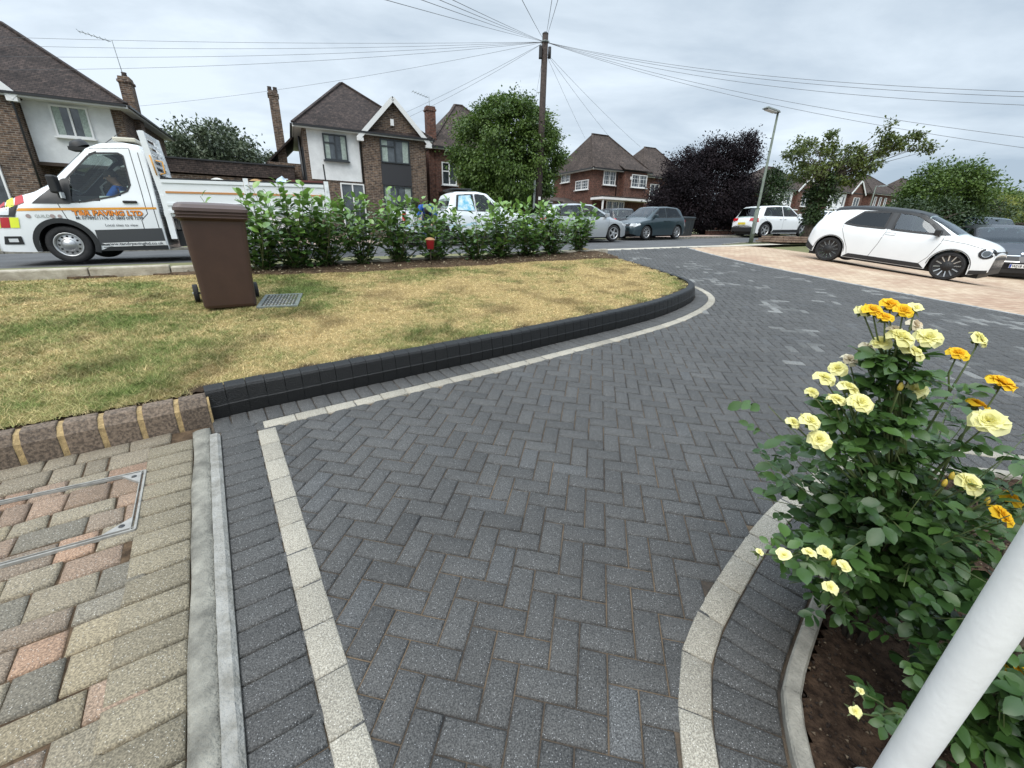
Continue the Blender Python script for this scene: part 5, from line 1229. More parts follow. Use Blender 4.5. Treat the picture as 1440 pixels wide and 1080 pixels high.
def endplate(root, S, x, y0, y1, z0, z1, m, name, bulge=.0, proud=.012, sgn=1, n=8):
    """a fitting on the nose (sgn 1) or tail (-1): follows the plan curve of the body"""
    vs = []
    for i in range(n + 1):
        y = y0 + (y1 - y0) * i / n
        # find x where the half width equals |y| at mid height
        for j, z in enumerate((z0, z1)):
            xs = np.linspace(S.x1, S.x1 - .6, 50) if sgn > 0 else np.linspace(S.x0, S.x0 + .6, 50); xx = xs[0]
            for q in xs:
                if S.side_y(q, min(z, S.sh(q) - .02)) >= abs(y) and S.top(q) >= z - .005: xx = q; break
            vs.append((xx + sgn * proud, y, z))
    b = MB(); b.add(vs, [(2 * i, 2 * i + 2, 2 * i + 3, 2 * i + 1) for i in range(n)], 0, True); return b.build(name, m, root, recalc=False)

# ---- generic shapes
HATCH_E = dict(L=3.9, W=1.75, r=.32, wf=1.27, wb=-1.27, ra=.37, tw=.2, wo=.135, dx=.025, rc=.10,
    top=[(-1.945, .62), (-1.94, .86), (-1.88, 1.02), (-1.76, 1.18), (-1.58, 1.36), (-1.42, 1.455), (-1.0, 1.505), (-.4, 1.515), (.1, 1.49), (.42, 1.43), (.8, 1.26), (1.22, 1.02), (1.5, .97), (1.75, .90), (1.88, .82), (1.945, .66)],
    sh=[(-1.945, .6), (-1.85, .86), (-1.6, .95), (-.9, .955), (.6, .93), (1.2, .90), (1.6, .86), (1.85, .74), (1.945, .62)],
    wid=[(-1.945, .60), (-1.90, .72), (-1.75, .82), (-1.3, .872), (1.3, .872), (1.6, .85), (1.82, .79), (1.9, .72), (1.945, .63)],
    wr=[(-1.95, .5), (-1.7, .56), (-1.3, .60), (.3, .60), (.8, .62), (1.2, .68), (1.9, .5)],
    low=[(-1.945, .34), (-1.7, .22), (-.9, .19), (.9, .19), (1.7, .20), (1.945, .30)],
    win=[[(-1.12, 1.02), (-1.05, 1.10), (-.82, 1.345), (-.22, 1.40), (-.20, .99), (-.8, .99)], [(-.06, .985), (-.08, 1.40), (.28, 1.385), (.62, 1.21), (.93, .975), (.4, .975)]], wg=['tint', 'glass_dim'], sg=['glass', 'tint'],
    screens=[(.50, 1.20), (-1.72, -1.50)],
    lines=[[(-.14, 1.42), (-.14, .95), (-.20, .62), (-.32, .235)], [(.98, .97), (.98, .80), (.86, .45), (.70, .235)], [(-1.12, 1.0), (-1.10, .88), (-.98, .66), (-.85, .45), (-.78, .235)], [(.98, .88), (1.4, .845), (1.72, .78)]],
    handles=[], mirror=(.86, 1.0), bm=True, rim=('ticks', 12, 'chrome', .80), cladding=0, sill=[[(-.88, .20), (.88, .20), (.84, .30), (-.84, .30)]], seal=.05, sx=.0)
(fx, fy), (qx, qy) = (10.27, 10.35), (8.85, 12.42)      # where the near-side wheels stand
cx, cy = (fx + qx) / 2, (fy + qy) / 2
hx, hy = fx - qx, fy - qy; hd = math.atan2(hy, hx)
# near-side wheels touch the ground along the measured line; body centre lies W/2 to the far side
lx, ly = -math.sin(hd), math.cos(hd)
car_e, Se = car('parked_car', 'white compact hatchback with black roof and bladed wheels on the pink block drive', 'car', cx + lx * .76, cy + ly * .76, hd, HATCH_E, M['white_paint'])
zf_, zr_ = G(fx, fy) + drop(fx, fy) - .006, G(qx, qy) + drop(qx, qy) - .006; fwd = Vector((hx, hy, zf_ - zr_)).normalized(); nn_ = Vector((0, 0, 1)); lf_ = nn_.cross(fwd).normalized(); nn_ = fwd.cross(lf_)
ct_ = Vector((cx, cy, (zf_ + zr_) / 2)) + lf_ * .76; car_e.matrix_world = Matrix(((fwd.x, lf_.x, nn_.x, ct_.x), (fwd.y, lf_.y, nn_.y, ct_.y), (fwd.z, lf_.z, nn_.z, ct_.z), (0, 0, 0, 1)))
b = MB(); k = Se.Y.shape[1]      # black roof skin and pillars
j0 = Se.NL + Se.NU - 1; xs = np.linspace(-1.50, .52, 40); rows = list(range(j0, k)); vs = []
for x in xs:
    i = np.clip((x - Se.x0) / (Se.X[1] - Se.X[0]), 0, len(Se.X) - 1.001); a = int(i); f = i - a; Yr = Se.Y[a] * (1 - f) + Se.Y[a + 1] * f; Zr = Se.Z[a] * (1 - f) + Se.Z[a + 1] * f
    vs += [(x, Yr[j] + .004 * (j < j0 + 6), Zr[j] + .004) for j in rows] + [(x, -Yr[j] - .004 * (j < j0 + 6), Zr[j] + .004) for j in rows[::-1][1:]]
c = 2 * len(rows) - 1; b.add(vs, [(i * c + j, i * c + j + 1, (i + 1) * c + j + 1, (i + 1) * c + j) for i in range(len(xs) - 1) for j in range(c - 1)], 0, True); b.build('roof', mat('black_roof_paint', (.010, .011, .012), .32, spec=.35), car_e, recalc=False)
Se.panel('pillar', [(-.22, .99), (-.22, 1.41), (-.06, 1.41), (-.05, .985)], M['trim'], car_e, .005, nx=4)
Se.panel('pillar', [(.26, 1.40), (.34, 1.42), (.72, 1.22), (1.08, .985), (.93, .965), (.62, 1.20)], M['trim'], car_e, .0055, nx=16)
for wx in (1.27, -1.27):
    for sd in (1, -1): b = MB(); Se.ribbon(b, [(wx + .385 * math.cos(a), .32 + .385 * math.sin(a)) for a in np.linspace(.0, math.pi, 24)], .014, .004, sides=(sd,)); b.build('arch_trim', M['black'], car_e)
Se.panel('bumper_trim', [(1.66, .20), (1.93, .27), (1.93, .34), (1.66, .30)], M['trim'], car_e, .008, nx=6)
Se.panel('bumper_trim', [(-1.935, .33), (-1.66, .22), (-1.66, .34), (-1.935, .52)], M['trim'], car_e, .01, nx=8)
endplate(car_e, Se, 0, -.66, .66, .57, .74, M['black'], 'grille', proud=.010, n=16); endplate(car_e, Se, 0, -.62, .62, .24, .36, M['black'], 'air_intake', proud=.012, n=16)
ell = lambda a_, b_: [(1.795 + a_ * math.cos(q), .685 + b_ * math.sin(q)) for q in np.linspace(0, 2 * math.pi, 17)[:-1]]
Se.panel('headlight_surround', ell(.125, .115), M['black'], car_e, .010, nx=14)
Se.panel('headlight_ring', ell(.075, .075), M['chrome'], car_e, .013, nx=10); Se.panel('headlight', ell(.062, .062), M['wpane'], car_e, .016, nx=10)
for sd in ():
    b = MB(); c_ = Vector((1.86, sd * .60, .645)); 
    Mh = Matrix.Translation(c_) @ Matrix.Rotation(R_(28 * sd), 4, 'Z') @ Matrix.Rotation(R_(90), 4, 'Y'); b.lathe([(.0, .085), (.05, .08), (.075, .065), (.08, .04), (.08, -.04)], 24, Mh, 0)
    hl = b.build('headlight', M['wpane'], car_e); b = MB(); b.lathe([(.078, .055), (.085, .068), (.12, .05), (.13, .0), (.13, -.10)], 24, Mh); b.build('bezel', M['black'], hl)
Se.panel('door_handle', [(-.12, .86), (-.12, .905), (.06, .905), (.06, .86)], M['white_paint'], car_e, .006, nx=3)
b = MB()
for w_ in [[(-.125, .855), (-.125, .91), (.065, .91), (.065, .855)]]: Se.ribbon(b, w_, .006, .004, closed=True)
b.build('handle_recess', M['trim'], car_e)

def saloon_params(L=4.3, W=1.8, H=1.47, r=.32, hood=.95, screen=(1.15, .35), rear='hatch', belt=.93):
    f = L / 2; wf, wb = f - .85, -f + .78
    if rear == 'hatch':
        top = [(-f, .55), (-f + .03, .85), (-f + .12, 1.0), (-f + .45, H - .13), (-f + .65, H - .05), (-.5, H), (screen[1], H - .03), (screen[0] - .2, hood + .14), (screen[0], hood), (f - .5, hood - .1), (f - .15, hood - .22), (f, .55)]
        sc = [(screen[1] + .05, screen[0] - .02), (-f + .14, -f + .48)]
        c0 = -f + .55
    else:
        top = [(-f, .6), (-f + .04, .95), (-f + .5, 1.02), (-f + 1.15, H - .06), (-.4, H), (screen[1], H - .03), (screen[0] - .2, hood + .12), (screen[0], hood), (f - .5, hood - .1), (f - .15, hood - .22), (f, .55)]
        sc = [(screen[1] + .05, screen[0] - .02), (-f + .56, -f + 1.1)]; c0 = -f + .95
    return dict(L=L, W=W, r=r, wf=wf, wb=wb, top=top, sh=[(-f, .55), (-f + .1, belt - .1), (-f + .4, belt + .04), (.3, belt - .02), (screen[0], belt - .07), (f - .4, hood - .2), (f, .52)],
        wid=[(-f, W * .36), (-f + .06, W * .43), (-f + .3, W * .485), (-.8, W * .5), (.9, W * .5), (f - .4, W * .475), (f - .12, W * .42), (f, W * .3)], wr=[(-f, W * .3), (-f + .5, W * .35), (0, W * .35), (screen[0], W * .38), (f, W * .3)],
        low=[(-f, .35), (-f + .25, .2), (f - .3, .18), (f, .28)],
        win=[[(c0, belt + .08), (c0 + .28, H - .13), (-.32, H - .09), (-.30, belt + .05)], [(-.22, belt + .05), (-.24, H - .09), (screen[1] - .08, H - .12), (screen[0] - .32, belt + .05)]],
        screens=sc, lines=[[(-.27, H - .08), (-.27, .25)], [(screen[0] - .25, belt), (screen[0] - .35, .25)], [(c0 + .05, belt), (wb + .38, .55), (wb + .48, .25)]],
        handles=[(-.5, belt - .1), (.0 - .1 + .0, belt - .1)] if False else [(-.46, belt - .1), (.35 - .9 + .4, belt - .1)], hbody=True, mirror=(screen[0] - .42, belt + .08), rim=('spoke', 5, 'alloy', .7),
        head=[[(f - .42, .66), (f - .38, .76), (f - .06, .66), (f - .08, .56)]], tail=[[(-f + .04, .72), (-f + .03, .9), (-f + .22, .95), (-f + .25, .8)]], sx=-.05)
# heading helpers
E_ = TH
def along(px, py, s): t, h = onS(px, py, s); return t
# silver hatchback parked beyond the road, facing right
PS = saloon_params(4.34, 1.84, 1.5, .33, .98, (1.30, .30)); PS['rim'] = ('spoke', 5, 'alloy', .7)
t = along(867, 326, 15.6 - .9) - PS['wf']; x, y = xy(15.75, t); silver, Ss = car('parked_car', 'silver hatchback parked across the road, half behind the last laurel', 'car', x, y, TH, PS, M['silver_paint'])
# slate hatchback facing left
PM = saloon_params(3.85, 1.68, 1.51, .31, .98, (1.02, .20)); PM['rim'] = ('spoke', 8, 'alloy', .7)
t = (along(909, 326, 15.9) + along(947, 326, 15.9)) / 2; x, y = xy(16.7, t + .03); slate, Sm = car('parked_car', 'slate blue small hatchback facing left beside the silver one', 'car', x, y, TH + math.pi + R_(6), PM, M['teal_paint'])
def front_detail(root, S, P_, plate=None, grille=(-.38, .38, .58, .68), two=False):
    if two:
        for sg in (-1, 1): endplate(root, S, 0, sg * .08, sg * .40, grille[2], grille[3], M['black'], 'grille', proud=.02); endplate(root, S, 0, sg * .06, sg * .42, grille[3], grille[3] + .018, M['chrome'], 'grille_frame', proud=.024); endplate(root, S, 0, sg * .06, sg * .42, grille[2] - .018, grille[2], M['chrome'], 'grille_frame', proud=.024)
    else: endplate(root, S, 0, grille[0], grille[1], grille[2], grille[3], M['black'], 'grille', proud=.014)
    endplate(root, S, 0, -.55, .55, .26, .38, M['black'], 'air_intake', proud=.014)
    for sg in (-1, 1): endplate(root, S, 0, sg * .46, sg * (P_['W'] * .42), .60, .72, M['lampglass'], 'headlight', proud=.014)
def plate(root, S, z, txt, yellow=False, sgn=1, y=0.0, proud=.05):
    X_ = (S.x1 if sgn > 0 else S.x0) + sgn * proud; b = MB(); b.box((X_, y, z), (.012, .52, .111)); p = b.build('number_plate', mat('plate_yellow', (.75, .6, .05), .4) if yellow else M['upvc'], root)
    if txt:
        mt = Matrix(((0, 0, sgn, X_ + sgn * .0075), (sgn, 0, 0, y - sgn * .205), (0, 1, 0, z - .032), (0, 0, 0, 1))); text_mesh('characters', txt, .095, M['black'], p, mt, width=.44, bold=.002)
        b = MB(); b.box((X_ + sgn * .0068, y - sgn * .235, z), (.002, .04, .1)); b.build('blue_band', mat('plate_blue', (.02, .06, .35), .4), p)
    return p
front_detail(slate, Sm, PM, grille=(-.5, .5, .60, .70)); plate(slate, Sm, .42, None); front_detail(silver, Ss, PS)
endplate(slate, Sm, 0, -.3, .3, .70, .715, M['chrome'], 'grille_bar', proud=.018)
# dark estate on the drive behind them, tail towards the road
PD = saloon_params(4.5, 1.85, 1.62, .34, 1.02, (1.2, .3)); x, y = xy(22.3, along(862, 300, 22.3)); dark, Sd = car('parked_car', 'black estate car with red tail light on the drive behind the silver hatchback', 'car', x, y, TH + R_(70), PD, M['dark_paint'])
plate(dark, Sd, .8, None, True, -1); [endplate(dark, Sd, 0, sg * .5, sg * .78, .82, 1.0, M['redlens'], 'tail_light', sgn=-1, proud=.02) for sg in (-1, 1)]
# white crossover, tail towards us
PW = saloon_params(4.4, 1.84, 1.66, .36, 1.05, (1.2, .30), belt=1.03); PW.update(cladding=.07, ra=.43, rim=('spoke', 5, 'alloy', .7), sill=[[(-1.0, .22), (1.0, .22), (.95, .38), (-.95, .38)]])
t = (along(1082, 326, 16) + along(1106, 326, 16)) / 2 ; x, y = xy(16.3, t - .2); suv, Sw = car('parked_car', 'white crossover seen from behind, parked just right of the near street lamp', 'car', x, y, TH - R_(9), PW, M['white_paint'])
[endplate(suv, Sw, 0, sg * .42, sg * .84, .86, 1.0, M['redlens'], 'tail_light', sgn=-1, proud=.02) for sg in (-1, 1)]; endplate(suv, Sw, 0, -.8, .8, .30, .52, M['trim'], 'bumper', sgn=-1, proud=.02, n=16); plate(suv, Sw, .72, None, True, -1)
PH = saloon_params(4.1, 1.75, 1.48, .32, .95, (1.1, .25)); t = along(1121, 322, 17.2); x, y = xy(16.8, t + 1.2); w2, S2 = car('parked_car', 'white hatchback facing us, behind the white crossover', 'car', x, y, TH + math.pi + R_(8), PH, M['white_paint']); front_detail(w2, S2, PH); plate(w2, S2, .42, None)
t = along(1145, 318, 18); x, y = xy(17.0, t + 4.2); w3, S3 = car('parked_car', 'dark hatchback beyond the trunk of the street tree', 'car', x, y, TH + math.pi + R_(4), PH, M['dark_paint']); front_detail(w3, S3, PH)
# dark saloon at the right edge
PB = saloon_params(4.65, 1.82, 1.43, .34, .98, (1.05, .1), rear='saloon', belt=.93)
d_ = ray(1434, 374); p_ = CAM + d_ * (.66 / -d_.z); fx, fy = p_.x, p_.y; hb = R_(-120); print('saloon nose', p_)
bmw, Sb = car('parked_car', 'dark blue saloon at the right edge behind the white hatchback', 'car', fx - math.cos(hb) * 2.3, fy - math.sin(hb) * 2.3, hb, PB, M['dark_paint'])
bz = G(fx, fy) + drop(fx, fy); fwd = Vector((math.cos(hb) * math.cos(R_(6)), math.sin(hb) * math.cos(R_(6)), -math.sin(R_(6)))); lf_ = Vector((0, 0, 1)).cross(fwd).normalized(); nn_ = fwd.cross(lf_); ct_ = Vector((fx, fy, .354)) - fwd * 2.32
bmw.matrix_world = Matrix(((fwd.x, lf_.x, nn_.x, ct_.x), (fwd.y, lf_.y, nn_.y, ct_.y), (fwd.z, lf_.z, nn_.z, ct_.z), (0, 0, 0, 1)))
front_detail(bmw, Sb, PB, grille=(0, 0, .60, .74), two=True); plate(bmw, Sb, .47, 'WJ18 OUV')
b = MB(); b.lathe([(0, .006), (.036, .004), (.04, 0)], 20, Matrix.Translation((2.12, 0, .80)) @ Matrix.Rotation(R_(60), 4, 'Y')); b.build('badge', M['chrome'], bmw)
PG = saloon_params(4.4, 1.8, 1.5, .33, .98, (1.1, .2)); x, y = xy(8.6, 22.6); car('parked_car', 'dark car roof just visible above the dark blue saloon bonnet', 'car', 18.6, 17.9, hb, PG, M['teal_paint'], h=-.35)

# ---- pickup with blue and yellow graphics
PP_ = dict(L=5.3, W=1.86, r=.38, wf=1.75, wb=-1.47, ra=.45, tw=.24, wo=.14, dx=.035, rc=.08,
    top=[(-2.65, .7), (-2.62, 1.16), (-1.08, 1.18), (-1.0, 1.24), (-.80, 1.72), (-.6, 1.80), (.2, 1.82), (.55, 1.76), (1.25, 1.24), (1.4, 1.16), (2.2, 1.07), (2.5, .98), (2.65, .7)],
    sh=[(-2.65, .68), (-2.6, 1.12), (-1.0, 1.12), (1.2, 1.08), (2.2, .98), (2.6, .8), (2.65, .68)], wid=[(-2.65, .86), (-2.5, .90), (2.0, .92), (2.4, .86), (2.65, .66)], wr=[(-2.65, .84), (-1.1, .84), (-.9, .68), (.3, .66), (1.2, .72), (2.6, .6)],
    low=[(-2.65, .5), (-2.0, .42), (2.2, .36), (2.65, .42)], win=[[(-.72, 1.16), (-.62, 1.66), (-.02, 1.70), (.0, 1.14)], [(.08, 1.14), (.06, 1.70), (.42, 1.68), (1.0, 1.14)]],
    screens=[(.62, 1.30), (-1.0, -.86)], lines=[[(.04, 1.7), (.04, .45)], [(.95, 1.12), (.92, .45)], [(-.78, 1.14), (-.74, .45)], [(-1.02, 1.14), (-1.02, .42)]], handles=[(-.1 - .5, 1.0), (.2, 1.0)], mirror=(.88, 1.2), rim=('spoke', 6, 'alloy', .66), cladding=.06, hbody=True,
    head=[[(2.25, .86), (2.2, .98), (2.55, .9), (2.58, .8)]], tail=[[(-2.64, .8), (-2.62, 1.08), (-2.5, 1.08), (-2.5, .8)]])
t = along(640, 305, 15.0); t = (along(583, 300, 15.1) + along(742, 300, 15.1)) / 2; x, y = xy(15.95, t + .05)
m, N, L, b_ = nodes_of('beach_scene_wrap'); b_.inputs['Roughness'].default_value = .3
tcn = N.new('ShaderNodeTexCoord'); sx_ = N.new('ShaderNodeSeparateXYZ'); L.new(tcn.outputs['Object'], sx_.inputs[0]); n_ = N.new('ShaderNodeTexNoise'); n_.inputs['Scale'].default_value = 2.6; n_.inputs['Detail'].default_value = 5; n_.inputs['Distortion'].default_value = 1.2; L.new(tcn.outputs['Object'], n_.inputs['Vector'])
ad = N.new('ShaderNodeMath'); ad.operation = 'MULTIPLY_ADD'; L.new(n_.outputs['Fac'], ad.inputs[0]); ad.inputs[1].default_value = .55; L.new(sx_.outputs['Z'], ad.inputs[2]); r_ = N.new('ShaderNodeValToRGB'); L.new(ad.outputs[0], r_.inputs['Fac'])
e = r_.color_ramp.elements; e[0].position = .85; e[0].color = (.62, .66, .68, 1); e[1].position = 1.5; e[1].color = (.72, .73, .72, 1)
for p_, c_ in ((.92, (.35, .58, .66, 1)), (1.02, (.68, .72, .70, 1)), (1.12, (.30, .54, .64, 1)), (1.2, (.72, .74, .72, 1)), (1.27, (.72, .62, .30, 1)), (1.38, (.72, .62, .32, 1)), (1.43, (.70, .74, .76, 1))): q = e.new(p_); q.color = c_
L.new(r_.outputs[0], b_.inputs['Base Color']); M['wrap'] = m
pick, Sp = car('pickup_truck', 'double-cab pickup with pale blue and yellow side graphics parked across the road', 'pickup truck', x, y, TH, PP_, M['wrap'])
Sp.panel('window_graphic', [(-.66, 1.17), (-.58, 1.64), (-.02, 1.68), (.0, 1.15)], mat('window_film', (.10, .42, .6), .3, scale=6, c2=(.7, .78, .8)), pick, .009, nx=6)
b = MB(); b.box((-.35, 0, 1.87), (.75, 1.05, .05)); b.build('light_bar', M['trim'], pick, bevel=.015)
b = MB(); b.box((-1.85, 0, 1.16), (1.45, 1.6, .03)); b.build('load_cover', M['black'], pick)
b = MB(); 
for sd in (-1, 1): b.bar((-2.55, sd * .86, 1.19), (-1.05, sd * .86, 1.21), .06, .04)
b.build('bed_rail', M['steel'], pick)

# ================================================================== THE TIPPER TRUCK (foreground left)
TS, TTt = 12.22, -3.83           # front axle on the street frame; faces left
x, y = xy(TS, TTt); tm = ground_matrix(x, y, TH + math.pi)
trk = empty('tipper_truck', (0, 0, 0), 0, 'white dropside tipper truck with orange stripe and paving firm lettering', 'truck', mat=tm)
for o_ in (): pass
TR_ = Shell(top=[(-1.53, 2.06), (-1.45, 2.17), (-1.2, 2.20), (-.85, 2.16), (-.62, 2.06), (-.30, 1.76), (.06, 1.42), (.26, 1.30), (.52, 1.22), (.80, 1.10), (.98, .90), (1.08, .5)],
    sh=[(-1.53, 1.22), (-.2, 1.20), (.1, 1.20), (.5, 1.04), (.85, .90), (1.08, .48)], wid=[(-1.53, .98), (-1.3, 1.0), (.2, 1.0), (.60, .98), (.85, .92), (1.0, .80), (1.08, .64)], wr=[(-1.53, .80), (-.6, .80), (.1, .84), (.6, .78), (1.08, .55)],
    low=[(-1.53, .22), (-.5, .22), (.5, .22), (1.08, .24)], wheels=[(0, .34)], ra=.40, dx=.025, barrel=.03, rc=.12, win=.05)
twin = [(-.20, 1.08), (-.26, 1.50), (-.66, 1.90), (-.76, 1.955), (-1.12, 1.975), (-1.19, 1.93), (-1.19, 1.42), (-1.12, 1.30), (-.90, 1.20), (-.45, 1.10)]
TR_.mesh('cab', M['white_paint'], trk, [oring(twin, .01)], [(-.60, .10)]); TR_.mesh('interior', M['interior'], trk, [oring(twin, -.03)], [(-.70, .14)], inset=.03)
TR_.screen('windscreen', -.63, .13, M['glass'], trk)
TR_.panel('side_window', twin, M['glass'], trk, .003, nx=40); 
for sd in (1, -1): b = MB(); TR_.ribbon(b, oring(twin, .006), .03, .006, closed=True, sides=(sd,)); b.build('window_seal', M['black'], trk)
TR_.panel('quarter_panel', [(.30, 1.06), (-.20, 1.5), (-.30, 1.5), (-.26, 1.06)], M['trim'], trk, .008, nx=16)
b = MB()
for l in ([(-1.30, 2.06), (-1.33, 1.3), (-1.34, .9), (-1.22, .78), (-1.22, .40), (-1.26, .28)], [(-.06, 1.06), (-.12, .8), (-.30, .68)], [(-.70, 2.03), (-1.30, 2.07)], [(-1.42, 2.0), (-1.45, 1.2), (-1.46, .3)], [(-1.24, .30), (-.5, .28)]):
    for sd in (1, -1): b = MB(); TR_.ribbon(b, l, .012, .002, sides=(sd,)); b.build('door_gap', M['trim'], trk)
TR_.panel('body_cladding', [(-1.50, .32), (-1.50, .63), (-.46, .60), (-.46, .32)], mat('grey_cladding', (.045, .048, .052), .55), trk, .012, nx=10)
TR_.panel('sill', [(-1.52, .215), (-1.52, .30), (-.47, .29), (-.42, .215)], M['trim'], trk, .01, nx=6)
TR_.panel('stripe', [(-1.50, .985), (-1.50, 1.02), (.52, .975), (.54, .93)], mat('orange_stripe', (.70, .30, .03), .35), trk, .006, nx=50)
for sd in (1, -1): b = MB(); TR_.ribbon(b, [(.43 * math.cos(a), .34 + .43 * math.sin(a)) for a in np.linspace(-.25, math.pi + .35, 30)], .085, .014, sides=(sd,)); b.build('arch_trim', M['trim'], trk)
red, yel = mat('chevron_red', (.42, .02, .025), .4), mat('chevron_yellow', (.72, .78, .05), .4)
q0 = [(.58, .66), (.60, .82), (.93, .80), (.93, .64)]
for k in range(3):
    xa = .57 + k * .135; TR_.panel('chevron', [(xa, .645), (xa - .03, .82), (xa + .10, .82), (xa + .13, .645)], red if k % 2 else yel, trk, .010 + .0005 * k, nx=5)
for k in range(4):
    xa = .40 + k * .15; zt_ = lambda q: float(TR_.top(q)) - .045; TR_.panel('chevron', [(xa, float(TR_.sh(xa)) - .005), (xa + .03, zt_(xa)), (xa + .145, zt_(xa + .13)), (xa + .145, float(TR_.sh(xa + .14)) - .01)], yel if k % 2 else red, trk, .010, nx=4)
TR_.panel('headlight', [(.66, .86), (.62, 1.00), (.80, .97), (.95, .86)], M['lampglass'], trk, .016, nx=8)
TR_.panel('headlight_surround', [(.55, .83), (.50, 1.03), (.74, 1.02), (1.0, .84)], M['black'], trk, .013, nx=6)
TR_.panel('fog_lamp_recess', [(.60, .36), (.60, .50), (.88, .50), (.90, .36)], M['black'], trk, .010, nx=6); TR_.panel('fog_lamp', [(.66, .40), (.66, .46), (.80, .46), (.80, .40)], M['lampglass'], trk, .016, nx=4)
for sd in (1, -1):
    b = MB(); yy = TR_.side_y(-1.15, 1.11); b.box((-1.12, sd * (yy + .02), 1.11), (.22, .035, .045)); b.build('door_handle', M['black'], trk, bevel=.012)
    b = MB(); yy = TR_.side_y(-.16, 1.3); b.box((-.14, sd * (yy + .17), 1.38), (.12, .2, .30)); b.box((-.15, sd * (yy + .05), 1.2), (.07, .16, .10)); mr = b.build('wing_mirror', M['black'], trk, bevel=.03, seg=3)
    b = MB(); b.box((-.20, sd * (yy + .17), 1.20), (.02, .15, .10)); b.build('indicator_lens', M['lampglass'], mr)
for sd in (1, -1): wheel(trk, 0, sd * .86, .34, .22, sd, 'steel', 5, 'alloy', .62)
for sd in (1, -1): wheel(trk, -3.15, sd * .86, .34, .22, sd, 'steel', 5, 'alloy', .62)
b = MB(); b.box((-.3, 0, .36), (2.3, 1.2, .3)); b.box((-2.9, 0, .50), (3.6, .85, .2)); b.box((-1.95, .0, .42), (.5, 1.7, .30))
vs = []
for k in range(21):
    a = math.pi * k / 20
    for yv in (.96, .62): vs.append((.405 * math.cos(a), yv, .34 + .405 * math.sin(a)))
b.add(vs, [(2 * k, 2 * k + 2, 2 * k + 3, 2 * k + 1) for k in range(20)]); b.build('chassis', M['black'], trk)
seats(trk, [(-.95, .48), (-.95, -.5)], .55, .5)
b = MB(); b.box((-.42, 0, 1.12), (.42, 1.7, .16)); b.tube([(-.62 + .0 + .19 * math.cos(a) * .35, -.5 + .19 * math.sin(a), 1.22 + .19 * math.cos(a)) for a in np.linspace(0, 2 * math.pi, 20)], .016, 6, cap=False); b.build('dashboard', M['interior'], trk, bevel=.03)
# roof beacons and aerial
b = MB(); b.lathe([(0, .13), (.10, .12), (.14, .07), (.15, 0)], 20, Matrix.Translation((-.52, .55, 2.06)) @ Matrix.Rotation(R_(22), 4, 'Y')); b.box((-.53, .55, 2.03), (.3, .3, .06)); b.build('roof_lamp', M['black'], trk)
b = MB(); b.box((-1.22, 0, 2.245), (.36, 1.2, .07)); b.build('light_bar', mat('frosted_plastic', (.5, .47, .38), .3), trk, bevel=.02)
b = MB(); b.tube([(-.80, .3, 2.16), (-1.15, .3, 2.42)], .006, 6); b.build('aerial', M['black'], trk)
# lettering
lm = lambda x, z: Matrix(((-1, 0, 0, x), (0, 0, 1, TR_.side_y(x, z)), (0, 1, 0, z), (0, 0, 0, 1)))
sf = lambda x, z: TR_.side_y(x, z)
org = mat('orange_letters', (.80, .26, .03), .4); ink = mat('ink_letters', (.03, .035, .045), .5); grn_ = mat('faint_letters', (.25, .27, .25), .5)
text_mesh('lettering_outline', 'T&R PAVING LTD', .12, mat('letter_shadow', (.16, .07, .03), .5), trk, lm(-.22, .862), off=.009, surf=sf, width=1.05, bold=.009)
text_mesh('lettering', 'T&R PAVING LTD', .12, org, trk, lm(-.225, .865), off=.012, surf=sf, width=1.04, bold=.003)
text_mesh('phone_lettering', 'M: 07789511176 O: 0800 078 7299', .075, ink, trk, lm(-.25, .79), off=.009, surf=sf, width=1.0, bold=.001)
text_mesh('note_lettering', 'Local sites to view', .07, ink, trk, lm(-.64, .665), off=.009, surf=sf, width=.50)
text_mesh('web_lettering', 'www.tandrpavingltd.co.uk', .085, M['upvc'], trk, lm(-.56, .235), off=.0125, surf=sf, width=.92) if False else None
TR_.panel('sill_strip', [(-1.50, .305), (-1.50, .385), (-.50, .36), (-.52, .29)], M['upvc'], trk, .015, nx=6)
text_mesh('web_lettering', 'www.tandrpavingltd.co.uk', .075, ink, trk, lm(-.56, .318), off=.018, surf=sf, width=.90, bold=.001)
text_mesh('emblem_lettering', 'GUILD', .075, grn_, trk, lm(.31, .82), off=.009, surf=sf, width=.20)
b = MB()
for xx, rr in ((.40, .035), (.07, .035), (-.03, .03)): vs = [(xx + rr * math.cos(a), TR_.side_y(xx, .845) + .009, .845 + rr * math.sin(a)) for a in np.linspace(0, 2 * math.pi, 12, endpoint=False)]; b.add(vs, [tuple(range(12))])
b.build('emblem', mat('emblem_tint', (.35, .28, .27), .5), trk)
# headboard and drop-side bed
b = MB()
for yy_ in (.93, -.15):
    b.bar((-1.66, yy_, .42), (-1.66, yy_, 1.25), .10, .10); b.bar((-1.66, yy_, 1.25), (-1.58, yy_, 2.36), .10, .08)
b.bar((-1.58, -.15, 2.33), (-1.58, .93, 2.33), .06, .08)
for k in range(9): f = k / 8; b.bar((-1.655 + .07 * f, -.12, 1.3 + 1.0 * f), (-1.655 + .07 * f, .9, 1.3 + 1.0 * f), .03, .05)
b.build('headboard', M['white_paint'], trk)
b = MB(); b.tube([(-1.72, .98, 1.62), (-1.80, .98, 1.64), (-1.80, .98, 1.84), (-1.70, .98, 1.86)], .014, 6); b.tube([(-1.63, .99, 1.95), (-1.66, .99, 1.6)], .012, 6); b.build('orange_handle', mat('orange_steel', (.65, .32, .06), .5), trk)
b = MB(); b.box((-3.17, 0, .90), (3.14, 1.94, .1)); b.build('bed_floor', M['white_paint'], trk)
dsm = M['white_paint']
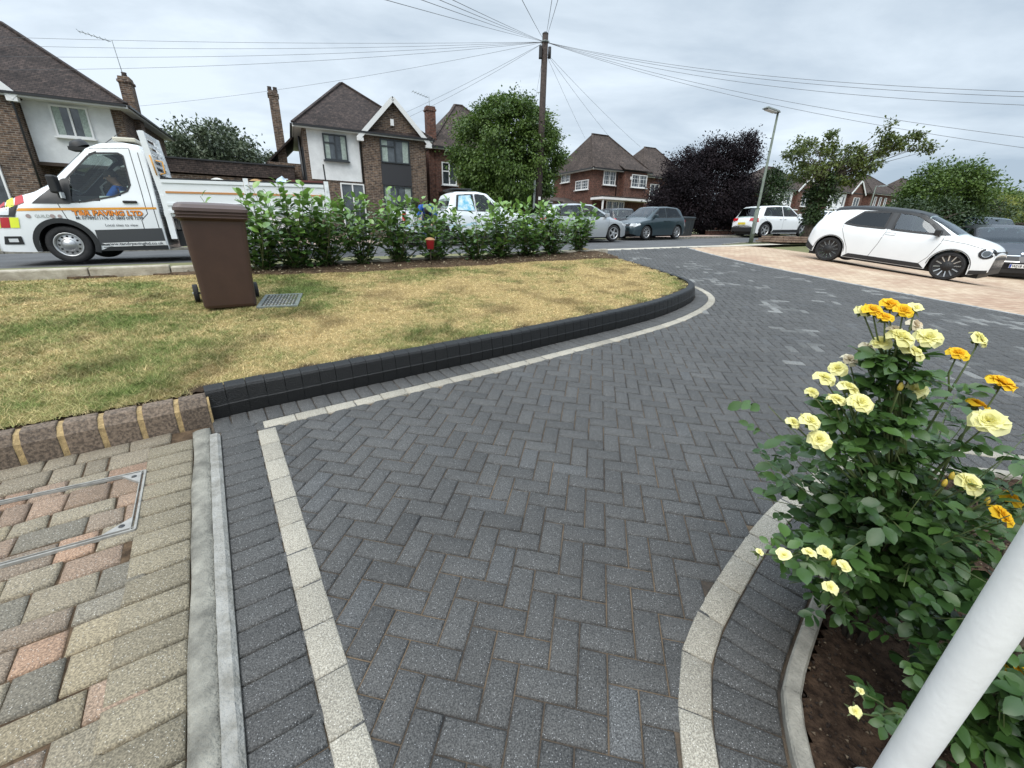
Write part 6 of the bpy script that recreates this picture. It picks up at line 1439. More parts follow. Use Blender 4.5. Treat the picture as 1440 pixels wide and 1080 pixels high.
for sd in (1, -1):
    for a0, a1 in ((-1.70, -3.10), (-3.20, -4.66)):
        b = MB(); xm, ln_ = (a0 + a1) / 2, abs(a1 - a0); b.box((xm, sd * 1.0, 1.22), (ln_, .03, .60)); b.box((xm, sd * 1.02, 1.50), (ln_, .03, .06)); b.box((xm, sd * 1.02, 1.08), (ln_, .025, .05)); b.box((xm, sd * 1.02, .94), (ln_, .03, .05))
        dp = b.build('drop_side', dsm, trk); b = MB(); b.box((xm, sd * 1.018, 1.30), (ln_ * .96, .016, .036)); b.build('orange_strip', mat('orange_strip', (.50, .23, .08), .5), dp)
        b = MB(); b.box((xm, sd * 1.0, 1.545), (ln_, .05, .03)); b.build('rim', M['trim'], dp)
    for xx in (-3.15, -4.72): b = MB(); b.box((xx, sd * 1.01, 1.24), (.09, .08, .72)); b.box((xx, sd * 1.055, 1.44), (.04, .02, .10), 0); b.build('post', M['white_paint'], trk)
b = MB(); b.box((-4.75, 0, 1.22), (.04, 1.9, .6)); b.build('tailboard', M['white_paint'], trk)
b = MB(); b.box((-4.76, .55, 1.75), (.03, .03, .5)); b.box((-4.9, 0, .55), (.1, 1.6, .12)); b.build('rear_bumper', M['black'], trk)
for sd in (1, -1): b = MB(); b.box((-3.15, sd * .88, .76), (.95, .26, .02)); b.box((-2.68, sd * .88, .62), (.02, .26, .28)); b.box((-3.62, sd * .88, .62), (.02, .26, .28)); b.build('mudguard', M['black'], trk)
# load lying in the bed
def load(name, label, cat, xl, yl, zl, m_, kind):
    o = empty(name, (0, 0, 0), 0, label, cat, mat=tm @ Matrix.Translation((xl, yl, zl))); b = MB()
    r = np.random.default_rng(int(abs(xl) * 100)); nx_, ny_ = 16, 12; w, d, h = kind; vs = []
    for i in range(nx_ + 1):
        for j in range(ny_ + 1):
            u, v = i / nx_, j / ny_; f = (math.sin(math.pi * u) * math.sin(math.pi * v)) ** .45; vs.append(((u - .5) * w, (v - .5) * d, h * f * (.82 + .3 * mn.noise(Vector((u * 4, v * 4, xl))))))
    b.add(vs, [(i * (ny_ + 1) + j, (i + 1) * (ny_ + 1) + j, (i + 1) * (ny_ + 1) + j + 1, i * (ny_ + 1) + j + 1) for i in range(nx_) for j in range(ny_)], 0, True)
    b.add([(-w / 2, -d / 2, -.5), (w / 2, -d / 2, -.5), (w / 2, d / 2, -.5), (-w / 2, d / 2, -.5), (-w / 2, -d / 2, .0), (w / 2, -d / 2, .0), (w / 2, d / 2, .0), (-w / 2, d / 2, .0)], [(0, 1, 5, 4), (1, 2, 6, 5), (2, 3, 7, 6), (3, 0, 4, 7)]); b.build('sack', m_, o, recalc=False); return o
load('rubble_sack', 'off-white woven sack heaped in the truck bed behind the bin', 'sack', -2.55, .3, 1.46, mat('woven_white', (.55, .54, .50), .8, noise=.2, scale=14, bump=.5), (.85, 1.0, .20))
load('sand_load', 'heap of orange sand in the truck bed', 'sand', -3.35, .25, 1.44, mat('building_sand', (.34, .20, .08), 1.0, noise=.3, scale=20, bump=.8), (.85, 1.1, .22))
load('cement_sack', 'pale blue-white plastic sack standing at the back of the truck bed', 'sack', -3.85, .2, 1.46, mat('blue_white_plastic', (.42, .52, .60), .4, noise=.25, scale=6), (.36, .8, .32))
b = MB(); bo_ = empty('board_stack', (0, 0, 0), 0, 'dark red-brown boards laid across the rear of the truck bed', 'boards', mat=tm @ Matrix.Translation((-4.3, .3, 1.48)))
for k in range(3): b = MB(); b.box((0, .02 * k, .03 + .045 * k), (.75, 1.1, .04)); b.build('board', mat('red_brown_board', (.12, .035, .03), .6) if k == 0 else bo_.children[0].data.materials[0], bo_)
# ================================================================== SMALL THINGS
M['bin_brown'] = mat('brown_bin_plastic', (.055, .028, .020), .42, noise=.10, scale=5, bump=.12, bscale=200)
M['bin_lid'] = mat('brown_lid_plastic', (.095, .065, .058), .38, noise=.08, scale=5)
def rrect(w, d, r, n=4, y0=0.0):
    o = []
    for cx_, cy_, a0 in ((w / 2 - r, d / 2 - r, 0), (-w / 2 + r, d / 2 - r, 90), (-w / 2 + r, -d / 2 + r, 180), (w / 2 - r, -d / 2 + r, 270)):
        for k in range(n + 1): a = R_(a0 + 90 * k / n); o.append((cx_ + r * math.cos(a), cy_ + r * math.sin(a) + y0))
    return o
def wheelie_bin(x, y, h, az, label, mb, ml, group=None, sc=1.0):
    """front faces local -y"""
    root = empty('wheelie_bin', P(x, y, h), az, label, 'wheelie bin', group); root.scale = (sc, sc, sc)
    b = MB(); secs = [(.0, .47, .50, .03, .0), (.03, .49, .52, .045, .0), (.30, .50, .57, .05, .01), (.88, .555, .68, .055, .03), (.90, .60, .74, .05, .03), (.965, .61, .75, .05, .03), (.97, .57, .70, .05, .03)]
    vs = []; k = None
    for z, w, d, r, y0 in secs:
        o = rrect(w, d, r, 4, y0); k = len(o); vs += [(p[0], p[1], z) for p in o]
    fs = [(i * k + q, i * k + (q + 1) % k, (i + 1) * k + (q + 1) % k, (i + 1) * k + q) for i in range(len(secs) - 1) for q in range(k)] + [tuple(range(k))[::-1]]
    b.add(vs, fs, 0, False)
    for zz in (.905, .935): 
        o0 = rrect(.622, .762, .05, 4, .03); vs = [(p[0], p[1], zz) for p in o0] + [(p[0], p[1], zz + .012) for p in o0]; b.add(vs, [(q, (q + 1) % k, k + (q + 1) % k, k + q) for q in range(k)] + [tuple(range(k))[::-1], tuple(range(k, 2 * k))])
    body = b.build('body', mb, root, bevel=.004)
    for p in body.data.polygons: p.use_smooth = False
    # lid: domed with a raised middle and an overhanging lip
    b = MB(); secs = [(.965, .60, .74, .05), (.968, .63, .775, .055), (.998, .63, .775, .055), (1.004, .615, .76, .055), (1.030, .585, .73, .06), (1.045, .53, .66, .07), (1.052, .36, .5, .08)]
    vs = []
    for z, w, d, r in secs: o = rrect(w, d, r, 4, .03); vs += [(p[0], p[1], z + .02 * (p[1] + .35)) for p in o]
    b.add(vs, [(i * k + q, i * k + (q + 1) % k, (i + 1) * k + (q + 1) % k, (i + 1) * k + q) for i in range(len(secs) - 1) for q in range(k)] + [tuple(range((len(secs) - 1) * k, len(secs) * k))]); lid = b.build('lid', ml, root)
    b = MB(); b.tube([(-.26, .40, .99), (-.26, .47, 1.0), (.26, .47, 1.0), (.26, .40, .99)], .017, 8); b.build('handle', mb, lid)
    b = MB(); b.tube([(-.33, .30, .10), (.33, .30, .10)], .012, 8); b.build('axle', M['steel'], root)
    for sd in (-1, 1):
        b = MB(); b.lathe([(.0, -.02), (.075, -.02), (.098, -.024), (.10, -.015), (.10, .015), (.098, .024), (.075, .02), (.0, .02)], 24, Matrix.Translation((sd * .295, .30, .10)) @ Matrix.Rotation(R_(90), 4, 'Y')); b.build('wheel', M['tyre'], root)
    return root
bl_, br_ = pl(290, 437, .17), pl(362, 433, .17); az = math.atan2(br_[1] - bl_[1], br_[0] - bl_[0]); ux, uy = math.cos(az), math.sin(az)
mx_, my_ = (bl_[0] + br_[0]) / 2, (bl_[1] + br_[1]) / 2
az = R_(36); ux, uy = math.cos(az), math.sin(az)
wheelie_bin(mx_ - uy * .25 , my_ + ux * .25, .175, az, 'brown wheelie bin standing on the dry lawn in front of the laurels', M['bin_brown'], M['bin_lid'], sc=1.01)
M['bin_dark'] = mat('dark_bin_plastic', (.018, .025, .028), .45)
for k, (px, sd) in enumerate(((959, 0), (966, .1))):
    t, h = onS(px, 327, 18.4); x, y = xy(18.4 + sd, t); wheelie_bin(x, y, .03, TH, ['dark wheelie bin left of the pair by the slate hatchback', 'dark wheelie bin nearer the purple tree, right of its pair'][k], M['bin_dark'], M['bin_dark'], 'dark wheelie bins across the road')
# drain cover in the lawn
c4 = [pl(366, 436, .175), pl(425, 433, .175), pl(419, 412, .175), pl(370, 415, .175)]
cx_, cy_ = sum(c[0] for c in c4) / 4, sum(c[1] for c in c4) / 4; az = math.atan2(c4[1][1] - c4[0][1], c4[1][0] - c4[0][0]); w_ = math.hypot(c4[1][0] - c4[0][0], c4[1][1] - c4[0][1]); d_ = .62
o = empty('drain_cover', (0, 0, 0), 0, 'square metal chequered drain cover set in the lawn beside the brown bin', 'drain cover', mat=ground_matrix(cx_, cy_, az, .182))
b = MB()
for sx in (-1, 1): b.box((sx * (w_ / 2 - .02), 0, 0), (.04, d_, .02)); b.box((0, sx * (d_ / 2 - .02), .001), (w_ - .082, .04, .02))
b.build('frame', M['galv'], o)
b = MB(); b.box((0, 0, -.004), (w_ - .09, d_ - .09, .016)); pt = b.build('plate', mat('dark_metal', (.05, .052, .055), .5, metal=.4), o)
b = MB()
for i in range(9):
    for j in range(7):
        if (i + j) % 2 == 0: b.box((-(w_ - .14) / 2 + (w_ - .14) * i / 8, -(d_ - .14) / 2 + (d_ - .14) * j / 6, .0065), (.016, .052, .006))
        else: b.box((-(w_ - .14) / 2 + (w_ - .14) * i / 8, -(d_ - .14) / 2 + (d_ - .14) * j / 6, .0065), (.014, .04, .005))
b.build('tread', M['steel'], pt)
# recessed manhole tray in the old paving
p_a, p_b, p_c, p_d = pl(0, 797, .004), pl(190, 745, .004), pl(205, 662, .004), pl(0, 706, .004)
o = empty('manhole_cover', (0, 0, 0), 0, 'recessed paving tray cover with thin steel rim and corner plates in the old paving', 'manhole cover')
far = (p_b[0] + (p_a[0] - p_b[0]) * 1.3, p_b[1] + (p_a[1] - p_b[1]) * 1.3); far2 = (p_c[0] + (p_d[0] - p_c[0]) * 1.1, p_c[1] + (p_d[1] - p_c[1]) * 1.1)
b = MB()
for a, c in ((far, p_b), (p_b, p_c), (p_c, far2)): b.bar(P(*a, .004), P(*c, .004), .009, .014)
def inner(a, c, q):
    n_ = Vector((-(c[1] - a[1]), c[0] - a[0])).normalized(); cen = Vector(((far[0] + p_b[0] + p_c[0] + far2[0]) / 4, (far[1] + p_b[1] + p_c[1] + far2[1]) / 4)); s_ = 1 if (cen - Vector(a)).dot(n_) > 0 else -1; return (a[0] + n_.x * q * s_, a[1] + n_.y * q * s_), (c[0] + n_.x * q * s_, c[1] + n_.y * q * s_)
for a, c in ((far, p_b), (p_b, p_c), (p_c, far2)):
    a2, c2 = inner(a, c, .017); b.bar(P(*a2, .004), P(*c2, .004), .004, .013)
b.build('rim', mat('dull_steel', (.27, .26, .235), .7, metal=.1, noise=.2, scale=30), o)
for p0, pa, pb in ((p_b, far, p_c), (p_c, p_b, far2)):
    v0 = Vector(p0); e1 = (Vector(pa) - v0).normalized(); e2 = (Vector(pb) - v0).normalized(); q = [v0 + (e1 + e2) * .015, v0 + e1 * .12 + e2 * .015, v0 + e2 * .10 + e1 * .015]
    b = MB(); vs = [P(v.x, v.y, .012) for v in q] + [P(v.x, v.y, -.01) for v in q]; b.add(vs, [(0, 1, 2), (3, 5, 4), (0, 3, 4, 1), (1, 4, 5, 2), (2, 5, 3, 0)]); cp = b.build('corner_plate', mat('plate_steel', (.28, .27, .25), .7, metal=.1, noise=.15, scale=40) if 'cps' not in M else M['cps'], o)
    M['cps'] = cp.data.materials[0]
    ce = sum(q, Vector((0, 0))) / 3; b = MB(); b.lathe([(.0, .0145), (.010, .0145), (.012, .012)], 14, Matrix.Translation(P(ce.x, ce.y, .001))); b.build('keyhole', M['trim'], cp)

# white porch post, bottom right
pr = MB(); px0 = ray(1268, 1080); dist = 1.02
pxy = CAM + px0 * dist; R0 = .0
# axis in plan: where the post passes the lower frame edge
dl_, dr_ = ray(1226, 1080), ray(1311, 1080); ang = math.acos(dl_.dot(dr_))
az_p = R_(56.65); ax_x, ax_y = 1.2 * math.sin(az_p), 1.2 * math.cos(az_p); zf = G(ax_x, ax_y)
o = empty('porch_post', (ax_x, ax_y, zf), 0, 'white painted round porch post crossing the lower right corner', 'post')
o.rotation_mode = 'QUATERNION'; o.rotation_quaternion = Vector((0, 0, 1)).rotation_difference(Vector((math.cos(az_p) * .030, -math.sin(az_p) * .030, 1)).normalized()); rad = .038
b = MB(); b.lathe([(rad, 0.0), (rad, 2.6)], 48); b.lathe([(rad + .03, -.02), (rad + .03, .05), (rad + .012, .07), (rad, .08)], 48); b.build('shaft', mat('white_post_paint', (.70, .70, .69), .5, noise=.06, scale=5, bump=.10, bscale=60), o)
b = MB(); b.lathe([(0, 2.66), (rad + .05, 2.66), (rad + .05, 2.62), (rad + .02, 2.60), (rad, 2.58)], 48); b.build('cap', M['white'], o)

# ---- rose bed
M['rose_y'] = leaf_mat('golden_petals', (.80, .42, .012), (.90, .62, .04), rough=.6, transl=.3, spec=.2)
M['rose_p'] = leaf_mat('pale_yellow_petals', (.78, .72, .20), (.90, .86, .48), rough=.6, transl=.3, spec=.2)
M['rose_w'] = leaf_mat('faded_petals', (.45, .30, .16), (.85, .80, .62), rough=.7, transl=.25, spec=.2)
M['rose_leaf'] = leaf_mat('rose_leaves', (.016, .048, .014), (.10, .19, .04), rough=.36, transl=.2, spec=.5)
M['bud'] = mat('rose_bud_green', (.30, .26, .05), .6, scale=90, c2=(.55, .36, .04)); M['cane'] = mat('rose_cane', (.075, .10, .03), .6, noise=.3, scale=20); M['cane_old'] = mat('old_cane', (.06, .045, .03), .8)
bed_poly = BED.off(-.345, 50) + [(5.6, -.8), (.7, -.8)]
V = []; nx_, ny_ = 150, 90; xs = np.linspace(.7, 5.6, nx_); ys = np.linspace(-.2, 2.5, ny_)
XX, YY = np.meshgrid(xs, ys, indexing='ij'); ins = inpoly_np(XX, YY, bed_poly)
for i in range(nx_):
    for j in range(ny_):
        x, y = XX[i, j], YY[i, j]; V.append((x, y, G(x, y) + .0 + .025 * mn.noise(Vector((x * 4, y * 4, 1))) + .014 * mn.noise(Vector((x * 16, y * 16, 1))) + .008 * mn.noise(Vector((x * 45, y * 45, 1)))))
F = [(i * ny_ + j, (i + 1) * ny_ + j, (i + 1) * ny_ + j + 1, i * ny_ + j + 1) for i in range(nx_ - 1) for j in range(ny_ - 1) if ins[i, j] and ins[i + 1, j + 1] and ins[i + 1, j] and ins[i, j + 1]]
me = npmesh('rose_bed_soil', V, F, smooth=True); bm = bmesh.new(); bm.from_mesh(me); bmesh.ops.delete(bm, geom=[v for v in bm.verts if not v.link_faces], context='VERTS'); bm.to_mesh(me); bm.free(); tag(link('rose_bed_soil', me, M['soil_dark']), kind='structure')
sheet('rose_bed_base', bed_poly, -.075, M['soil_dark'])
# crumbs of bark and stones
n = 5200; r = np.random.default_rng(9); PP = []
while len(PP) < n:
    x, y = r.uniform(.85, 2.9), r.uniform(.35, 2.3)
    if inpoly(x, y, bed_poly): PP.append((x, y, G(x, y) + .003 + .025 * mn.noise(Vector((x * 4, y * 4, 1))) + .014 * mn.noise(Vector((x * 16, y * 16, 1)))))
PP = np.array(PP)
TET = (np.array([(0, 0, .0), (1, 0, .05), (.4, .8, .0), (.45, .3, .55)]) - np.array((.45, .3, .05)), np.array([(0, 2, 1), (0, 1, 3), (1, 2, 3), (2, 0, 3)]))
V, F, cc = scatter(TET, PP, r.normal(size=(n, 3)) * (1, 1, .3), r.normal(size=(n, 3)) * .5 + (0, 0, 1), r.uniform(.004, .017, n), 1, np.repeat((r.random((n, 1)) ** 4), 3, axis=1))
M['crumb'] = leaf_mat('soil_crumbs', (.022, .014, .010), (.20, .15, .10), rough=1, transl=0)
tag(link('soil_crumbs', npmesh('soil_crumbs', V, F, cc), M['crumb']), 'dark crumbs of soil and bark in the rose bed', 'soil crumbs', kind='stuff')

def petal_arrays(center, axis, R, r, openn=1.0, npet=26, blow=False):
    """spiral of cupped petals around an axis"""
    ax = norm_(np.array(axis)); a = norm_(np.cross(ax, (0.3, .2, .9))); bb = np.cross(ax, a); V = []; F = []; C = []; base = 0; nu, nv = 5, 4
    for k in range(npet):
        f = k / (npet - 1); th = k * 2.39996 + r.normal(0, .12); tilt = (.12 + 1.22 * f ** 1.0 * openn) + r.normal(0, .06); ln_ = R * (.46 + .58 * f ** .8) * r.uniform(.9, 1.08); wd_ = R * (.42 + .50 * f) * r.uniform(.9, 1.1)
        rad = np.cos(th) * a + np.sin(th) * bb; tan = -np.sin(th) * a + np.cos(th) * bb; c0 = center + rad * R * .04 * f; tone_ = np.clip(.35 + .5 * f + r.normal(0, .12), 0, 1)
        for i in range(nu + 1):
            u = i / nu; tl = tilt * (.35 + .65 * u) + (.75 * max(0, u - .7) * f * 1.6); p = c0 + (np.cos(tl) * ax + np.sin(tl) * rad) * ln_ * u * 1.0
            wprof = wd_ * (.22 + .95 * np.sin(min(1, u * 1.12) * np.pi * .56)) * (1 if u < .85 else .86 - .25 * (u - .85) / .15)
            for j in range(nv + 1):
                v = j / nv * 2 - 1; cup = (1 - v * v) * .0 + (v * v) * wd_ * .30 * (1.1 - .7 * f * u); nrm = np.sin(tl) * ax - np.cos(tl) * rad
                V.append(p + tan * v * wprof * .62 + nrm * cup * .9 + nrm * R * .03 * np.sin(3 * v + k) * u * (1 + f)); C.append((tone_, tone_, tone_))
        for i in range(nu):
            for j in range(nv): q = base + i * (nv + 1) + j; F.append((q, q + 1, q + nv + 2, q + nv + 1))
        base += (nu + 1) * (nv + 1)
    return V, F, C
def rose_leafspray(PP, DD, NN, SS, CC, p, d, size, r, young=0.0):
    """a compound leaf of five leaflets"""
    d = norm_(np.array(d)); side = norm_(np.cross(d, (0, 0, 1)) + 1e-6); c_ = np.clip(.15 + .5 * r.random() * .7 + young, 0, 1); rach = []
    for f, ss in ((.38, 1), (.38, -1), (.75, 1), (.75, -1), (1.0, 0)):
        q = p + d * size * 1.35 * f + np.array((0, 0, -.12 * size * f * f)); rach.append(q); dd = d * (.55 if ss else 1.0) + side * ss * .9 + np.array((0, 0, r.normal(-.22, .35)))
        PP.append(q); DD.append(dd); NN.append(np.array((r.normal(0, .5), r.normal(-.25, .5), .9))); SS.append(size * r.uniform(.75, 1.05) * (1.12 if not ss else .92)); k = np.clip(c_ + r.normal(0, .06), 0, 1); CC.append((k, k, k))
def rose_bush(name, label, foot, blooms, canes, r, extra=60, spread=(.35, .3), zr=(.25, .8)):
    """blooms: (px, py, distance along y, radius, kind)"""
    fx_, fy_ = foot; z0 = G(fx_, fy_) + .01; root = empty(name, (fx_, fy_, z0), 0, label, 'rose bush'); org_ = np.array((fx_, fy_, z0))
    pos = []
    for px, py, yy, rr, kind in blooms:
        d = ray(px, py); k = yy / d.y; p = np.array(CAM + d * k) - org_; pos.append((p, rr * 1.0, kind))
    b = MB(); PP, DD, NN, SS, CC = [], [], [], [], []; main = []
    for a in range(canes):
        th = 2 * math.pi * a / canes + r.normal(0, .2); hgt = r.uniform(.35, .62); sp = r.uniform(.06, .2); pts = [Vector((math.cos(th) * .03, math.sin(th) * .03, -.03)), Vector((math.cos(th) * sp * .4, math.sin(th) * sp * .4, hgt * .4)), Vector((math.cos(th) * sp, math.sin(th) * sp, hgt))]; main.append(pts); b.tube(pts, [.009, .0075, .006], 7, mi=1)
    for p, rr, kind in pos:
        near = [q for q, _, _ in pos if np.linalg.norm(q - p) < .12]; cen = Vector(np.mean(near, axis=0)); pv = Vector(p)
        src = min(main, key=lambda m_: (m_[2] - cen).length); a0 = src[1].lerp(src[2], .8)
        if pv.z < a0.z: a0 = src[0].lerp(src[1], .6)
        jn = cen.lerp(a0, min(.6, .13 / max(.13, (cen - a0).length))) + Vector((0, 0, -.01)); bend = Vector((math.sin(cen.x * 60), math.cos(cen.y * 50), 0)) * .018
        st4 = [a0, a0.lerp(jn, .5) + bend + Vector((0, 0, .02)), jn, jn.lerp(pv, .55) + Vector((r.normal(0, .006), r.normal(0, .006), -.008)), pv - Vector((0, 0, rr * .25))]
        b.tube(st4, [.0040, .0036, .0030, .0023, .0020], 6, mi=0)
        nsp = int((pv - a0).length * 17) + 1
        for q in range(nsp):
            f = (q + .3) / nsp * .66; i = min(3, int(f * 4)); pp = np.array(st4[i].lerp(st4[i + 1], f * 4 - i)); th = q * 2.4 + r.normal(0, .5); rose_leafspray(PP, DD, NN, SS, CC, pp, (math.cos(th), math.sin(th), .25), r.uniform(.032, .052), r, .25 * f)
    for q in range(extra):
        src = main[r.integers(len(main))]; f = r.random(); base_ = np.array(src[1].lerp(src[2], f)); th = r.uniform(0, 2 * np.pi); rad = r.random() ** .6; zt = zr[0] + (zr[1] - zr[0]) * r.random() ** .8; wz = .45 + .75 * min(1, zt / .6) - .5 * max(0, zt - .7); tgt = np.array((math.cos(th) * spread[0] * rad * wz, math.sin(th) * spread[1] * rad * wz, zt))
        tv = Vector(tgt); bv = Vector(base_) if tgt[2] > .2 else src[0].lerp(src[1], .7); mid = bv.lerp(tv, .5) + Vector((0, 0, .04)); b.tube([bv, mid, tv], [.0022, .0018, .0012], 5, mi=0)
        for w in range(5):
            pp = np.array(bv.lerp(mid, w / 2) if w < 2 else mid.lerp(tv, (w - 2) / 2.)); th2 = r.uniform(0, 2 * np.pi); rose_leafspray(PP, DD, NN, SS, CC, pp, (math.cos(th2), math.sin(th2), r.uniform(-.2, .4)), r.uniform(.038, .066), r, .5 * max(0, r.random() - .6))
    b.build('canes', [M['cane'], M['cane_old']], root)
    V, F, cc = scatter(BROAD, np.array(PP), np.array(DD), np.array(NN), np.array(SS), .98, np.array(CC)); link('foliage', npmesh('foliage', V, F, cc, smooth=True), M['rose_leaf'], root)
    for p, rr, kind in pos:
        if kind == 'b':
            g = MB(); g.lathe([(.0, -.009), (.005, -.007), (.0065, .001), (.0045, .010), (0, .016)], 12, Matrix.Translation(p)); g.build('rose_bud', M['rose_y'] if 'bud' not in M else M['bud'], root); 
            continue
        ax = np.array((r.normal(0, .3) + .1 * np.sign(p[0]), -.55 + r.normal(0, .2), 1.0)); op = {'y': 1.0, 'p': 1.12, 'w': 1.25, 'h': .6, 's': .9}[kind]
        V, F, C = petal_arrays(np.array(p) - norm_(ax) * rr * .25, ax, rr, r, op, {'y': 24, 'p': 24, 'w': 16, 'h': 14, 's': 10}[kind])
        fl = link('rose_flower', npmesh('rose_flower', V, F, C, smooth=True), M[{'y': 'rose_y', 'p': 'rose_p', 'w': 'rose_w', 'h': 'rose_p', 's': 'rose_p'}[kind]], root)
        if kind == 'y': fl['label'] = 'golden yellow rose'
        if kind == 'w': fl['label'] = 'faded browning rose'
        g = MB(); cv = Vector(p) - Vector(norm_(ax)) * rr * .32; qm = Matrix.Translation(cv) @ Vector(norm_(ax)).to_track_quat('Z', 'Y').to_matrix().to_4x4(); g.lathe([(0, -.012), (.005, -.010), (.006, -.002), (.004, .004)], 10, qm)
        for k in range(5):
            a = 2 * math.pi * k / 5; u_ = Vector((math.cos(a), math.sin(a), 0)); w_ = Vector((-math.sin(a), math.cos(a), 0)); g.add([qm @ (w_ * .003), qm @ (u_ * .011 + w_ * .0035 - Vector((0, 0, .001))), qm @ (u_ * .024 - Vector((0, 0, .006))), qm @ (u_ * .011 - w_ * .0035 - Vector((0, 0, .001))), qm @ (-w_ * .003)], [(0, 1, 2, 3, 4)])
        g.build('sepals', M['cane'], fl)
    return root
r = np.random.default_rng(77)
foot = (1.32, 1.16)
bl1 = [(1228, 436, 1.10, .024, 'y'), (1252, 428, 1.12, .024, 'y'), (1271, 437, 1.08, .023, 'y'), (1214, 437, 1.12, .020, 'p'), (1287, 434, 1.10, .018, 'h'), (1245, 446, 1.08, .018, 'y'),
       (1288, 457, 1.14, .022, 'w'), (1260, 465, 1.10, .022, 'w'), (1267, 474, 1.06, .030, 'p'), (1239, 481, 1.10, .024, 'p'), (1306, 474, 1.08, .030, 'p'), (1284, 494, 1.06, .029, 'p'), (1222, 490, 1.14, .024, 'w'), (1195, 505, 1.16, .022, 'w'),
       (1178, 518, 1.14, .025, 'p'), (1160, 531, 1.12, .026, 'p'), (1142, 551, 1.12, .017, 'p'), (1194, 545, 1.08, .027, 'p'), (1176, 561, 1.06, .023, 'p'), (1211, 566, 1.02, .030, 'p'), (1288, 547, 1.08, .028, 'p'),
       (1116, 594, 1.06, .020, 'p'), (1140, 592, 1.04, .026, 'p'), (1152, 618, 1.02, .028, 'p'), (1266, 545, 1.04, .010, 'b'),
       (1378, 477, 1.16, .026, 'p'), (1347, 497, 1.14, .025, 'y'), (1409, 539, 1.08, .033, 'y'), (1376, 569, 1.10, .027, 'y'), (1391, 592, 1.02, .040, 'p'), (1364, 680, .98, .033, 'p'), (1423, 701, 1.00, .028, 'y'), (1409, 725, .94, .031, 'y'), (1328, 680, 1.0, .009, 'b'), (1388, 705, .98, .009, 'b'), (1338, 670, 1.0, .008, 'b'),
       (1068, 777, .92, .012, 'h'), (1102, 781, .90, .020, 'h'), (1138, 777, .92, .018, 's'), (1160, 776, .92, .018, 'p'), (1186, 797, .88, .020, 'h'), (1168, 826, .86, .020, 's'), (1173, 792, .90, .010, 'b')]
rose_bush('rose_bush', 'tall yellow rose bush in full flower in the curved bed, lower right', foot, bl1, 8, r, extra=150, spread=(.42, .36), zr=(.14, .90))
bl2 = [(1435, 950, .72, .034, 'y'), (1203, 1000, .74, .016, 's'), (1210, 972, .78, .010, 'h')]
rose_bush('rose_bush', 'second low rose bush, mostly behind the white post at the bottom right', (1.36, .80), bl2, 5, r, extra=55, spread=(.30, .26), zr=(.08, .42))

# ---- street lamps
def lamp(x, y, h0, Hh, arm_dir, label, tilt=0.0, base_l=1.1, arm=.5):
    root = empty('street_lamp', P(x, y, h0), 0, label, 'street lamp'); b = MB(); tx, ty = math.cos(arm_dir), math.sin(arm_dir); lean = Vector((tilt, 0, 1))
    b.tube([(0, 0, -.1), lean * base_l], [.075, .072], 14); b.tube([lean * base_l, lean * (base_l + .04), lean * Hh], [.06, .048, .034], 14); b.build('column', M['galv_green'] if 'galv_green' in M else M['galv'], root)
    b = MB(); b.box((0.0, -.072, .55), (.09, .012, .42)); b.build('door', M['galv'], root)
    top = lean * Hh; e = top + Vector((tx * arm, ty * arm, .05)); b = MB(); b.tube([top + Vector((-tx * .03, -ty * .03, -.02)), top + Vector((tx * .12, ty * .12, .02))], .028, 8); b.build('arm', M['galv'], root)
    Mh = Matrix.Translation(top.lerp(e, .6) + Vector((0, 0, .02))) @ Matrix.Rotation(arm_dir, 4, 'Z') @ Matrix.Rotation(R_(-8), 4, 'Y'); b = MB(); b.box((0, 0, 0), (.66, .24, .07), M=Mh.to_3x3().to_4x4(), taper=.8); 
    for i in range(len(b.v)): b.v[i] = tuple(Vector(b.v[i]) + Mh.translation)
    hd_ = b.build('lantern', M['galv'], root, bevel=.02); b = MB(); b.box(Mh.translation + Vector((tx * .03, ty * .03, -.042)), (.40, .19, .02), M=Mh.to_3x3().to_4x4()); b.build('lens', M['lampglass'], hd_); return root
M['galv_green'] = mat('painted_lamp_post', (.12, .145, .115), .6, noise=.25, scale=10)
lx_, ly_ = pl(1056, 339, .0)
top = ray(1093, 156); kk = (ly_ / top.y); ptop = CAM + top * kk
hh = 0
for k in range(100):
    z = 3 + k * .05; v = Vector((lx_, ly_, G(lx_, ly_) + z)) - CAM; py = 540 + FPX * v.dot(DN) / v.dot(FW)
    if py < 158: hh = z; break
lamp(lx_, ly_, 0, hh, TH + math.pi - R_(10), 'tall grey-green street lamp on the near verge, in front of the white crossover', 0.0, 1.2)
t, h = onS(1232, 262, 18.5); x, y = xy(18.5, t); lamp(x, y, 0, h, TH - R_(25), 'far street lamp above the roof of the white hatchback', arm=.9)

# ---- telegraph pole
PS_ = 17.35; pt_, ph_ = onS(767, 48, PS_); bt_, _ = onS(757, 290, PS_); px_, py_ = xy(PS_, (pt_ + bt_) / 2)
pole = empty('telegraph_pole', P(px_, py_, 0), 0, 'dark wooden telegraph pole with a fan of cables at its top', 'telegraph pole')
b = MB(); b.tube([(0, 0, -.2), (0, 0, ph_ * .5), (0, 0, ph_)], [.155, .135, .115], 20); b.build('post', M['wood_pole'], pole)
b = MB(); b.lathe([(.0, .07), (.06, .065), (.12, .02), (.125, 0)], 16, Matrix.Translation((0, 0, ph_))); b.build('cap', M['black'], pole)
b = MB(); b.box((-.17, -.1, ph_ - .62), (.12, .16, .42)); b.build('junction_box', M['black'], pole, bevel=.02); b = MB(); b.lathe([(0, .2), (.06, .19), (.065, -.18), (0, -.2)], 12, Matrix.Translation((.19, -.06, ph_ - .62))); b.build('cable_joint', M['black'], pole)
b = MB(); b.lathe([(.118, ph_ - .28), (.135, ph_ - .28), (.135, ph_ - .22), (.118, ph_ - .22)], 20)
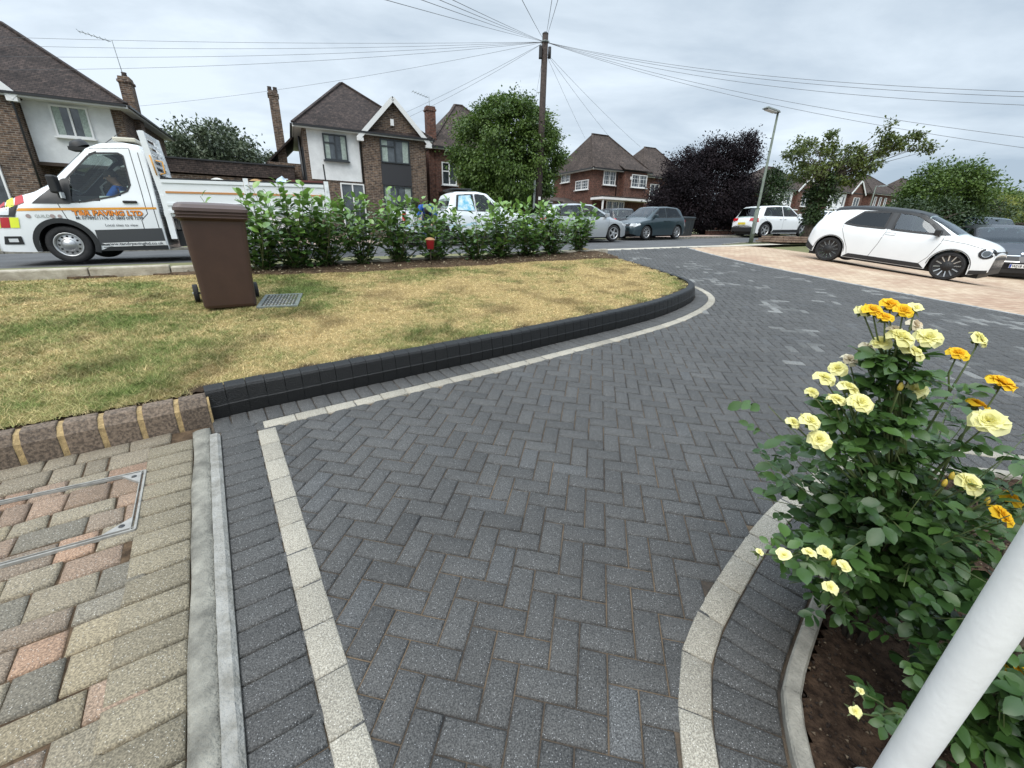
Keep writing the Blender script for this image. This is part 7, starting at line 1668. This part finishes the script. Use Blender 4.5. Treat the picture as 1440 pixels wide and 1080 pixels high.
for k in range(10): a = 2 * math.pi * k / 10; b.tube([(.12 * math.cos(a), .12 * math.sin(a), ph_ - .25), (.19 * math.cos(a), .19 * math.sin(a), ph_ - .25)], .012, 6)
b.build('ring_head', M['galv'], pole)
b = MB()
for k in range(7): sd = 1 if k % 2 else -1; b.bar((sd * .12, -.02, 2.4 + k * .55), (sd * .24, -.02, 2.4 + k * .55), .02, .02)
b.build('climbing_step', M['galv'], pole)
b = MB(); b.box((.03, -.155, 1.75), (.10, .012, .13)); b.build('sign', M['upvc'], pole)
b = MB(); b.box((-.20, -.1, 1.25), (.09, .05, 2.5)); b.build('cable_guard', M['galv'], pole)
head = P(px_, py_, ph_ - .25)
M['cable'] = mat('overhead_cable', (.10, .105, .11), .6)
def cable(px, py, depth, sag, r_, label, start=None, dz=0.0):
    d = ray(px, py); e = CAM + d * (depth / d.y); a = (start or head) + Vector((0, 0, dz)); o = empty('overhead_cable', a, 0, label, 'cable', 'cables fanning out from the telegraph pole'); b = MB(); n = 24; pts = []
    for k in range(n + 1): f = k / n; p = a.lerp(e, f) - a; pts.append(p - Vector((0, 0, 4 * sag * f * (1 - f))))
    b.tube(pts, r_, 5); me_ = b.build('overhead_cable', M['cable']); col.objects.unlink(me_); bpy.data.objects.remove(o); me_.name = 'overhead_cable'; col.objects.link(me_); me_.location = a; tag(me_, label, 'cable', 'cables fanning out from the telegraph pole'); return me_
for q in ((-60, 50, 19, .12, 'topmost of the four cables running left over the left house'), (-60, 62, 19, .18, 'second from top of the four cables running left over the left house'), (-60, 78, 18, .22, 'third from top of the four cables running left over the left house'), (-60, 98, 18, .26, 'lowest of the four cables running left over the left house'),
          (197, 149, 24.5, .22, 'cable dropping left to the chimney of the left house'), (571, 158, 24, .06, 'upper of two short cables to the chimney behind the gabled house'), (576, 164, 24, .1, 'lower of two short cables to the chimney behind the gabled house'),
          (500, -12, 5.5, .02, 'leftmost overhead cable leaving the top of the picture'), (560, -12, 5.5, .02, 'second overhead cable from the left leaving the top of the picture'), (590, -12, 5.5, .02, 'third overhead cable leaving the top of the picture, upper left'), (612, -12, 5.6, .02, 'fourth overhead cable leaving the top of the picture, upper left'),
          (728, -12, 8, .02, 'overhead cable leaving the top just left of the pole head'), (778, -12, 8, .02, 'left one of the two cables rising right of the pole head'), (788, -12, 8, .02, 'right one of the two cables rising right of the pole head'),
          (1500, 131, 11, .30, 'topmost of the cables fanning right towards the right edge'), (1500, 138, 11, .34, 'second cable from the top fanning right'), (1500, 150, 11, .40, 'third cable from the top fanning right'), (1500, 200, 12, .34, 'fourth cable from the top fanning right'), (1500, 216, 12, .36, 'lowest cable fanning right to the right edge'),
          (823, 195, 30, .05, 'left one of three cables dropping to the leaded-window house'), (872, 210, 30, .1, 'middle one of three cables dropping to the leaded-window house'), (901, 207, 31, .1, 'right one of three cables dropping to the leaded-window house'), (751, 150, 27, .05, 'thin cable dropping behind the pole to the brick house')):
    cable(q[0], q[1], q[2], q[3], .0052 if q[2] > 6 else .0035, q[4], dz=-.3 if q[0] in (823, 872, 901) else 0.0)

# ---- red tag in the laurel
x, y = pl(606, 372, .18); d = ray(605, 342); kk = (y - .10) / d.y; p = CAM + d * kk
o = empty('plant_tag', p, R_(20), 'red and tan plastic tag hanging in the laurel leaves below the workman', 'plant tag')
b = MB(); b.lathe([(.0, -.10), (.055, -.10), (.075, .05), (.08, .052), (.078, .06), (.0, .06)], 18); b.build('pot', mat('red_plastic', (.50, .03, .05), .45), o); b = MB(); b.lathe([(.0, .10), (.04, .095), (.085, .07), (.09, .055)], 18); b.build('lid', mat('tan_plastic', (.35, .20, .10), .7), o)
b = MB(); b.tube([(0, 0, -.1), (0, .0, -(p.z - G(p.x, p.y) - .17))], .006, 6); b.build('stake', M['cane_old'], o)

# ================================================================== PEOPLE
def skin_body(name, joints, bones, m, parent, sub=2, root=0):
    me = bpy.data.meshes.new(name); me.from_pydata([j[0] for j in joints], bones, []); o = link(name, me, m, parent)
    o.modifiers.new('skin', 'SKIN'); dg = bpy.context.evaluated_depsgraph_get()
    if not me.skin_vertices:
        bm = bmesh.new(); bm.from_mesh(me); bm.verts.layers.skin.verify(); bm.to_mesh(me); bm.free()
    for k, j in enumerate(joints): me.skin_vertices[0].data[k].radius = (j[1], j[1] if len(j) < 3 else j[2]); me.skin_vertices[0].data[k].use_root = (k == root)
    s = o.modifiers.new('sub', 'SUBSURF'); s.levels = sub; s.render_levels = sub
    return o
M['skin'] = mat('skin', (.36, .20, .13), .55); M['blue_shirt'] = mat('blue_shirt', (.015, .10, .42), .8, noise=.15, scale=12); M['navy'] = mat('navy_cloth', (.02, .035, .09), .85); M['hair'] = mat('dark_hair', (.02, .015, .012), .7)
def person(label, mtx, J, hair=True, cap=False, trousers='navy', shirt='blue_shirt'):
    """J: joint name -> position"""
    root = empty('person', (0, 0, 0), 0, label, 'person', mat=mtx); V_ = {k: Vector(v) for k, v in J.items()}
    jt = [(V_['pelvis'], .13, .11), (V_['waist'], .125, .10), (V_['chest'], .15, .11), (V_['neck0'], .07, .07), (V_['neck'], .05, .05), (V_['head0'], .075, .08), (V_['head1'], .085, .10), (V_['head2'], .06, .07)]
    bn = [(i, i + 1) for i in range(7)]
    def chain(src, pts):
        nonlocal jt, bn
        last = src; ids = []
        for p, r_ in pts: jt.append((p, r_, r_)); bn.append((last, len(jt) - 1)); last = len(jt) - 1; ids.append(last)
        return ids
    for s in 'lr':
        ids = chain(2, [(V_['sh' + s], .058), (V_['el' + s], .042), (V_['wr' + s], .028)]); w = V_['wr' + s]; d = (w - V_['el' + s]).normalized(); sd = d.cross(Vector((0, 0, 1)) if abs(d.z) < .9 else Vector((1, 0, 0))).normalized(); palm = w + d * .07; pid = chain(ids[-1], [(palm, .030)])[0]
        for q in range(4): f0 = palm + sd * (-.027 + .018 * q) + d * .02; L_ = (.065, .075, .07, .055)[q]; chain(pid, [(f0, .010), (f0 + d * L_ * .5 - Vector((0, 0, .01)), .009), (f0 + d * L_ * .85 - Vector((0, 0, .03)), .008)])
        th = w + d * .03; chain(ids[-1], [(th - sd * .035, .011), (th - sd * .05 + d * .035, .009)])
        chain(0, [(V_['hip' + s], .10), (V_['kn' + s], .065), (V_['an' + s], .042), (V_['toe' + s], .038)])
    skin_body('body', jt, bn, M['skin'], root)
    jt2 = [(V_['pelvis'], .145, .125), (V_['waist'], .14, .115), (V_['chest'], .165, .125), (V_['neck0'], .085, .085)]; bn2 = [(0, 1), (1, 2), (2, 3)]
    for s in 'lr': k = len(jt2); jt2 += [(V_['sh' + s], .085, .08), (V_['sh' + s].lerp(V_['el' + s], 1.0), .066, .066)]; bn2 += [(2, k), (k, k + 1)]
    skin_body('shirt', jt2, bn2, M[shirt], root)
    jt3 = [(V_['pelvis'] + (V_['pelvis'] - V_['waist']) * .1, .15, .13)]; bn3 = []
    for s in 'lr': k = len(jt3); jt3 += [(V_['hip' + s], .115, .11), (V_['kn' + s], .082, .082), (V_['an' + s], .06, .06)]; bn3 += [(0, k), (k, k + 1), (k + 1, k + 2)]
    skin_body('trousers', jt3, bn3, M[trousers], root)
    for s in 'lr': b = MB(); a, c = V_['an' + s], V_['toe' + s]; b.tube([a - Vector((0, 0, .01)), a.lerp(c, .5) - Vector((0, 0, .02)), c], [.055, .052, .04], 10); b.build('boot', M['black'], root)
    # hair or cap and the features of the face
    up = (V_['head2'] - V_['head0']).normalized(); fc = V_['face'].normalized(); fc = (fc - up * fc.dot(up)).normalized(); rt = fc.cross(up); hc = V_['head1']
    Mh = Matrix(((rt.x, fc.x, up.x, hc.x), (rt.y, fc.y, up.y, hc.y), (rt.z, fc.z, up.z, hc.z), (0, 0, 0, 1)))
    b = MB(); b.lathe([(.0, .125), (.05, .115), (.085, .075), (.098, .02), (.096, -.02)], 20, Mh @ Matrix.Translation((0, -.012, 0)) @ Matrix.Rotation(R_(12), 4, 'X') @ Matrix.Diagonal((.98, 1.12, 1, 1)))
    if cap: b.box((0, 0, 0), (.14, .10, .012), M=Mh @ Matrix.Translation((0, .135, .02)))
    b.build('cap' if cap else 'hair', M['black'] if cap else M['hair'], root)
    b = MB()
    for sx in (-1, 1): b.lathe([(0, .006), (.010, .003), (.012, 0)], 10, Mh @ Matrix.Translation((sx * .032, .092, 0)) @ Matrix.Rotation(R_(-90), 4, 'X'))
    b.box((0, 0, 0), (.045, .008, .010), M=Mh @ Matrix.Translation((0, .088, -.062))); b.build('eyes_and_mouth', M['hair'], root)
    b = MB(); b.add([Mh @ Vector(v) for v in ((-.014, .09, -.03), (.014, .09, -.03), (0, .09, .012), (0, .122, -.028))], [(0, 1, 3), (1, 2, 3), (2, 0, 3)])
    for sx in (-1, 1): b.lathe([(0, .012), (.018, .008), (.022, 0)], 10, Mh @ Matrix.Translation((sx * .088, -.005, -.01)) @ Matrix.Rotation(R_(90 * sx), 4, 'Y'))
    b.build('nose_and_ears', M['skin'], root); return root
# the man in the cab, near-side seat, looking down
J = dict(pelvis=(0, 0, 0), waist=(-.03, 0, .18), chest=(-.02, 0, .38), neck0=(.0, 0, .50), neck=(.03, 0, .55), head0=(.06, 0, .61), head1=(.085, 0, .69), head2=(.09, 0, .75), shl=(0, .2, .45), shr=(0, -.2, .45), ell=(.16, .26, .24), elr=(.16, -.26, .24), wrl=(.36, .12, .20), wrr=(.36, -.12, .20),
         hipl=(.03, .1, -.02), hipr=(.03, -.1, -.02), knl=(.44, .13, .06), knr=(.44, -.13, .06), anl=(.5, .13, -.36), anr=(.5, -.13, -.36), toel=(.66, .13, -.40), toer=(.66, -.13, -.40), face=(.85, .1, -.45))
person('person in a blue shirt sitting in the cab of the white tipper truck, looking down', tm @ Matrix.Translation((-.90, .52, .90)), J)
# bending workman beyond the laurels
t, h = onS(600, 282, 15.0); x, y = xy(14.9, t); face_az = math.atan2(-y, -x)
J = dict(pelvis=(-.18, 0, .90), waist=(-.06, 0, 1.02), chest=(.12, 0, 1.12), neck0=(.24, 0, 1.14), neck=(.28, 0, 1.12), head0=(.32, 0, 1.08), head1=(.38, 0, 1.04), head2=(.44, 0, 1.05), shl=(.16, .2, 1.14), shr=(.16, -.2, 1.14), ell=(.22, .27, .86), elr=(.22, -.27, .86), wrl=(.36, .14, .66), wrr=(.36, -.14, .66),
         hipl=(-.17, .1, .86), hipr=(-.17, -.1, .86), knl=(-.06, .13, .47), knr=(-.08, -.13, .47), anl=(-.12, .14, .08), anr=(-.16, -.14, .08), toel=(.04, .15, .04), toer=(.0, -.15, .04), face=(.3, 0, -.9))
person('workman in a blue top and black cap bending forward behind the laurels', ground_matrix(x, y, face_az, 0.0) @ Matrix.Scale(1.08, 4), J, cap=True)
# street-name style house plaque on far drive, hose of small stones left out: nothing further
